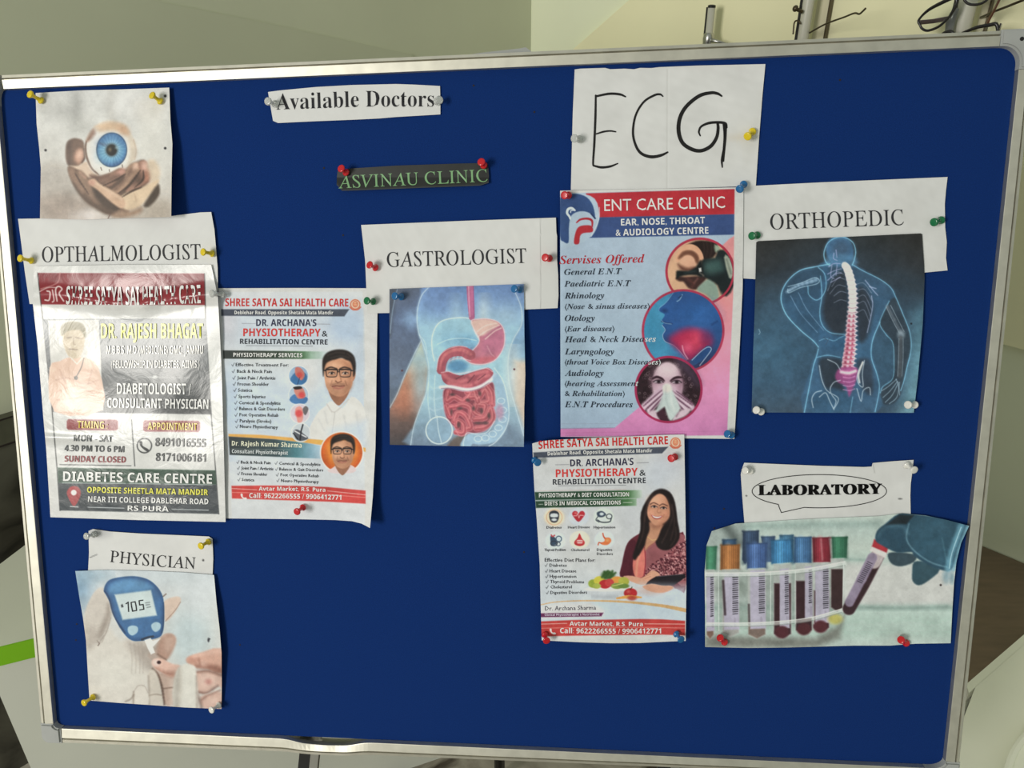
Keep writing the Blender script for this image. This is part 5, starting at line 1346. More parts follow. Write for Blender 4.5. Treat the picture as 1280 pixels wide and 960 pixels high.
s.text('& AUDIOLOGY CENTRE', 'sansb', [(410, 342), (940, 329)], 38, (228, 228, 226), frame=FN)
s.blk = 'lettering|red italic words'
s.text('Servises Offered', 'italb', [(88, 503), (575, 494)], 46, (190, 40, 52), frame=FN)
_d2 = in_ell((795, 245), (226, 228), FM); _d3 = in_ell((712, 580), (190, 188), FM)
def ic(x, y):
    k = (_d2(x, y) | _d3(x, y))[:, None]
    return np.where(k, np.array([[206, 210, 210]]), np.array([[50, 60, 74]]))
s.blk = 'lettering|dark italic list words'
for t, a, b, h, f in (('General E.N.T', (115, 566), (445, 560), 34, FN), ('Paediatric E.N.T', (115, 633), (497, 629), 34, FN), ('Rhinology', (117, 701), (344, 699), 34, FN), ('(Nose & sinus diseases)', (118, 761), (605, 757), 30, FN), ('Otology', (118, 829), (290, 828), 34, FN), ('(Ear diseases)', (118, 889), (403, 886), 30, FN),
                      ('Head & Neck Diseases', (118, 311), (640, 307), 34, FM), ('Laryngology', (118, 380), (400, 380), 34, FM), ('(throat Voice Box Diseases)', (118, 438), (668, 437), 30, FM), ('Audiology', (118, 503), (340, 503), 34, FM), ('(hearing Assessment', (118, 561), (540, 560), 30, FM), ('& Rehabilitation)', (118, 618), (462, 618), 30, FM), ('E.N.T Procedures', (118, 682), (507, 682), 34, FM)):
    s.text(t, 'italb', [a, b], h, ic, frame=f, res=1)
s.done()

# ---------------------------------------------------------------- ORTHOPEDIC heading and x-ray print
FO = (900, 210, 4)
s = Sheet('heading_sheet', 'white paper heading reading ORTHOPEDIC', 'notice', FO, [(112, 92), (500, 72), (1138, 45)], [(1138, 45), (1130, 110), (1124, 180), (1126, 300), (1134, 370), (1130, 450), (1138, 512)], [(116, 552), (180, 556), (600, 540), (1020, 523), (1138, 512)], [(112, 92), (114, 300), (116, 552)],
      0.0018, (186, 184, 175), paper_art(51, 2.4), dens=.9, seed=13)
s.text('ORTHOPEDIC', 'serif', [(252, 308), (580, 296), (920, 285)], 78, (48, 48, 48))
s.done()
FX = (920, 280, 3.8385)
def ort_art(A):
    A.poly([(60, 30), (920, 30), (920, 930), (60, 930)], vgrad([(50, (46, 45, 43)), (200, (50, 52, 54)), (380, (52, 70, 84)), (600, (62, 94, 116)), (760, (58, 84, 106)), (910, (64, 82, 98))]))
    A.ell((180, 600), (130, 200), (66, 106, 130), a=.6, soft=30); A.ell((740, 700), (70, 160), (60, 98, 122), a=.5, soft=24)
    A.poly([(840, 420), (920, 380), (920, 930), (780, 930), (830, 700)], vgrad([(400, (80, 120, 136)), (700, (112, 158, 170)), (900, (120, 164, 172))]), a=.75, soft=14)
    A.ell((500, 420), (330, 360), (50, 80, 104), a=.35, soft=50)
    body = (64, 108, 144); cy = (128, 190, 218)
    TORSO = [(445, 180), (400, 195), (420, 230), (400, 350), (400, 470), (395, 600), (365, 680), (325, 905), (672, 905), (688, 780), (668, 680), (650, 580), (690, 470), (730, 380), (765, 350), (740, 300), (660, 250), (580, 200)]
    A.poly(TORSO, body, a=.5, sm=3, soft=2)
    A.poly([(445, 190), (380, 205), (310, 220), (255, 265), (222, 320), (220, 380), (260, 450), (330, 520), (390, 580), (450, 610), (520, 600), (530, 540), (470, 530), (420, 500), (400, 420), (410, 350), (440, 280)], (54, 96, 130), a=.5, sm=3, soft=3)
    A.poly([(690, 470), (730, 380), (765, 355), (800, 430), (832, 520), (838, 600), (812, 720), (800, 790), (770, 850), (720, 868), (700, 840), (695, 800), (750, 740), (756, 640), (748, 560), (700, 500)], (52, 66, 78), a=.9, sm=3, soft=2)
    A.ell((498, 128), (76, 66), (70, 118, 158), rot=75, a=.85, soft=2); A.ell((505, 120), (46, 44), (62, 84, 106), a=.8, soft=8); A.poly([(445, 150), (560, 150), (575, 200), (440, 200)], (84, 128, 160), a=.7, sm=3, soft=4)
    A.poly([(440, 300), (500, 230), (530, 260), (540, 420), (525, 520), (470, 525), (430, 480), (415, 400)], (44, 48, 56), a=.85, sm=3, soft=5); A.poly([(590, 300), (640, 340), (655, 420), (630, 540), (590, 560), (575, 420)], (48, 54, 64), a=.85, sm=3, soft=5)
    A.poly([(400, 650), (460, 640), (510, 660), (500, 740), (520, 800), (470, 790), (430, 790), (405, 720)], (46, 54, 64), a=.85, sm=3, soft=4); A.poly([(580, 660), (640, 650), (660, 740), (650, 820), (600, 780)], (54, 64, 78), a=.8, sm=3, soft=4)
    A.poly([(360, 800), (440, 800), (560, 830), (540, 905), (360, 905)], (50, 88, 116), a=.5, sm=3, soft=8)
    # glowing outlines
    A.glow([(450, 200), (430, 180), (422, 140), (440, 92), (480, 66), (520, 64), (560, 88), (574, 130), (568, 170), (558, 196)], 9, cy, .85)
    A.glow([(560, 196), (610, 225), (690, 265), (742, 305), (766, 350), (800, 430), (834, 520), (840, 600), (820, 690), (804, 760), (790, 800)], 7, cy, .8)
    A.glow([(450, 192), (380, 205), (310, 222), (255, 265), (222, 320), (218, 375), (245, 440), (310, 510), (370, 560), (395, 590)], 9, cy, .9)
    A.glow([(345, 300), (350, 340), (385, 365), (415, 345), (432, 300), (425, 240), (395, 208)], 6, cy, .8)
    A.glow([(405, 250), (412, 340), (402, 420), (412, 480), (450, 520), (520, 530)], 6, cy, .8)
    A.glow([(395, 600), (385, 640), (372, 680), (352, 780), (328, 903)], 8, cy, .85); A.glow([(690, 470), (655, 560), (650, 640), (676, 720), (688, 790), (668, 900)], 7, cy, .85)
    A.glow([(735, 370), (705, 430), (690, 480), (720, 530), (752, 570), (758, 650), (752, 740), (705, 780), (692, 810)], 6, cy, .75); A.glow([(388, 640), (440, 630), (500, 640)], 6, cy, .7); A.glow([(560, 830), (548, 905)], 5, cy, .6)
    A.glow([(535, 530), (500, 545), (470, 560), (430, 550), (400, 560)], 5, cy, .6)
    # bones
    bone = (150, 180, 202)
    A.line([(245, 325), (300, 295), (385, 268)], [14, 10, 18], bone, .6, soft=2, sm=4); A.glow([(250, 300), (310, 284), (375, 258), (400, 270), (385, 288), (310, 305), (255, 330), (248, 312)], 4, (176, 206, 222), .8)
    A.glow([(262, 345), (310, 430), (390, 520)], 4, (130, 166, 196), .6); A.glow([(300, 330), (340, 410), (420, 510)], 4, (130, 166, 196), .6)
    A.glow([(420, 545), (440, 560), (430, 578), (450, 545)], 4, (60, 80, 100), .8)
    A.line([(725, 395), (760, 460), (790, 520)], [16, 12, 14], (120, 128, 136), .55, soft=2); A.glow([(722, 400), (750, 460), (782, 520)], 3, (170, 184, 192), .7); A.glow([(742, 390), (775, 455), (806, 515)], 3, (170, 184, 192), .7); A.ell((792, 530), (18, 20), (160, 176, 186), a=.7, soft=3)
    A.line([(790, 545), (790, 640), (784, 730)], 22, (84, 88, 92), .7, soft=2); A.glow([(782, 550), (780, 640), (776, 730)], 3, (150, 164, 172), .7); A.glow([(802, 550), (802, 640), (796, 730)], 3, (150, 164, 172), .7)
    for p in ([(770, 745), (730, 780), (700, 800)], [(775, 755), (740, 800), (706, 832)], [(780, 760), (750, 820), (716, 856)], [(785, 760), (772, 830), (736, 862)], [(768, 745), (780, 775), (785, 820)]): A.glow(p, 4, (160, 186, 200), .75)
    for k, (xa, ya, xb, yb) in enumerate([(515, 240, 440, 320), (520, 265, 460, 300), (525, 300, 450, 335), (530, 330, 470, 345), (530, 370, 470, 378), (575, 290, 650, 330), (580, 320, 655, 372), (585, 350, 650, 410), (590, 380, 645, 440), (590, 420, 640, 470)]):
        A.glow([(xa, ya), ((xa + xb) / 2, min(ya, yb) - 6), (xb, yb)], 3.5, (150, 160, 180), .55)
    for p in ([(445, 205), (470, 190), (500, 190)], [(440, 240), (470, 225), (505, 215)], [(440, 270), (475, 240), (505, 235)], [(460, 200), (455, 250), (470, 262)], [(485, 195), (480, 245)], [(470, 140), (468, 165), (485, 175)], [(480, 125), (484, 160)], [(455, 280), (500, 255)]): A.glow(p, 4, (176, 176, 214), .75)
    for p in ([(620, 270), (660, 320), (680, 342)], [(640, 300), (672, 310)], [(650, 345), (655, 400), (630, 520)]): A.glow(p, 5, (176, 184, 214), .75)
    # spine
    sp = np.array([(520, 195), (534, 215), (548, 260), (557, 310), (560, 370), (556, 430), (552, 490), (550, 550), (545, 610), (538, 660), (532, 720)], float)
    A.line(sp, [22, 30, 32, 30, 28, 30, 34, 40, 46, 50, 46], vgrad([(190, (236, 226, 220)), (400, (234, 222, 220)), (480, (222, 176, 184)), (600, (206, 130, 150)), (720, (212, 160, 176))]), 1, sm=6, soft=2)
    q = resample(smooth_pts(sp, 8), LIN(.02, .98, 24))
    for k in range(24):
        x, y = q[k]; w = 13 + 13 * k / 23
        A.ell((x - w, y), (5, 6), (226, 206, 204), a=.8, soft=1.5); A.line([(x + w * .7, y - 3), (x + w * 1.5, y + 3)], 4, (214, 196, 210), .75, soft=1.2)
        dark = (186, 172, 172) if k < 9 else ((176, 84, 104) if k > 12 else (170, 130, 140))
        A.line([(x - w, y + 3), (x, y + 6), (x + w, y + 2)], 4.5, dark, .8, soft=1, sm=3)
        A.line([(x + w * .8, y - 4), (x + w * 1.25, y + 1), (x + w * 1.05, y + 8)], 6, (232, 214, 216), .85, soft=1.2, sm=3)
        if k > 10:
            A.ell((x - w * .45, y - 2), (7, 6), (150, 50, 78), a=.8, soft=1.5); A.ell((x + w * .4, y - 2), (6, 6), (166, 66, 92), a=.8, soft=1.5); A.ell((x, y - 4), (6, 5), (238, 214, 214), a=.8, soft=1.5)
    # pelvis
    A.poly([(500, 690), (580, 690), (580, 740), (560, 790), (542, 828), (528, 780), (490, 760), (476, 730)], (160, 76, 130), a=.9, sm=3, soft=2); A.line([(505, 710), (540, 715), (572, 706)], 14, (236, 206, 210), .9, soft=2, sm=4)
    for y in (735, 755, 775, 795): A.line([(515, y), (545, y + 4), (570, y - 4)], 4, (214, 150, 196), .7, soft=1.2, sm=3)
    for p in ([(610, 660), (590, 700), (580, 740), (590, 770), (610, 780), (606, 720), (616, 655)], [(580, 790), (600, 850), (610, 800), (640, 785), (645, 820)], [(500, 750), (470, 760), (452, 790), (460, 820), (480, 850), (470, 885), (490, 850), (486, 830), (450, 810)], [(400, 680), (410, 740), (430, 790), (450, 810)], [(400, 830), (430, 810), (450, 850), (470, 890)], [(370, 880), (364, 840), (380, 810), (410, 800)], [(440, 650), (480, 670), (500, 700)]): A.glow(p, 5, (196, 210, 218), .8)
    A.line([(608, 665), (588, 720), (592, 760)], 8, (226, 222, 214), .9, soft=1.5, sm=4)
    A.line([(110, 505), (116, 520), (110, 530)], 3, (130, 160, 176), .8); A.ell((841, 478), 4, (20, 26, 34))
    A.texture(0.05, 84); A.mottle(20, 1.6, 7); A.grain(2.0)
Sheet('picture_sheet', 'dark x-ray style print of a man holding his back, spine lit white and pink', 'picture', FX, [(97, 88), (106, 82), (480, 64), (885, 45), (893, 49)], [(893, 49), (903, 200), (905, 260), (896, 480), (872, 740), (853, 906)], [(75, 904), (450, 906), (853, 906)], [(97, 88), (90, 400), (82, 620), (75, 904)],
      lambda x, y: 0.0034 + .004 * np.clip((x - 1100) / 60, 0, 1) * np.clip((y - 340) / 100, 0, 1) * np.clip((520 - y) / 60, 0, 1), (188, 186, 180), ort_art,
      parts=[('spine', in_poly([(505, 190), (550, 190), (585, 300), (590, 400), (590, 560), (590, 700), (575, 760), (545, 828), (500, 770), (478, 730), (500, 690), (520, 520), (535, 400), (535, 300)], FX), 'printed white and pink spine')],
      dens=1.8, m=M_GLOSSY, seed=14).done()

# ---------------------------------------------------------------- diet consultation poster
FD, FF = (640, 530, 5.3333), (640, 650, 5.3333)
def ph2_art(A):
    A.fr(*FD)
    A.poly([(100, 60), (1200, 60), (1200, 1500), (100, 1500)], vgrad([(60, (202, 201, 199)), (500, (198, 200, 202)), (900, (200, 201, 201)), (1150, (196, 202, 206)), (1500, (204, 203, 200))]))
    for c, r, col, a in [((1000, 330), (130, 120), (190, 196, 206), .6), ((800, 640), (60, 160), (190, 192, 196), .6), ((1080, 480), (60, 90), (206, 204, 202), .6), ((250, 1050), (80, 200), (192, 198, 204), .5)]: A.ell(c, r, col, a=a, soft=14)
    A.poly([(142, 190), (500, 170), (1042, 152), (1000, 196), (500, 212), (145, 226)], (78, 84, 98)); emblem(A, (1090, 124), 36)
    A.line([(290, 272), (380, 270)], 3, (140, 140, 146)); A.line([(832, 260), (910, 257)], 3, (140, 140, 146)); A.line([(310, 412), (760, 408)], 3, (120, 122, 126))
    grn = vgrad([(150, (46, 76, 58)), (640, (50, 84, 60)), (770, (74, 120, 72)), (820, (140, 172, 140)), (870, (198, 202, 200))], 0)
    A.poly([(152, 454), (870, 440), (870, 494), (155, 508)], grn); A.poly([(156, 514), (830, 498), (830, 545), (160, 560)], grn)
    A.line([(178, 536), (206, 535)], 3, (206, 206, 200)); A.line([(742, 524), (800, 523)], 3, (206, 206, 200))
    A.line([(165, 446), (500, 440), (760, 436)], 2, (190, 150, 140), .6)
    # six icons
    for c, col in (((282, 622), (226, 214, 190)), ((445, 618), (202, 208, 220)), ((612, 618), (206, 214, 206)), ((290, 778), (206, 216, 222)), ((452, 772), (226, 216, 196)), ((616, 772), (206, 214, 224))):
        A.ell(c, (66, 58), col, soft=1.5)
    A.ell((285, 622), (50, 50), (228, 196, 150), a=.5, soft=8); A.ring((282, 622), (52, 50), 5, (206, 140, 110), .6)
    A.poly([(250, 590), (282, 576), (312, 592), (312, 630), (296, 655), (266, 655), (250, 630)], (54, 58, 66), sm=3); A.poly([(260, 598), (302, 598), (304, 620), (258, 620)], (206, 210, 214), sm=2); A.ell((281, 638), (18, 9), (206, 210, 214))
    HT = [(443, 652), (406, 612), (402, 592), (416, 580), (434, 584), (443, 598), (454, 584), (472, 580), (485, 594), (480, 614)]
    A.poly(HT, (196, 50, 62), sm=4); A.line([(412, 612), (430, 612), (438, 596), (446, 626), (454, 608), (476, 610)], 4, (236, 190, 190)); A.ell((424, 594), (8, 6), (230, 130, 130), a=.8, soft=1.5)
    A.poly([(566, 590), (600, 580), (628, 604), (600, 622), (572, 616)], (66, 78, 96), sm=3); A.ell((598, 600), (14, 10), (196, 206, 212)); A.ring((648, 616), (18, 16), 6, (66, 70, 80)); A.ell((648, 616), (12, 11), (206, 212, 216)); A.line([(570, 640), (600, 655), (650, 652), (662, 630)], 8, (66, 70, 80), sm=5); A.line([(572, 618), (560, 640), (580, 654)], 6, (66, 70, 80), sm=4); A.ell((606, 638), (20, 9), (206, 212, 216))
    A.ring((312, 766), (18, 18), 7, (70, 90, 110)); A.ell((312, 766), 12, (190, 206, 216)); A.poly([(258, 746), (290, 760), (296, 800), (262, 812), (256, 780)], (64, 84, 104), sm=3); A.line([(262, 740), (270, 750), (284, 742)], 9, (196, 80, 84), sm=3); A.ring((280, 796), (22, 16), 6, (58, 66, 78)); A.ring((308, 800), (14, 12), 5, (58, 66, 78))
    A.poly([(450, 730), (466, 762), (484, 786), (478, 806), (450, 814), (420, 804), (416, 784), (436, 760)], (192, 46, 52), sm=4); A.ell((452, 784), (24, 16), (222, 130, 130), a=.7, soft=1.5); A.line([(436, 778), (468, 778)], 5, (240, 214, 210)); A.line([(438, 792), (466, 792)], 5, (240, 214, 210))
    A.poly([(608, 738), (620, 756), (650, 758), (662, 780), (640, 804), (606, 806), (590, 792), (612, 784), (618, 770)], (222, 120, 66), sm=4); A.line([(606, 730), (610, 748), (620, 764)], 9, (206, 96, 60), sm=4); A.line([(596, 796), (580, 790), (574, 806)], 8, (206, 96, 60), sm=4); A.ell((636, 776), (10, 9), (240, 170, 110), a=.8, soft=2)
    # woman
    F = FD
    A.fr(*FF)
    A.poly([(722, 375), (735, 290), (760, 180), (790, 130), (850, 90), (910, 60), (1000, 70), (1100, 90), (1152, 110), (1158, 460), (1100, 460), (960, 430), (880, 420), (800, 390)], (112, 46, 58), sm=3)
    A.poly([(722, 375), (735, 290), (760, 180), (800, 130), (830, 160), (806, 260), (800, 370)], (92, 36, 50), sm=3, soft=1.5)
    A.poly([(890, 180), (960, 130), (1060, 110), (1152, 104), (1160, 440), (1080, 400), (950, 400), (890, 350)], (158, 94, 100), sm=2)
    r2 = np.random.RandomState(8)
    for k in range(900):
        x, y = r2.uniform(890, 1158), r2.uniform(115, 400)
        if y < 330 - (x - 890) * .75: continue
        A.ell((x, y), (r2.uniform(4, 9), r2.uniform(3, 6)), [(82, 34, 46), (92, 40, 52), (206, 150, 150)][k % 3], rot=r2.uniform(0, 90), a=.85, soft=.6)
    A.poly([(812, 250), (850, 190), (886, 170), (892, 280), (880, 370), (830, 385), (806, 330)], (216, 120, 108), sm=3); A.line([(828, 370), (836, 280), (858, 200)], 12, (232, 160, 130), .8, soft=2, sm=4); A.line([(884, 180), (890, 280), (880, 370)], 7, (150, 50, 66), .9, sm=4)
    A.line([(892, 190), (950, 150), (1010, 120)], 8, (130, 50, 64), .9, sm=4); A.line([(1090, 130), (1080, 200), (1060, 260)], 10, (120, 50, 60), .6, soft=2)
    A.fr(765, 600, 6.4)
    HR = (38, 30, 31)
    A.poly([(165, 610), (200, 500), (228, 400), (234, 260), (285, 150), (340, 88), (400, 70), (460, 98), (502, 180), (522, 330), (540, 440), (520, 500), (470, 550), (420, 560), (372, 540), (352, 500), (330, 480), (270, 520), (215, 600), (185, 640)], HR, sm=3, soft=1.8)
    A.poly([(300, 340), (400, 350), (392, 400), (362, 480), (300, 530), (262, 560), (276, 450)], (196, 142, 112), sm=3, soft=2); A.poly([(300, 340), (400, 350), (396, 376), (340, 392), (300, 372)], (158, 106, 84), sm=3, soft=4, a=.8)
    A.line([(285, 455), (320, 480), (352, 476)], 4, (216, 184, 120), .8, sm=4)
    A.poly([(278, 240), (290, 190), (330, 140), (370, 112), (410, 118), (446, 160), (464, 230), (456, 300), (404, 350), (352, 364), (312, 334), (286, 296)], (206, 148, 118), sm=4, soft=1.5)
    A.poly([(430, 140), (464, 220), (456, 300), (410, 350), (370, 362), (420, 300), (440, 220)], (176, 116, 90), sm=4, soft=5, a=.75); A.ell((350, 160), (50, 30), (222, 168, 138), a=.7, soft=6); A.ell((312, 268), (24, 20), (222, 156, 130), a=.7, soft=5); A.ell((425, 276), (22, 18), (208, 140, 114), a=.7, soft=5)
    for ex, ey in ((338, 214), (412, 224)):
        A.line([(ex - 32, ey - 20), (ex - 5, ey - 32), (ex + 30, ey - 18)], 6, (64, 38, 34), .9, sm=4, soft=1.2); A.ell((ex, ey), (28, 12), (150, 98, 78), a=.6, soft=3); A.ell((ex, ey), (20, 7), (216, 200, 192), soft=1); A.ell((ex + 1, ey), (9, 8), (28, 20, 22), soft=1); A.line([(ex - 24, ey), (ex, ey - 10), (ex + 24, ey + 2)], 5, (36, 22, 24), .9, sm=4, soft=1)
    A.line([(372, 222), (362, 252), (374, 262), (390, 256)], 6, (160, 104, 82), .7, sm=4, soft=1.5)
    A.poly([(314, 280), (340, 288), (370, 292), (402, 286), (386, 308), (356, 314), (330, 304)], (166, 66, 66), sm=4, soft=1); A.poly([(322, 284), (342, 291), (370, 294), (396, 289), (380, 302), (356, 306), (334, 299)], (232, 224, 218), sm=4, soft=.9)
    A.line([(304, 268), (308, 292)], 4, (170, 112, 90), .6, soft=1.5); A.line([(416, 276), (410, 298)], 4, (160, 100, 80), .6, soft=1.5)
    A.poly([(372, 96), (330, 130), (292, 190), (278, 260), (292, 330), (300, 400), (270, 470), (215, 600), (190, 560), (230, 400), (236, 260), (290, 150), (340, 92)], HR, sm=3, soft=1.8)
    A.poly([(384, 92), (430, 130), (460, 200), (466, 290), (440, 340), (402, 390), (372, 460), (352, 500), (372, 540), (430, 558), (500, 520), (538, 440), (520, 320), (500, 180), (460, 100)], HR, sm=3, soft=1.8)
    for p in ([(300, 160), (262, 280), (250, 420), (210, 540)], [(330, 110), (280, 200), (262, 330)], [(480, 200), (500, 340), (470, 480)], [(450, 150), (486, 280), (440, 420), (400, 500)], [(510, 380), (510, 460), (470, 530)]): A.line(p, 7, (84, 66, 62), .55, soft=2, sm=6)
    A.fr(*FF)
    A.poly([(840, 400), (890, 372), (930, 336), (975, 350), (980, 372), (930, 392), (900, 420), (860, 430)], (216, 160, 132), sm=3); A.poly([(740, 380), (800, 372), (890, 400), (890, 430), (830, 424)], (214, 160, 134), sm=3)
    A.poly([(905, 412), (960, 376), (1150, 360), (1160, 380), (1080, 436), (1000, 444), (890, 436)], (38, 34, 40), sm=0); A.line([(965, 378), (1140, 362)], 4, (96, 92, 98), .8)
    A.poly([(870, 445), (930, 425), (1000, 438), (1060, 440), (1080, 460), (1010, 490), (930, 480)], (216, 162, 136), sm=3); A.line([(900, 470), (1010, 468)], 3, (176, 120, 100), .7)
    for y in (350, 362, 376): A.line([(885, y + 14), (925, y)], 3, (170, 110, 90), .6)
    A.poly([(860, 430), (1160, 440), (1162, 600), (760, 600), (800, 500)], (196, 206, 216), a=.8, soft=8); A.ell((920, 470), (70, 24), (214, 160, 136), a=.5, soft=6)
    A.poly([(870, 445), (930, 428), (1000, 438), (1060, 440), (1070, 458), (1010, 484), (930, 478)], (214, 160, 134), sm=3)
    # fruit bowl
    A.poly([(508, 448), (520, 500), (570, 520), (700, 522), (770, 490), (790, 445)], (196, 200, 204), sm=3); A.poly([(510, 450), (790, 448), (780, 470), (520, 474)], (222, 222, 220), sm=2, soft=1.5); A.ell((620, 512), (70, 8), (150, 156, 162), a=.6, soft=4)
    A.ell((540, 424), (32, 28), (150, 168, 60)); A.ell((585, 404), (40, 30), (206, 196, 70)); A.ell((640, 368), (44, 30), (70, 104, 54), soft=2)
    for p in ([(600, 380), (640, 340)], [(620, 384), (650, 350)], [(650, 384), (690, 352)], [(630, 360), (615, 345)], [(660, 370), (670, 340)]): A.line(p, 12, (58, 96, 46), .9, soft=1.5)
    A.ell((700, 400), (40, 24), (222, 150, 66)); A.ell((745, 410), (36, 30), (176, 178, 70)); A.ell((620, 428), (40, 30), (186, 48, 54)); A.ell((650, 418), (30, 26), (200, 70, 70)); A.ell((700, 440), (40, 20), (136, 160, 74)); A.ell((745, 440), (36, 16), (120, 150, 70)); A.ell((565, 440), (28, 18), (170, 180, 80)); A.line([(670, 440), (740, 424)], 5, (220, 214, 130), .8)
    A.ell((790, 488), (44, 34), (192, 46, 52)); A.ell((776, 478), (12, 9), (226, 120, 110), a=.7, soft=2); A.line([(790, 462), (800, 448)], 5, (60, 70, 40)); A.line([(700, 522), (780, 512), (860, 516)], [10, 24, 10], (222, 160, 80), sm=4); A.ell((800, 520), (30, 16), (186, 60, 50), a=.8, soft=1.5)
    # lower bands
    A.poly([(185, 575), (300, 552), (500, 544), (760, 548), (1000, 572), (1156, 606), (1158, 680), (185, 680)], (188, 204, 216), a=.75, soft=2, sm=0); A.poly([(185, 575), (300, 552), (520, 546), (620, 600), (600, 650), (185, 660)], (210, 208, 206), a=.9, soft=4)
    A.line([(188, 566), (300, 546), (500, 538), (760, 546), (1000, 572), (1156, 602)], [5, 6, 8, 14, 20, 26], (206, 164, 110), .95, sm=5)
    A.poly([(188, 622), (610, 618), (596, 642), (190, 648)], (112, 50, 92))
    A.poly([(188, 676), (420, 666), (640, 664), (860, 660), (1000, 662), (1154, 672), (1154, 770), (1000, 764), (640, 768), (380, 772), (196, 776)], (198, 66, 62))
    A.line([(190, 694), (366, 689)], 3.5, (232, 190, 180)); A.line([(886, 692), (1152, 694)], 3.5, (232, 190, 180)); A.line([(192, 722), (500, 716), (860, 716), (1152, 720)], 3, (226, 150, 140), sm=4)
    handset(A, 270, 742, 18, (232, 226, 222))
    for x, y in ((220, 311), (222, 350), (224, 386), (226, 421), (226, 457), (228, 494)): check(A, x, y, 20)
    A.texture(0.035, 68); A.mottle(22, 2, 17); A.grain(2.0)
s = Sheet('poster_sheet', 'diet consultation poster with a smiling long haired woman and a fruit bowl', 'poster', FD, [(135, 130), (180, 117), (250, 108), (350, 102), (450, 97), (700, 87), (1000, 73), (1148, 70)], [(1148, 70), (1155, 500), (1160, 850), (1162, 1080), (1158, 1446)],
      [(198, 1442), (450, 1455), (660, 1461), (850, 1460), (1010, 1452), (1158, 1446)], [(135, 130), (142, 300), (150, 450), (165, 640), (185, 940), (190, 1160), (198, 1442)],
      lambda x, y: 0.0060 + 0.006 * np.exp(-((y - 548) / 14.0) ** 2) * np.clip((780 - x) / 110, 0, 1) + .002 * np.sin((x - 670) / 30.0) * np.clip((y - 700) / 100, 0, 1) + .002, (203, 202, 199), ph2_art,
      parts=[('portrait', in_poly([(722, 1015), (735, 930), (760, 820), (800, 760), (880, 640), (900, 520), (925, 460), (985, 434), (1040, 446), (1075, 490), (1112, 740), (1152, 750), (1160, 1000), (1160, 1090), (1080, 1100), (900, 1100), (840, 1060)], FD), 'printed woman in a maroon sari with a clipboard'),
             ('fruit_bowl', in_poly([(505, 440), (560, 380), (640, 332), (700, 350), (790, 420), (840, 460), (865, 515), (800, 545), (700, 530), (570, 525), (510, 490)], FF), 'printed bowl of fruit'),
             ('address_band', in_poly([(142, 190), (500, 170), (1042, 152), (1000, 196), (500, 212), (145, 226)], FD), 'slate grey address band'), ('green_band', in_poly([(152, 454), (870, 440), (870, 494), (160, 560)], FD), 'two green heading bands'),
             ('phone_band', in_poly([(188, 676), (640, 664), (1000, 662), (1154, 672), (1154, 770), (640, 768), (196, 776)], FF), 'red phone number band')] +
            [('icon', in_ell(c, (66, 58), FD), l) for c, l in (((282, 622), 'glucose meter icon'), ((445, 618), 'red heart icon'), ((612, 618), 'blood pressure cuff icon'), ((290, 778), 'thyroid icon'), ((452, 772), 'red drop icon'), ((616, 772), 'orange stomach icon'))],
      dens=1.9, seed=16)
s.blk = 'lettering|red and navy heading words'
s.text('SHREE SATYA SAI HEALTH CARE', 'sansb', [(178, 167), (450, 152), (750, 143), (1040, 135)], 54, RED, frame=FD, res=1)
s.text('Deblehar Road, Opposite Shetala Mata Mandir', 'sansb', [(238, 210), (500, 200), (935, 188)], 24, (222, 224, 226), frame=FD, res=1)
s.text("DR. ARCHANA'S", 'sansb', [(388, 283), (810, 273)], 46, (52, 50, 78), frame=FD)
s.text('PHYSIOTHERAPY', 'sansb', [(292, 355), (838, 345)], 52, (214, 58, 54), frame=FD)
s.text('&', 'sansb', [(850, 346), (892, 344)], 42, TXT, frame=FD)
s.text('REHABILITATION CENTRE', 'sansb', [(272, 405), (892, 394)], 36, (50, 54, 62), frame=FD)
s.blk = 'lettering|white words on the green bands'
s.text('PHYSIOTHERAPY & DIET CONSULTATION', 'sansb', [(180, 489), (780, 482)], 27, (226, 228, 222), frame=FD, res=1)
s.text('DIETS IN MEDICAL CONDITIONS', 'sansb', [(218, 543), (726, 536)], 26, (226, 228, 222), frame=FD, res=1)
s.blk = 'lettering|icon captions'
for t, a, b, h in (('Diabetes', (230, 698), (330, 697), 17), ('Heart Disease', (373, 697), (518, 695), 17), ('Hypertension', (545, 697), (688, 696), 17), ('Thyroid Problem', (216, 848), (358, 846), 17), ('Cholesterol', (392, 848), (514, 847), 17), ('Digestive', (566, 847), (668, 846), 17), ('Disorders', (566, 874), (672, 874), 17)):
    s.blk = 'lettering|caption %s' % t if t[:4] not in ('Dige', 'Diso') else 'lettering|caption Digestive Disorders'
    s.text(t, 'sans', [a, b], h, (58, 58, 64), frame=FD, res=1, bold=(-.12, .12))
s.blk = 'lettering|diet plan list words'
s.text('Effective Diet Plans for:', 'sans', [(218, 918), (555, 920)], 24, (58, 58, 64), frame=FD, res=1, bold=(-.12, .12))
for t, a, b in (('Diabetes', (250, 312), (364, 312)), ('Heart Disease', (250, 350), (428, 350)), ('Hypertension', (252, 386), (428, 386)), ('Thyroid Problems', (254, 421), (480, 423)), ('Cholesterol', (256, 457), (398, 456)), ('Digestive Disorders', (256, 494), (500, 492))):
    s.text(t, 'sans', [a, b], 21, (60, 60, 66), frame=FF, res=1, bold=(-.12, .12))
s.blk = 'lettering|name words'
s.text('Dr. Archana Sharma', 'sans', [(220, 604), (560, 598)], 29, (66, 62, 76), frame=FF, res=1)
s.text('Clinical Physiotherapist & Nutritionist', 'sansb', [(218, 640), (584, 636)], 15, (206, 190, 206), frame=FF, res=1)
s.blk = 'lettering|white phone number words'
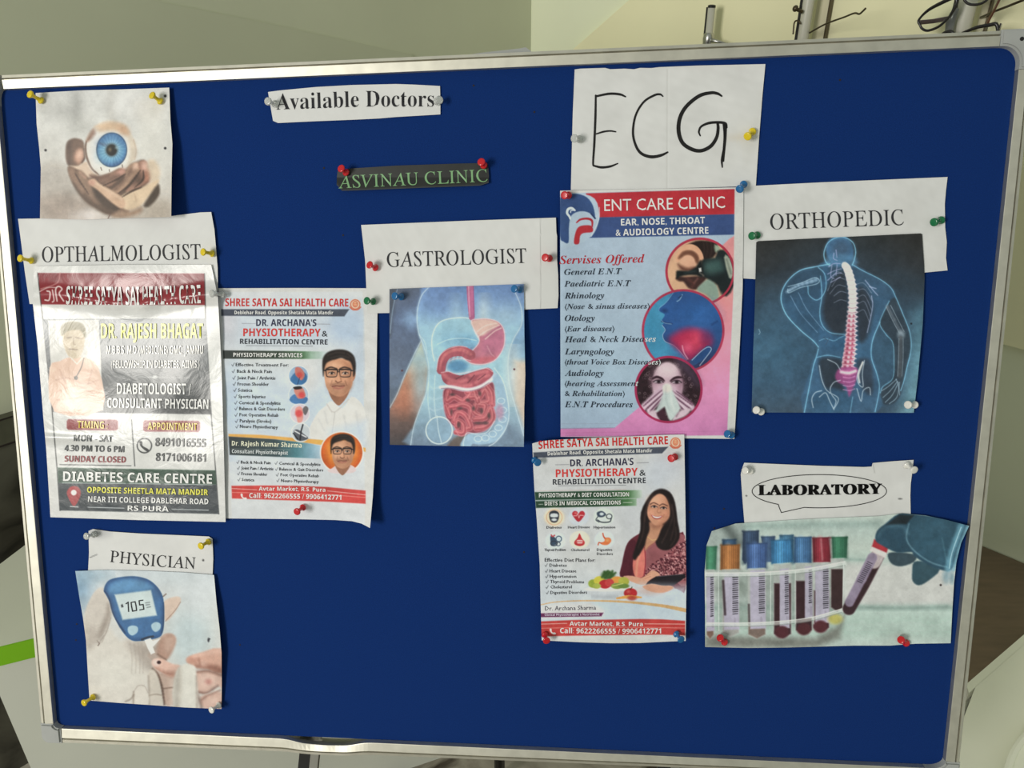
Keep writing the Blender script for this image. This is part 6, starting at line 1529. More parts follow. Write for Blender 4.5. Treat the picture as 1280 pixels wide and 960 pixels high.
s.text('Avtar Market, R.S. Pura', 'sansb', [(384, 704), (620, 706), (872, 708)], 28, (234, 224, 218), frame=FF, res=1)
s.text('Call: 9622266555 / 9906412771', 'sansb', [(320, 754), (660, 758), (994, 756)], 34, (234, 228, 224), frame=FF, res=1)
s.done()

# ---------------------------------------------------------------- LABORATORY heading and test tube print
FL = (860, 560, 3.3684)
def labh(A):
    paper_art(61, 2.2)(A)
    A.line([(778, 60), (786, 105)], 3, (150, 148, 142), .7); A.ell((893, 214), (8, 3), (90, 90, 88)); A.ell((246, 201), 3, (50, 50, 50))
s = Sheet('heading_sheet', 'white paper heading reading LABORATORY in a speech bubble', 'notice', FL, [(237, 62), (560, 75), (740, 80), (774, 78), (777, 63), (860, 56), (950, 50)], [(950, 50), (946, 90), (938, 150), (936, 200), (938, 292)], [(238, 322), (600, 305), (938, 292)], [(237, 62), (228, 85), (222, 110), (228, 200), (238, 322)],
      0.0018, (188, 187, 181), labh, dens=.9, seed=17)
s.text('LABORATORY', 'serifb', [(297, 199), (560, 197), (815, 193)], 43, (14, 14, 14), bold=(-.9, -.45, 0, .45, .9))
t_ = LIN(0, 2 * math.pi, 90)
el = [(553 + 283 * math.cos(q), 182 + 70 * math.sin(q)) for q in t_]
arc = [p for p in [(553 + 283 * math.cos(q), 182 + 70 * math.sin(q)) for q in np.linspace(math.radians(127.7), math.radians(462.9), 90)]]
stroke(s, arc, [3.2, 3.2], frame=FL, part='speech_bubble', n=2)
stroke(s, [arc[-1], (441, 261), (393, 272)], [3.2, 3.2], frame=FL, part='speech_bubble', n=2); stroke(s, [(393, 272), (386, 255), arc[0]], [3.2, 3.2], frame=FL, part='speech_bubble', n=2)
s.done()
def lab_art(A):
    A.poly([(50, 250), (1220, 250), (1220, 860), (50, 860)], vgrad([(280, (182, 192, 184)), (330, (166, 180, 174)), (420, (182, 192, 184)), (480, (170, 186, 178)), (520, (186, 192, 186)), (640, (188, 194, 190)), (672, (146, 168, 160)), (690, (176, 192, 184)), (760, (164, 184, 174)), (840, (178, 188, 182))]))
    A.poly([(60, 340), (240, 300), (240, 420), (60, 440)], (150, 160, 156), a=.8, soft=6); A.line([(160, 330), (210, 400)], 40, (84, 92, 90), .8, soft=6); A.line([(240, 330), (500, 322), (800, 318)], 20, (142, 160, 154), .8, soft=6)
    A.poly([(660, 480), (1120, 480), (1115, 660), (660, 660)], (190, 190, 186), a=.8, soft=8); A.line([(680, 668), (900, 676), (1090, 668)], 9, (128, 150, 142), .8, soft=4, sm=4); A.line([(660, 468), (780, 474)], 8, (134, 158, 150), .7, soft=3)
    A.poly([(70, 790), (540, 800), (640, 740), (660, 700), (640, 800), (540, 840), (70, 840)], (108, 108, 102), a=.8, soft=6); A.poly([(120, 520), (600, 500), (660, 690), (600, 740), (120, 760)], (128, 140, 134), a=.65, soft=8)
    A.ell((180, 590), (60, 30), (96, 106, 98), a=.6, soft=8)
    def cap(pts, col, hi):
        A.poly(pts, col, soft=1.2)
        x0 = min(p[0] for p in pts); x1 = max(p[0] for p in pts); y0 = min(p[1] for p in pts); y1 = max(p[1] for p in pts)
        A.line([(x0 + 5, y0 + 4), (x0 + 5, y1 - 4)], 9, tuple(v * .6 for v in col), .6, soft=3); A.line([(x1 - 5, y0 + 4), (x1 - 5, y1 - 4)], 9, tuple(v * .6 for v in col), .6, soft=3); A.line([(x0 + (x1 - x0) * .4, y0 + 8), (x0 + (x1 - x0) * .4, y1 - 8)], (x1 - x0) * .25, tuple(min(235, v * 1.25) for v in hi), .45, soft=4)
        for q in LIN(.12, .9, 8): A.line([(x0 + (x1 - x0) * q, y0 + 8), (x0 + (x1 - x0) * q, y1 - 6)], 2.5, tuple(v * .75 for v in col), .5, soft=.8)
        A.line([(x0 + 2, y0 + 3), (x1 - 2, y0 + 2)], 6, tuple(v * .7 for v in col), .6, soft=1.2)
    cap([(232, 352), (298, 348), (298, 420), (240, 490), (228, 470)], (56, 76, 104), (74, 98, 126)); cap([(146, 388), (200, 384), (204, 412), (144, 412)], (60, 90, 120), (76, 110, 140)); cap([(308, 374), (366, 372), (366, 480), (330, 480)], (70, 96, 130), (86, 116, 150)); cap([(386, 368), (444, 366), (444, 470), (386, 470)], (64, 110, 140), (84, 136, 166))
    cap([(448, 376), (520, 374), (520, 484), (444, 484)], (66, 108, 150), (92, 140, 180)); cap([(605, 376), (672, 374), (668, 462), (610, 464)], (56, 116, 88), (78, 142, 110)); cap([(74, 418), (122, 414), (116, 512), (76, 512)], (70, 136, 104), (92, 160, 124))
    cap([(138, 412), (218, 406), (216, 508), (136, 512)], (160, 104, 56), (188, 130, 78)); cap([(246, 404), (334, 400), (328, 504), (250, 508)], (68, 98, 148), (92, 124, 172)); cap([(350, 390), (430, 386), (444, 480), (352, 488)], (58, 122, 168), (86, 150, 190)); cap([(524, 380), (592, 376), (602, 480), (528, 482)], (130, 40, 54), (164, 66, 78))
    A.line([(560, 384), (566, 470)], 8, (176, 120, 124), .7, soft=1.5)
    def tubeb(x0, x1, y0, y1, liq, lcol, lab, slant=0):
        A.poly([(x0, y0), (x1, y0), (x1 + slant, y1 - 16), ((x0 + x1) / 2 + slant, y1), (x0 + slant, y1 - 16)], (166, 170, 166), a=.85, soft=1.5)
        A.poly([(x0 + 3, liq), (x1 - 3, liq), (x1 - 3 + slant, y1 - 20), ((x0 + x1) / 2 + slant, y1 - 2), (x0 + 3 + slant, y1 - 20)], lcol, soft=1.5)
        if lab:
            A.poly([(lab[0], lab[1]), (lab[2], lab[1] - 4), (lab[2] + 4, lab[3]), (lab[0], lab[3] + 2)], (168, 164, 178), soft=1.2)
            bx = lab[0] + (lab[2] - lab[0]) * .62
            for y in range(int(lab[1]) + 16, int(lab[3]) - 60, 9): A.line([(bx, y), (lab[2] - 3, y - 2)], 4 if (y // 9) % 3 else 6, (54, 52, 60), .85, soft=.6)
            A.line([(bx + 8, lab[3] - 46), (bx + 8, lab[3] - 16)], 8, (150, 144, 160), .8, soft=1.2)
    tubeb(76, 110, 512, 806, 760, (120, 96, 84), (78, 530, 108, 770)); tubeb(144, 216, 512, 796, 700, (150, 150, 146), (152, 530, 212, 764)); A.line([(148, 560), (156, 700)], 10, (60, 46, 52), .9, soft=1.5)
    tubeb(252, 328, 508, 804, 736, (120, 104, 96), (262, 516, 324, 760)); A.line([(256, 660), (258, 740)], 8, (70, 60, 62), .9, soft=1.5)
    tubeb(360, 436, 488, 802, 570, (64, 38, 44), (386, 510, 424, 758)); tubeb(452, 524, 484, 786, 560, (62, 38, 44), (492, 500, 522, 716)); tubeb(526, 596, 482, 776, 600, (70, 40, 48), (536, 496, 592, 736)); tubeb(600, 656, 466, 690, 510, (64, 44, 46), None)
    for x, y, c in ((395, 775, (84, 40, 48)), (488, 762, (84, 42, 48)), (558, 752, (88, 42, 50))): A.ell((x, y), (30, 26), c, soft=2)
    A.ell((620, 720), (30, 22), (176, 168, 80), a=.85, soft=3)
    # clear rack
    for p, w in (([(76, 534), (300, 532), (500, 516), (660, 486)], 16), ([(80, 744), (300, 742), (500, 724), (650, 684)], 14)):
        A.line(p, w, (206, 212, 206), .6, soft=1.5, sm=5); A.line([(x, y - w * .5) for x, y in p], 3, (226, 230, 224), .9, sm=5); A.line([(x, y + w * .5) for x, y in p], 3, (120, 130, 124), .7, sm=5)
    A.line([(656, 480), (652, 690)], 5, (200, 208, 202), .9); A.line([(128, 520), (130, 770)], 4, (200, 208, 202), .7)
    for x in (348, 452, 530): A.line([(x, 520), (x, 740)], 4, (206, 212, 206), .6)
    # held tube
    A.line([(800, 452), (740, 570), (678, 676)], 54, (62, 40, 46), 1, soft=1.5); A.line([(806, 440), (784, 480)], 56, (176, 166, 166), 1, soft=1.5); A.line([(776, 462), (732, 550), (680, 650)], [40, 42, 34], (140, 128, 148), 1, soft=1.5)
    for q in LIN(.05, .5, 12): A.line([(762 - 60 * q * 1.6, 470 + 120 * q * 1.5), (780 - 60 * q * 1.6, 478 + 120 * q * 1.5)], 4, (60, 56, 66), .8, soft=.7)
    A.poly([(784, 384), (846, 412), (836, 442), (774, 416)], (166, 48, 58), soft=1.5); A.poly([(774, 416), (836, 442), (830, 462), (766, 432)], (206, 200, 196), soft=1.5)
    # gloved hand
    G1 = (46, 78, 96)
    A.poly([(846, 442), (900, 440), (960, 452), (950, 480), (900, 498), (862, 490), (844, 466)], (58, 78, 88), sm=3, soft=1.5); A.poly([(952, 480), (1000, 480), (1060, 512), (1010, 560), (972, 578), (946, 560), (944, 520)], (54, 84, 96), sm=3, soft=1.5)
    A.poly([(790, 390), (796, 350), (830, 320), (890, 276), (960, 280), (1080, 296), (1180, 330), (1150, 420), (1110, 512), (1050, 508), (990, 480), (950, 452), (940, 438), (880, 440), (820, 412)], G1, sm=3, soft=1.5)
    A.poly([(930, 300), (1080, 300), (1170, 330), (1130, 430), (1090, 500), (1040, 490), (960, 440), (920, 380)], (54, 92, 110), sm=3, soft=5, a=.7); A.poly([(836, 324), (890, 280), (950, 284), (920, 320)], (34, 44, 50), soft=2)
    A.line([(800, 372), (830, 336), (900, 330), (925, 360)], 10, (84, 124, 142), .6, soft=4, sm=4); A.line([(930, 320), (920, 380), (950, 430), (1020, 480), (1100, 505)], 6, (110, 150, 166), .7, soft=1.5, sm=5); A.line([(1070, 380), (1090, 480)], 4, (84, 130, 146), .6, soft=2)
    A.line([(1150, 330), (1110, 440), (1096, 510)], 26, (104, 156, 176), .85, soft=3, sm=4); A.line([(1150, 334), (1112, 440), (1100, 506)], 4, (170, 206, 218), .8, sm=4); A.line([(1176, 336), (1140, 430), (1118, 512)], 14, (120, 170, 188), .8, soft=2, sm=4)
    A.ell((1088, 540), (14, 26), (110, 146, 160), a=.7, soft=4); A.ell((1112, 545), (8, 22), (90, 130, 146), a=.7, soft=3); A.ell((1064, 577), 4, (40, 30, 30))
    A.texture(0.045, 79); A.mottle(18, 1.8, 9); A.grain(2.0)
Sheet('picture_sheet', 'print of a blue gloved hand lifting a blood tube from a rack', 'picture', FL, [(100, 350), (200, 318), (330, 310), (450, 302), (640, 293), (800, 287), (860, 280), (900, 275), (1000, 284), (1090, 303), (1184, 328)], [(1184, 328), (1150, 400), (1130, 480), (1120, 570), (1112, 700), (1106, 822)],
      [(72, 838), (250, 842), (420, 840), (560, 836), (700, 832), (850, 832), (960, 824), (1106, 822)], [(100, 350), (78, 410), (70, 520), (72, 700), (72, 838)],
      lambda x, y: 0.0036 + .006 * np.clip((x - 1140) / 70, 0, 1) * np.clip((y - 640) / 20, 0, 1) * np.clip((810 - y) / 150, .1, 1) + .004 * np.clip((930 - x) / 60, 0, 1) * np.clip((700 - y) / 50, 0, 1), (190, 190, 186), lab_art,
      parts=[('gloved_hand', in_poly([(790, 390), (796, 350), (830, 320), (890, 276), (1080, 296), (1184, 330), (1150, 420), (1110, 512), (1060, 515), (1010, 560), (972, 578), (944, 560), (950, 480), (900, 498), (850, 480), (846, 442), (820, 412)], FL), 'printed hand in a blue glove'),
             ('tube_rack', in_poly([(72, 410), (232, 352), (440, 364), (672, 374), (660, 690), (590, 780), (400, 806), (280, 806), (76, 800)], FL), 'printed rack of capped blood tubes')],
      dens=1.8, m=M_GLOSSY, seed=18).done()

# ---------------------------------------------------------------- PHYSICIAN heading and glucose meter print
FP = (0, 660, 3.2)
def phh(A):
    paper_art(71, 2.0)(A)
    A.ell((395, 20), (40, 18), (150, 150, 152), a=.5, soft=6); A.line([(360, 118), (388, 106)], 3, (90, 90, 92), .8); A.ell((813, 129), 4, (60, 60, 60))
s = Sheet('heading_sheet', 'white paper heading reading PHYSICIAN', 'notice', FP, [(354, 12), (372, 4), (440, 14), (560, 22), (700, 28), (836, 34), (850, 44)], [(850, 44), (853, 120), (850, 196)], [(352, 178), (600, 182), (850, 196)], [(354, 12), (356, 100), (352, 178)], 0.0018, (208, 207, 204), phh, dens=.9, seed=19)
s.text('PHYSICIAN', 'serif', [(438, 136), (610, 153), (780, 164)], 46, (48, 48, 50))
s.done()
def glu_art(A):
    A.poly([(280, 150), (910, 150), (910, 740), (280, 740)], vgrad([(170, (196, 202, 204)), (320, (206, 206, 202)), (500, (208, 205, 198)), (720, (206, 200, 192))]))
    A.ell((320, 230), (44, 90), (112, 150, 178), a=.75, soft=14); A.ell((360, 190), (70, 24), (150, 176, 190), a=.7, soft=10); A.ell((760, 440), (90, 120), (178, 196, 200), a=.6, soft=20); A.ell((800, 260), (70, 90), (204, 208, 208), a=.7, soft=14); A.ell((640, 190), (120, 26), (196, 202, 202), a=.6, soft=10)
    sk = (206, 196, 184)
    A.poly([(345, 330), (375, 260), (412, 240), (440, 300), (442, 360), (420, 420), (395, 460), (350, 480), (344, 420)], sk, sm=4, soft=2); A.poly([(345, 470), (400, 440), (440, 400), (480, 450), (600, 470), (620, 560), (580, 640), (540, 690), (360, 690), (350, 600)], (210, 204, 194), sm=3, soft=4)
    for k in range(7): A.line([(346 + k * 4, 372 + k * 14), (380 + k * 4, 392 + k * 11), (410 + k, 380 + k * 10)], 2.5, (160, 148, 138), .6, soft=1, sm=4)
    A.line([(388, 450), (398, 462), (392, 470)], 4, (90, 70, 60), .8); A.line([(442, 360), (424, 420), (394, 462)], 4, (150, 136, 126), .7, soft=1.2, sm=4)
    for x in (520, 536, 552, 566): A.line([(x, 460), (x + 8, 520), (x + 6, 580)], 3, (176, 166, 156), .6, soft=1.5, sm=4)
    A.poly([(650, 300), (680, 280), (715, 275), (722, 295), (690, 350), (662, 372), (655, 330)], (210, 186, 168), sm=3, soft=1.5); A.line([(650, 276), (664, 264)], 5, (120, 96, 84), .8); A.line([(662, 372), (700, 330), (722, 296)], 3, (150, 116, 100), .7, sm=4)
    A.poly([(640, 440), (665, 422), (694, 428), (702, 455), (680, 500), (660, 530), (610, 530), (590, 505), (620, 480)], (198, 168, 152), sm=3, soft=1.5); A.line([(668, 430), (690, 440), (696, 462)], 4, (170, 130, 116), .7, sm=4)
    A.fr(95, 710, 5.333)
    A.poly([(340, 490), (450, 492), (560, 470), (600, 480), (560, 620), (500, 690), (440, 640), (380, 560)], (166, 152, 140), sm=3, soft=9, a=.75)
    A.poly([(50, 330), (110, 200), (170, 160), (212, 226), (228, 310), (200, 400), (150, 480), (70, 520)], (200, 190, 178), sm=4, soft=4, a=.8); A.poly([(160, 470), (200, 400), (230, 310), (212, 230), (196, 320), (150, 430)], (158, 144, 132), sm=4, soft=4, a=.8); A.poly([(60, 420), (120, 400), (160, 480), (80, 540)], (174, 162, 150), sm=4, soft=6, a=.6)
    A.poly([(540, 570), (560, 480), (620, 440), (664, 466), (650, 540), (600, 612)], (178, 142, 124), sm=4, soft=3); A.poly([(590, 470), (640, 460), (650, 500), (610, 570)], (200, 168, 150), sm=4, soft=5, a=.8); A.line([(545, 575), (600, 612)], 8, (110, 84, 72), .7, soft=2)
    A.ell((250, 700), (120, 100), (216, 212, 202), a=.6, soft=14)
    A.fr(*FP)
    # meter
    M_ = [(415, 250), (424, 222), (446, 204), (500, 194), (550, 194), (600, 210), (640, 250), (656, 300), (656, 380), (650, 420), (630, 440), (560, 452), (524, 448), (494, 420), (464, 370), (440, 300), (424, 268)]
    A.poly(M_, (48, 92, 140), sm=4); A.poly([(430, 250), (440, 222), (500, 206), (560, 206), (610, 232), (640, 280), (644, 380), (630, 425), (540, 440), (505, 415), (470, 360), (448, 290)], (66, 114, 162), sm=4, soft=3); A.poly([(436, 246), (460, 218), (520, 205), (590, 222), (600, 246), (460, 262)], (92, 144, 186), sm=3, soft=4)
    A.line([(418, 252), (436, 280), (456, 350), (500, 420)], 6, (38, 66, 104), .8, sm=5); A.line([(654, 300), (654, 380), (646, 420)], 5, (40, 70, 108), .7, sm=4)
    A.poly([(458, 266), (604, 248), (628, 350), (490, 368)], (190, 204, 204), soft=1.5); A.poly([(462, 270), (602, 253), (624, 347), (493, 363)], (200, 210, 208), soft=1)
    A.poly([(512, 398), (530, 390), (550, 396), (550, 416), (530, 430), (514, 420)], (170, 196, 206), sm=4); A.poly([(606, 386), (624, 376), (642, 384), (640, 404), (622, 416), (608, 404)], (170, 196, 206), sm=4)
    A.line([(568, 446), (590, 438), (612, 434)], 9, (42, 56, 74), .9, sm=4)
    A.poly([(578, 448), (602, 440), (610, 452), (642, 442), (612, 476), (620, 498), (604, 506), (590, 480)], (226, 224, 220), soft=1)
    A.poly([(484, 308), (490, 304), (494, 316), (486, 318)], (40, 44, 48))
    for p in ([(582, 300), (598, 297)], [(584, 308), (598, 306)], [(588, 318), (602, 315)]): A.line(p, 4, (110, 116, 118), .8)
    # pricked finger and glove
    A.fr(95, 710, 5.333)
    A.poly([(735, 612), (760, 586), (850, 560), (970, 536), (970, 700), (880, 672), (800, 664), (752, 642)], (206, 162, 142), sm=2, soft=1.8)
    A.poly([(800, 640), (880, 640), (970, 660), (970, 706), (880, 676), (806, 668)], (146, 100, 84), sm=3, soft=4, a=.85); A.ell((778, 612), (34, 24), (196, 140, 120), a=.7, soft=4); A.line([(790, 590), (880, 566), (960, 552)], 18, (224, 186, 168), .7, soft=4, sm=4); A.ell((846, 640), (26, 20), (216, 176, 158), a=.8, soft=4); A.line([(820, 605), (826, 650)], 9, (150, 100, 84), .6, soft=3)
    A.poly([(795, 700), (880, 688), (970, 722), (970, 800), (940, 782), (866, 832), (812, 822), (796, 760)], (206, 172, 156), sm=3, soft=2)
    A.line([(800, 694), (880, 688), (970, 716)], 14, (128, 86, 72), .8, soft=3, sm=4); A.ell((872, 752), (56, 42), (222, 190, 174), a=.8, soft=5); A.ell((884, 758), (20, 17), (184, 122, 112), a=.75, soft=3.5); A.line([(815, 826), (870, 832), (944, 786)], 12, (132, 92, 80), .8, soft=2.5, sm=4)
    A.poly([(830, 858), (900, 836), (970, 826), (970, 940), (850, 934)], (204, 170, 154), sm=2, soft=2.5); A.line([(836, 880), (880, 850), (960, 815)], 8, (150, 108, 94), .7, soft=2.5, sm=4); A.ell((920, 890), (40, 26), (222, 192, 176), a=.7, soft=5); A.line([(800, 830), (830, 900), (836, 934)], 18, (120, 92, 80), .7, soft=3, sm=4)
    A.poly([(506, 668), (560, 700), (640, 722), (672, 726), (652, 904), (588, 908), (574, 800), (544, 720)], (190, 164, 148), sm=2, soft=2); A.poly([(630, 722), (672, 726), (654, 904), (626, 906)], (214, 194, 180), sm=2, soft=5, a=.7)
    A.line([(510, 672), (546, 716), (572, 800), (588, 908)], [6, 14, 12, 12], (104, 80, 68), .85, soft=2, sm=5); A.line([(576, 806), (610, 800), (654, 796)], 7, (120, 94, 80), .8, soft=1.5, sm=4)
    A.poly([(478, 700), (502, 678), (526, 684), (552, 740), (572, 850), (576, 918), (484, 912), (484, 800)], (204, 194, 180), sm=2, soft=2); A.line([(486, 850), (530, 842), (572, 848)], 6, (150, 134, 120), .8, soft=1.5, sm=4); A.line([(483, 720), (486, 800), (486, 910)], 8, (150, 136, 124), .7, soft=2.5, sm=4)
    A.poly([(384, 826), (416, 784), (456, 786), (478, 826), (482, 912), (380, 906)], (212, 204, 192), sm=2, soft=2); A.line([(384, 826), (382, 906)], 8, (140, 124, 110), .75, soft=2); A.line([(384, 826), (414, 786), (456, 788), (480, 830)], 4, (160, 146, 134), .6, soft=1.5, sm=4); A.line([(330, 890), (366, 872), (384, 846)], 7, (130, 114, 100), .7, soft=1.8, sm=4)
    A.poly([(506, 626), (530, 604), (572, 606), (640, 638), (694, 652), (690, 706), (644, 728), (580, 702), (520, 662)], (220, 180, 162), sm=3, soft=1.8); A.poly([(530, 664), (600, 690), (690, 690), (650, 728), (580, 704)], (164, 116, 98), sm=3, soft=4, a=.8); A.ell((534, 632), (26, 22), (234, 208, 196), a=.85, soft=3); A.ell((553, 629), (13, 11), (48, 22, 26), soft=1.2)
    A.poly([(656, 740), (682, 668), (724, 640), (780, 648), (802, 700), (804, 940), (652, 926)], (214, 210, 200), sm=2, soft=2); A.poly([(652, 926), (656, 740), (684, 664), (700, 700), (690, 926)], (176, 168, 156), sm=2, soft=5, a=.8); A.line([(802, 720), (806, 930)], 8, (150, 130, 116), .6, soft=2.5)
    A.fr(*FP)
    A.ell((834, 448), (4, 8), (60, 60, 66)); A.ell((838, 444), (3, 3), (60, 60, 66))
    A.texture(0.04, 75); A.mottle(18, 1.8, 10); A.grain(2.0)
s = Sheet('picture_sheet', 'print of a blue glucose meter showing 105 beside a pricked finger', 'picture', FP, [(301, 172), (420, 168), (600, 172), (740, 178), (856, 188)], [(856, 188), (866, 300), (878, 400), (886, 500), (887, 620), (886, 724)], [(358, 690), (480, 700), (600, 708), (740, 718), (886, 724)], [(301, 172), (318, 280), (332, 360), (344, 450), (350, 560), (358, 690)],
      lambda x, y: 0.0036 + .005 * np.clip((x - 240) / 36, 0, 1) * np.clip((y - 715) / 40, 0, 1) * np.clip((880 - y) / 60, 0, 1), (210, 208, 203), glu_art,
      parts=[('glucose_meter', in_poly([(415, 250), (446, 204), (500, 194), (550, 194), (600, 210), (640, 250), (656, 300), (656, 380), (630, 440), (642, 442), (612, 476), (620, 498), (604, 506), (578, 448), (524, 448), (494, 420), (440, 300)], FP), 'printed blue glucose meter'),
             ('fingers', in_poly([(608, 545), (620, 524), (700, 548), (750, 520), (888, 478), (890, 730), (532, 702), (550, 634), (600, 572)], FP), 'printed gloved fingers and a pricked finger')],
      dens=1.8, m=M_GLOSSY, seed=20)
for pts in ([(504, 303), (512, 297), (514, 334)], [(524, 298), (540, 295), (544, 312), (546, 330), (530, 333), (526, 315), (524, 298)], [(571, 289), (556, 291), (558, 308), (572, 306), (575, 325), (559, 328)]):
    for e0_, e1_ in zip(pts, pts[1:]): stroke(s, [e0_, ((e0_[0] + e1_[0]) / 2, (e0_[1] + e1_[1]) / 2), e1_], [4.6, 4.6], (44, 48, 52), frame=FP, n=2)
s.done()

# ================================================================== push pins
def axis_matrix(p, d):
    d = Vector(d).normalized()
    x = d.orthogonal().normalized(); y = d.cross(x)
    return Matrix(((x.x, y.x, d.x, p[0]), (x.y, y.y, d.y, p[1]), (x.z, y.z, d.z, p[2]), (0, 0, 0, 1)))

def push_pin(base, head, z, colour, label, length=0.0165, group='push pins on the notice board', k=1.0):
    """base and head: where the foot of the grip and the middle of its end are seen; z: height of the paper there"""
    b = Vector(bl(float(base[0]), float(base[1]), z + 0.0015))
    h = Vector(bl(float(head[0]), float(head[1]), z + length * .9))
    d = (h - b).normalized(); L = length
    r = root_empty('push_pin', MB @ axis_matrix(b, d), label, 'push pin', group)
    bm = bmesh.new()
    prof = [(.0008, 0), (.0040, 0.0), (.0044, .0005), (.0044, .0016), (.0038, .0023), (.0026, .0032), (.0021, L * .45), (.0023, L * .62), (.0030, L * .74), (.0042, L * .82), (.0047, L * .87), (.0047, L * .95), (.0042, L * .99), (.0030, L), (.0010, L * 1.005)]
    lathe_bm(bm, [(a * k, c) for a, c in prof], 20)
    bm_obj('grip', bm, PIN[colour], r, True)
    bm = bmesh.new(); lathe_bm(bm, [(.0006, .0001), (.0006, -.0024), (.0001, -.0058)], 8)
    bm_obj('needle', bm, M_STEEL, r, True)
    return r

P_ = push_pin
P_((52, 126), (38, 118), .0045, 'yellow', 'yellow push pin at the top left corner of the eyeball picture')
P_((201, 127), (190, 119), .0055, 'yellow', 'yellow push pin at the top right corner of the eyeball picture', length=.014)
P_((40, 326), (26, 323), .0035, 'yellow', 'yellow push pin left of the word OPTHALMOLOGIST')
P_((266, 317), (254, 315), .0035, 'yellow', 'yellow push pin right of the word OPTHALMOLOGIST', length=.015)
P_((279, 368), (264, 367), .006, 'clear', 'clear push pin between the laminated poster and the physiotherapy poster')
P_((344, 130), (336, 127), .002, 'clear', 'clear push pin at the left end of the Available Doctors strip')
P_((546, 127), (549, 125), .002, 'clear', 'clear push pin at the right end of the Available Doctors strip', length=.011)
P_((433, 216), (427, 211), .003, 'red', 'red push pin at the left end of the ASVINAU CLINIC strip', length=.013)
P_((605, 207), (602, 203), .003, 'red', 'red push pin at the right end of the ASVINAU CLINIC strip', length=.012)
P_((470, 335), (462, 331), .004, 'red', 'red push pin left of the word GASTROLOGIST', length=.013)
P_((687, 323), (682, 322), .004, 'red', 'red push pin right of the word GASTROLOGIST', length=.014)
P_((467, 377), (459, 376), .004, 'green', 'green push pin in the lower left corner of the GASTROLOGIST heading', length=.014)
P_((502, 371), (494, 370), .006, 'blue', 'blue push pin at the top left corner of the torso print', length=.015)
P_((650, 362), (643, 361), .006, 'blue', 'blue push pin at the top right corner of the torso print', length=.014)
P_((725, 174), (718, 173), .002, 'clear', 'clear push pin at the left edge of the ECG sheet', length=.014)
P_((941, 164), (933, 172), .002, 'yellow', 'yellow push pin at the right edge of the ECG sheet', length=.016)
P_((711, 244), (706, 244), .004, 'red', 'red push pin in the top left corner of the ear nose throat poster', length=.013)
P_((930, 230), (924, 237), .004, 'blue', 'blue push pin in the top right corner of the ear nose throat poster', length=.016)
P_((915, 544), (908, 542), .004, 'blue', 'blue push pin in the bottom right corner of the ear nose throat poster', length=.012)
P_((947, 294), (939, 295), .002, 'green', 'green push pin left of the word ORTHOPEDIC', length=.014)
P_((1177, 275), (1163, 279), .002, 'green', 'green push pin right of the word ORTHOPEDIC')
P_((952, 515), (944, 512), .004, 'white', 'white push pin at the bottom left corner of the x-ray print', length=.014)
P_((1144, 506), (1131, 506), .004, 'white', 'white push pin at the bottom right corner of the x-ray print')
P_((379, 634), (372, 639), .003, 'red', 'red push pin under the phone number of the left physiotherapy poster', length=.016)
P_((668, 575), (672, 578), .008, 'blue', 'blue push pin near the top left of the diet poster', length=.012)
P_((844, 571), (839, 573), .008, 'red', 'red push pin near the top right of the diet poster', length=.013)
P_((681, 793), (683, 800), .009, 'red', 'red push pin at the bottom left corner of the diet poster', length=.014)
P_((845, 792), (851, 799), .009, 'blue', 'blue push pin at the bottom right corner of the diet poster', length=.014)
P_((938, 589), (930, 588), .002, 'white', 'white push pin at the top left corner of the LABORATORY heading', length=.013)
P_((1133, 581), (1142, 587), .002, 'white', 'white push pin at the top right corner of the LABORATORY heading', length=.015)
P_((906, 803), (897, 794), .004, 'red', 'red push pin at the bottom left of the blood tube print')
P_((1133, 804), (1122, 797), .004, 'red', 'red push pin at the bottom right of the blood tube print')
P_((118, 668), (109, 670), .002, 'clear', 'clear push pin at the top left corner of the PHYSICIAN heading', length=.014)
P_((261, 677), (252, 682), .002, 'yellow', 'yellow push pin at the top right corner of the PHYSICIAN heading', length=.016)
P_((117, 871), (106, 878), .004, 'yellow', 'yellow push pin at the bottom left corner of the glucose meter print')
P_((274, 881), (265, 887), .004, 'white', 'white push pin at the bottom right corner of the glucose meter print', length=.015)

# pin holes left in the felt are part of the board
for x, y in ((592, 107), (405, 210), (429, 294), (668, 140), (300, 806), (893, 660), (905, 636), (655, 690), (1050, 100), (862, 640), (96, 780), (95, 800)):
    bm = bmesh.new()
    lathe_bm(bm, [(.0012, .0001), (.0012, .0003), (.0006, .0004)], 8, Matrix.Translation(Vector(bl(x, y, 0))))
    bm_obj('pin_hole', bm, M_DARK, board)

# ================================================================== spectacle display on the right wall
M_POLEW = mat('pale_pole', (206, 204, 190), rough=0.4, spec=0.5)
M_BACKP = mat('pale_back_plate', (222, 216, 186), rough=0.5)
M_WIRE = mat('dark_wire', (84, 74, 56), rough=0.35, metal=0.7)
M_FRAMEB = mat('black_spectacle_frame', (26, 22, 24), rough=0.25, spec=0.6)
M_TEMPLE = mat('purple_brown_temple', (98, 62, 66), rough=0.3, spec=0.6)
M_REDT = mat('red_brown_temple', (110, 50, 36), rough=0.3, spec=0.6)
M_LENS = mat('clear_lens', (245, 248, 246), rough=0.02, trans=1.0)

def wr(px, py, off):            # a point seen at (px, py), at a distance off in front of the right wall
    return on_right(px, py, off)

def up_to(p, z): return Vector((p.x, p.y, z))

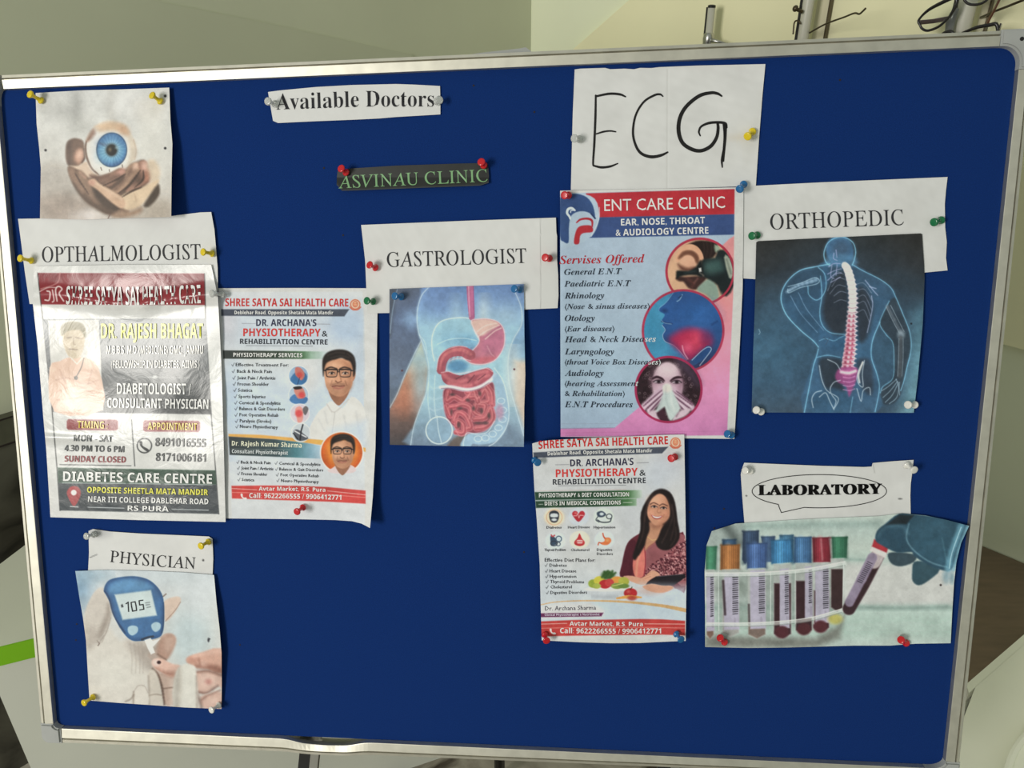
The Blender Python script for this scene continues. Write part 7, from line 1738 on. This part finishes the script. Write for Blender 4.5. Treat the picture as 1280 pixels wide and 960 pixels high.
def pole(name, label, px_left, px_right, py, off, ztop, zbot, strip=True, plate=None):
    a, b = wr(px_left, py, off), wr(px_right, py, off)
    c = (a + b) / 2
    r = root_empty(name, Matrix.Translation((c.x, c.y, zbot)), label, 'display pole', 'spectacle display poles')
    rad = (b - a).length / 2
    bm = bmesh.new(); tube_bm(bm, [(0, 0, 0), (0, 0, ztop - zbot)], rad * .72, 20); o = bm_obj('pole', bm, M_POLEW, r, True)
    for p in o.data.polygons: p.use_smooth = len(p.vertices) == 4
    along = Vector(dR); out = Vector(NWR)
    bm = bmesh.new()
    e = -along * rad * .98
    prism_bm(bm, [e + out * rad * .4, e + along * rad * .34 + out * rad * .4, e + along * rad * .34 - out * rad * .6, e - out * rad * .6], (0, 0, ztop - zbot))
    bm_obj('slotted_strip', bm, M_BLACK, r)
    bm = bmesh.new(); lathe_bm(bm, [(rad * .75, -.001), (rad * .78, .002), (rad * .7, .004), (rad * .3, .005)], 20, Matrix.Translation((0, 0, ztop - zbot)))
    bm_obj('cap', bm, M_BLACK, r)
    if plate:
        bm = bmesh.new()
        q0, q1 = wr(plate[0], plate[2], .0190), wr(plate[1], plate[2], .0190)
        prism_bm(bm, [Vector((q.x - c.x, q.y - c.y, z)) for q, z in ((q0, 0), (q1, 0), (q1, ztop - zbot), (q0, ztop - zbot))], -out * .002)
        o = bm_obj('back_plate', bm, M_BACKP, r)
        bm = bmesh.new()
        w = (q1 - q0).normalized() * .003
        prism_bm(bm, [Vector((q.x - c.x, q.y - c.y, z)) for q, z in ((q1, 0), (q1 + w, 0), (q1 + w, ztop - zbot), (q1, ztop - zbot))], out * .012)
        bm_obj('edge_strip', bm, M_WIRE, r)
    for z in (.04, ztop - zbot - .3):
        bm = bmesh.new(); tube_bm(bm, [Vector((0, 0, z)), Vector((0, 0, z)) - out * (off - .0168)], .004, 8)
        bm_obj('wall_bracket', bm, M_STEEL, r, True)
    return r, c

zt1 = wr(888, 9, .06).z
r1, c1 = pole('display_pole', 'short pale display pole with a chrome collar above the ECG sheet', 882, 893, 30, .06, zt1, .93)
zc1 = wr(888, 46, .06).z - .93
bm = bmesh.new(); rad = .011
lathe_bm(bm, [(.0085, zc1 - .02), (rad, zc1 - .015), (rad * 1.1, zc1 - .004), (rad, zc1 + .004), (.0085, zc1 + .008)], 20)
bm_obj('chrome_collar', bm, M_STEEL, r1, True)
bm = bmesh.new()
p0 = wr(893, 51, .065); p1 = wr(911, 55, .05)
tube_bm(bm, [Vector((0, 0, zc1 - .006)), p0 - Vector((c1.x, c1.y, .93)), p1 - Vector((c1.x, c1.y, .93))], [.005, .004, .002], 8)
bm_obj('side_arm', bm, M_STEEL, r1, True)

r2, c2 = pole('display_pole', 'tall pale display pole with a knob and two wire hooks', 999, 1017, 20, .06, 2.0, .93, plate=(1019, 1037, 20))
org = Vector((c2.x, c2.y, .93))
bm = bmesh.new()
k0, k1 = wr(1003, 15, .075), wr(995, 11, .085)
tube_bm(bm, [k0 - org, k1 - org], .0035, 10); tube_bm(bm, [k1 - org, wr(994.2, 10.6, .088) - org, wr(993, 10.2, .092) - org], [.0045, .0062, .003], 12)
bm_obj('knob', bm, M_WIRE, r2, True)
bm = bmesh.new()
tube_bm(bm, [wr(x, y, .075) - org for x, y in smooth_pts([(1001, 30), (998.5, 26.5), (995, 26), (992.8, 29), (992, 36), (991.4, 43)], 5)], .0016, 8)
bm_obj('wire_hook', bm, M_WIRE, r2, True)
bm = bmesh.new()
tube_bm(bm, [wr(x, y, .06 + .09 * (x - 1012) / 70) - org for x, y in smooth_pts([(1012, 41), (1032, 30), (1055, 21.5), (1068, 16.5), (1074, 17.5), (1078, 14.5), (1082, 10.5)], 5)], .0017, 8)
bm_obj('wire_hook', bm, M_WIRE, r2, True)

r3, c3 = pole('display_pole', 'tall pale display pole behind the black spectacles at the board corner', 1190, 1222, 20, .06, 2.0, .93, plate=(1224, 1236, 20))
org = Vector((c3.x, c3.y, .93))
# nose rest the spectacles hang on
bm = bmesh.new()
tube_bm(bm, [wr(x, y, .085) - org for x, y in ((1186, 45), (1188, 28), (1192, 18), (1196, 10))], [.0068, .0075, .0065, .0045], 12)
bm_obj('nose_rest', bm, mat('grey_plastic', (120, 122, 122), rough=0.3), r3, True)
bm = bmesh.new()
tube_bm(bm, [wr(x, y, o_) - org for x, y, o_ in ((1226, 22, .02), (1240, 15.5, .06), (1262, 7, .11), (1284, -2, .16))], .0021, 8)
bm_obj('wire_hook', bm, M_WIRE, r3, True)

def spectacles(label, rimL, rimR, bridge, temples, off, fm, tm, rr=.0021):
    c = wr(rimL[0][0], rimL[0][1], off)
    r = root_empty('spectacles', Matrix.Translation(c), label, 'spectacles', 'spectacles on the wall display')
    for rim in (rimL, rimR):
        if rim is None: continue
        pts = [wr(x, y, off) - c for x, y in smooth_pts(rim, 6, True)]
        bm = bmesh.new()
        n_ = len(pts)
        seg = 8
        cen = sum(pts, Vector()) / n_
        rings = []
        for i in range(n_):
            t = (pts[(i + 1) % n_] - pts[i - 1]).normalized(); o1 = Vector(NWR); s1 = t.cross(o1).normalized()
            up_ = 1.0 + .5 * max(0, (pts[i].z - cen.z) / .02) 
            rings.append([bm.verts.new(pts[i] + (o1 * math.cos(q) * 1.2 + s1 * math.sin(q)) * rr * min(up_, 1.6)) for q in [2 * math.pi * k / seg for k in range(seg)]])
        for i in range(n_):
            a, b = rings[i], rings[(i + 1) % n_]
            for k in range(seg): bm.faces.new((a[k], a[(k + 1) % seg], b[(k + 1) % seg], b[k]))
        rim_o = bm_obj('rim', bm, fm, r, True)
        bm = bmesh.new()
        prism_bm(bm, pts, Vector(NWR) * .0012)
        bm_obj('lens', bm, M_LENS, rim_o)
    bm = bmesh.new(); tube_bm(bm, [wr(x, y, off) - c for x, y in smooth_pts(bridge, 5)], rr * 1.2, 8); bm_obj('bridge', bm, fm, r, True)
    for tp in temples:
        pts = [wr(x, y, o_) - c for x, y, o_ in tp]
        bm = bmesh.new()
        rings = []
        for p in pts:
            rings.append([bm.verts.new(p + Vector((0, 0, dz)) + Vector(dR) * dx) for dx, dz in ((-.0012, -.0035), (.0012, -.0035), (.0012, .0035), (-.0012, .0035))])
        for a, b in zip(rings, rings[1:]):
            for k in range(4): bm.faces.new((a[k], a[(k + 1) % 4], b[(k + 1) % 4], b[k]))
        bm.faces.new(rings[0][::-1]); bm.faces.new(rings[-1])
        bm_obj('temple', bm, tm, r)
    return r
spectacles('black rimmed spectacles with purple brown arms hanging on the pole above the board corner',
           [(1148.5, 25), (1160, 13), (1178, 3), (1192, -3), (1196, 2), (1190, 16), (1182, 26), (1172, 34), (1160, 38.3), (1153, 36), (1150, 31)],
           [(1205, -4), (1207, 2), (1213, 5.5), (1222, 5.5), (1231, 2), (1238, -6), (1240, -16), (1224, -20), (1210, -12)],
           [(1194, -1), (1200, -7), (1206, -3)], [[(1150, 28, .12), (1166, 26.5, .085), (1185, 23, .05), (1192, 22, .035)], [(1240, -14, .12), (1238, -12, .08), (1234, -10, .045)]], .12, M_FRAMEB, M_TEMPLE)
spectacles('black half rimmed spectacles just showing over the top right of the board',
           [(1177, 44), (1185, 39.5), (1192, 42), (1193, 56), (1184, 60), (1176, 54)],
           [(1200, 44), (1210, 38.5), (1222, 34), (1236, 31.5), (1246, 31), (1246, 48), (1234, 58), (1212, 60), (1201, 54)],
           [(1192, 46), (1196, 43), (1201, 45)], [[(1250, 32, .12), (1251, 33, .08), (1249, 36, .04)], [(1177, 46, .12), (1173, 50, .08), (1170, 56, .04)]], .12, M_FRAMEB, M_FRAMEB)
spectacles('red brown spectacles hanging at the top right corner of the picture',
           [(1252, -22), (1262, -30), (1282, -32), (1290, -20), (1280, -8), (1262, -6)], [(1228, -22), (1240, -30), (1246, -22), (1242, -8), (1232, -6)],
           [(1246, -22), (1249, -25), (1252, -22)], [[(1251, -4, .12), (1243, 12, .085), (1234, 29, .05)]], .13, M_REDT, M_REDT)
bpy.context.view_layer.update()
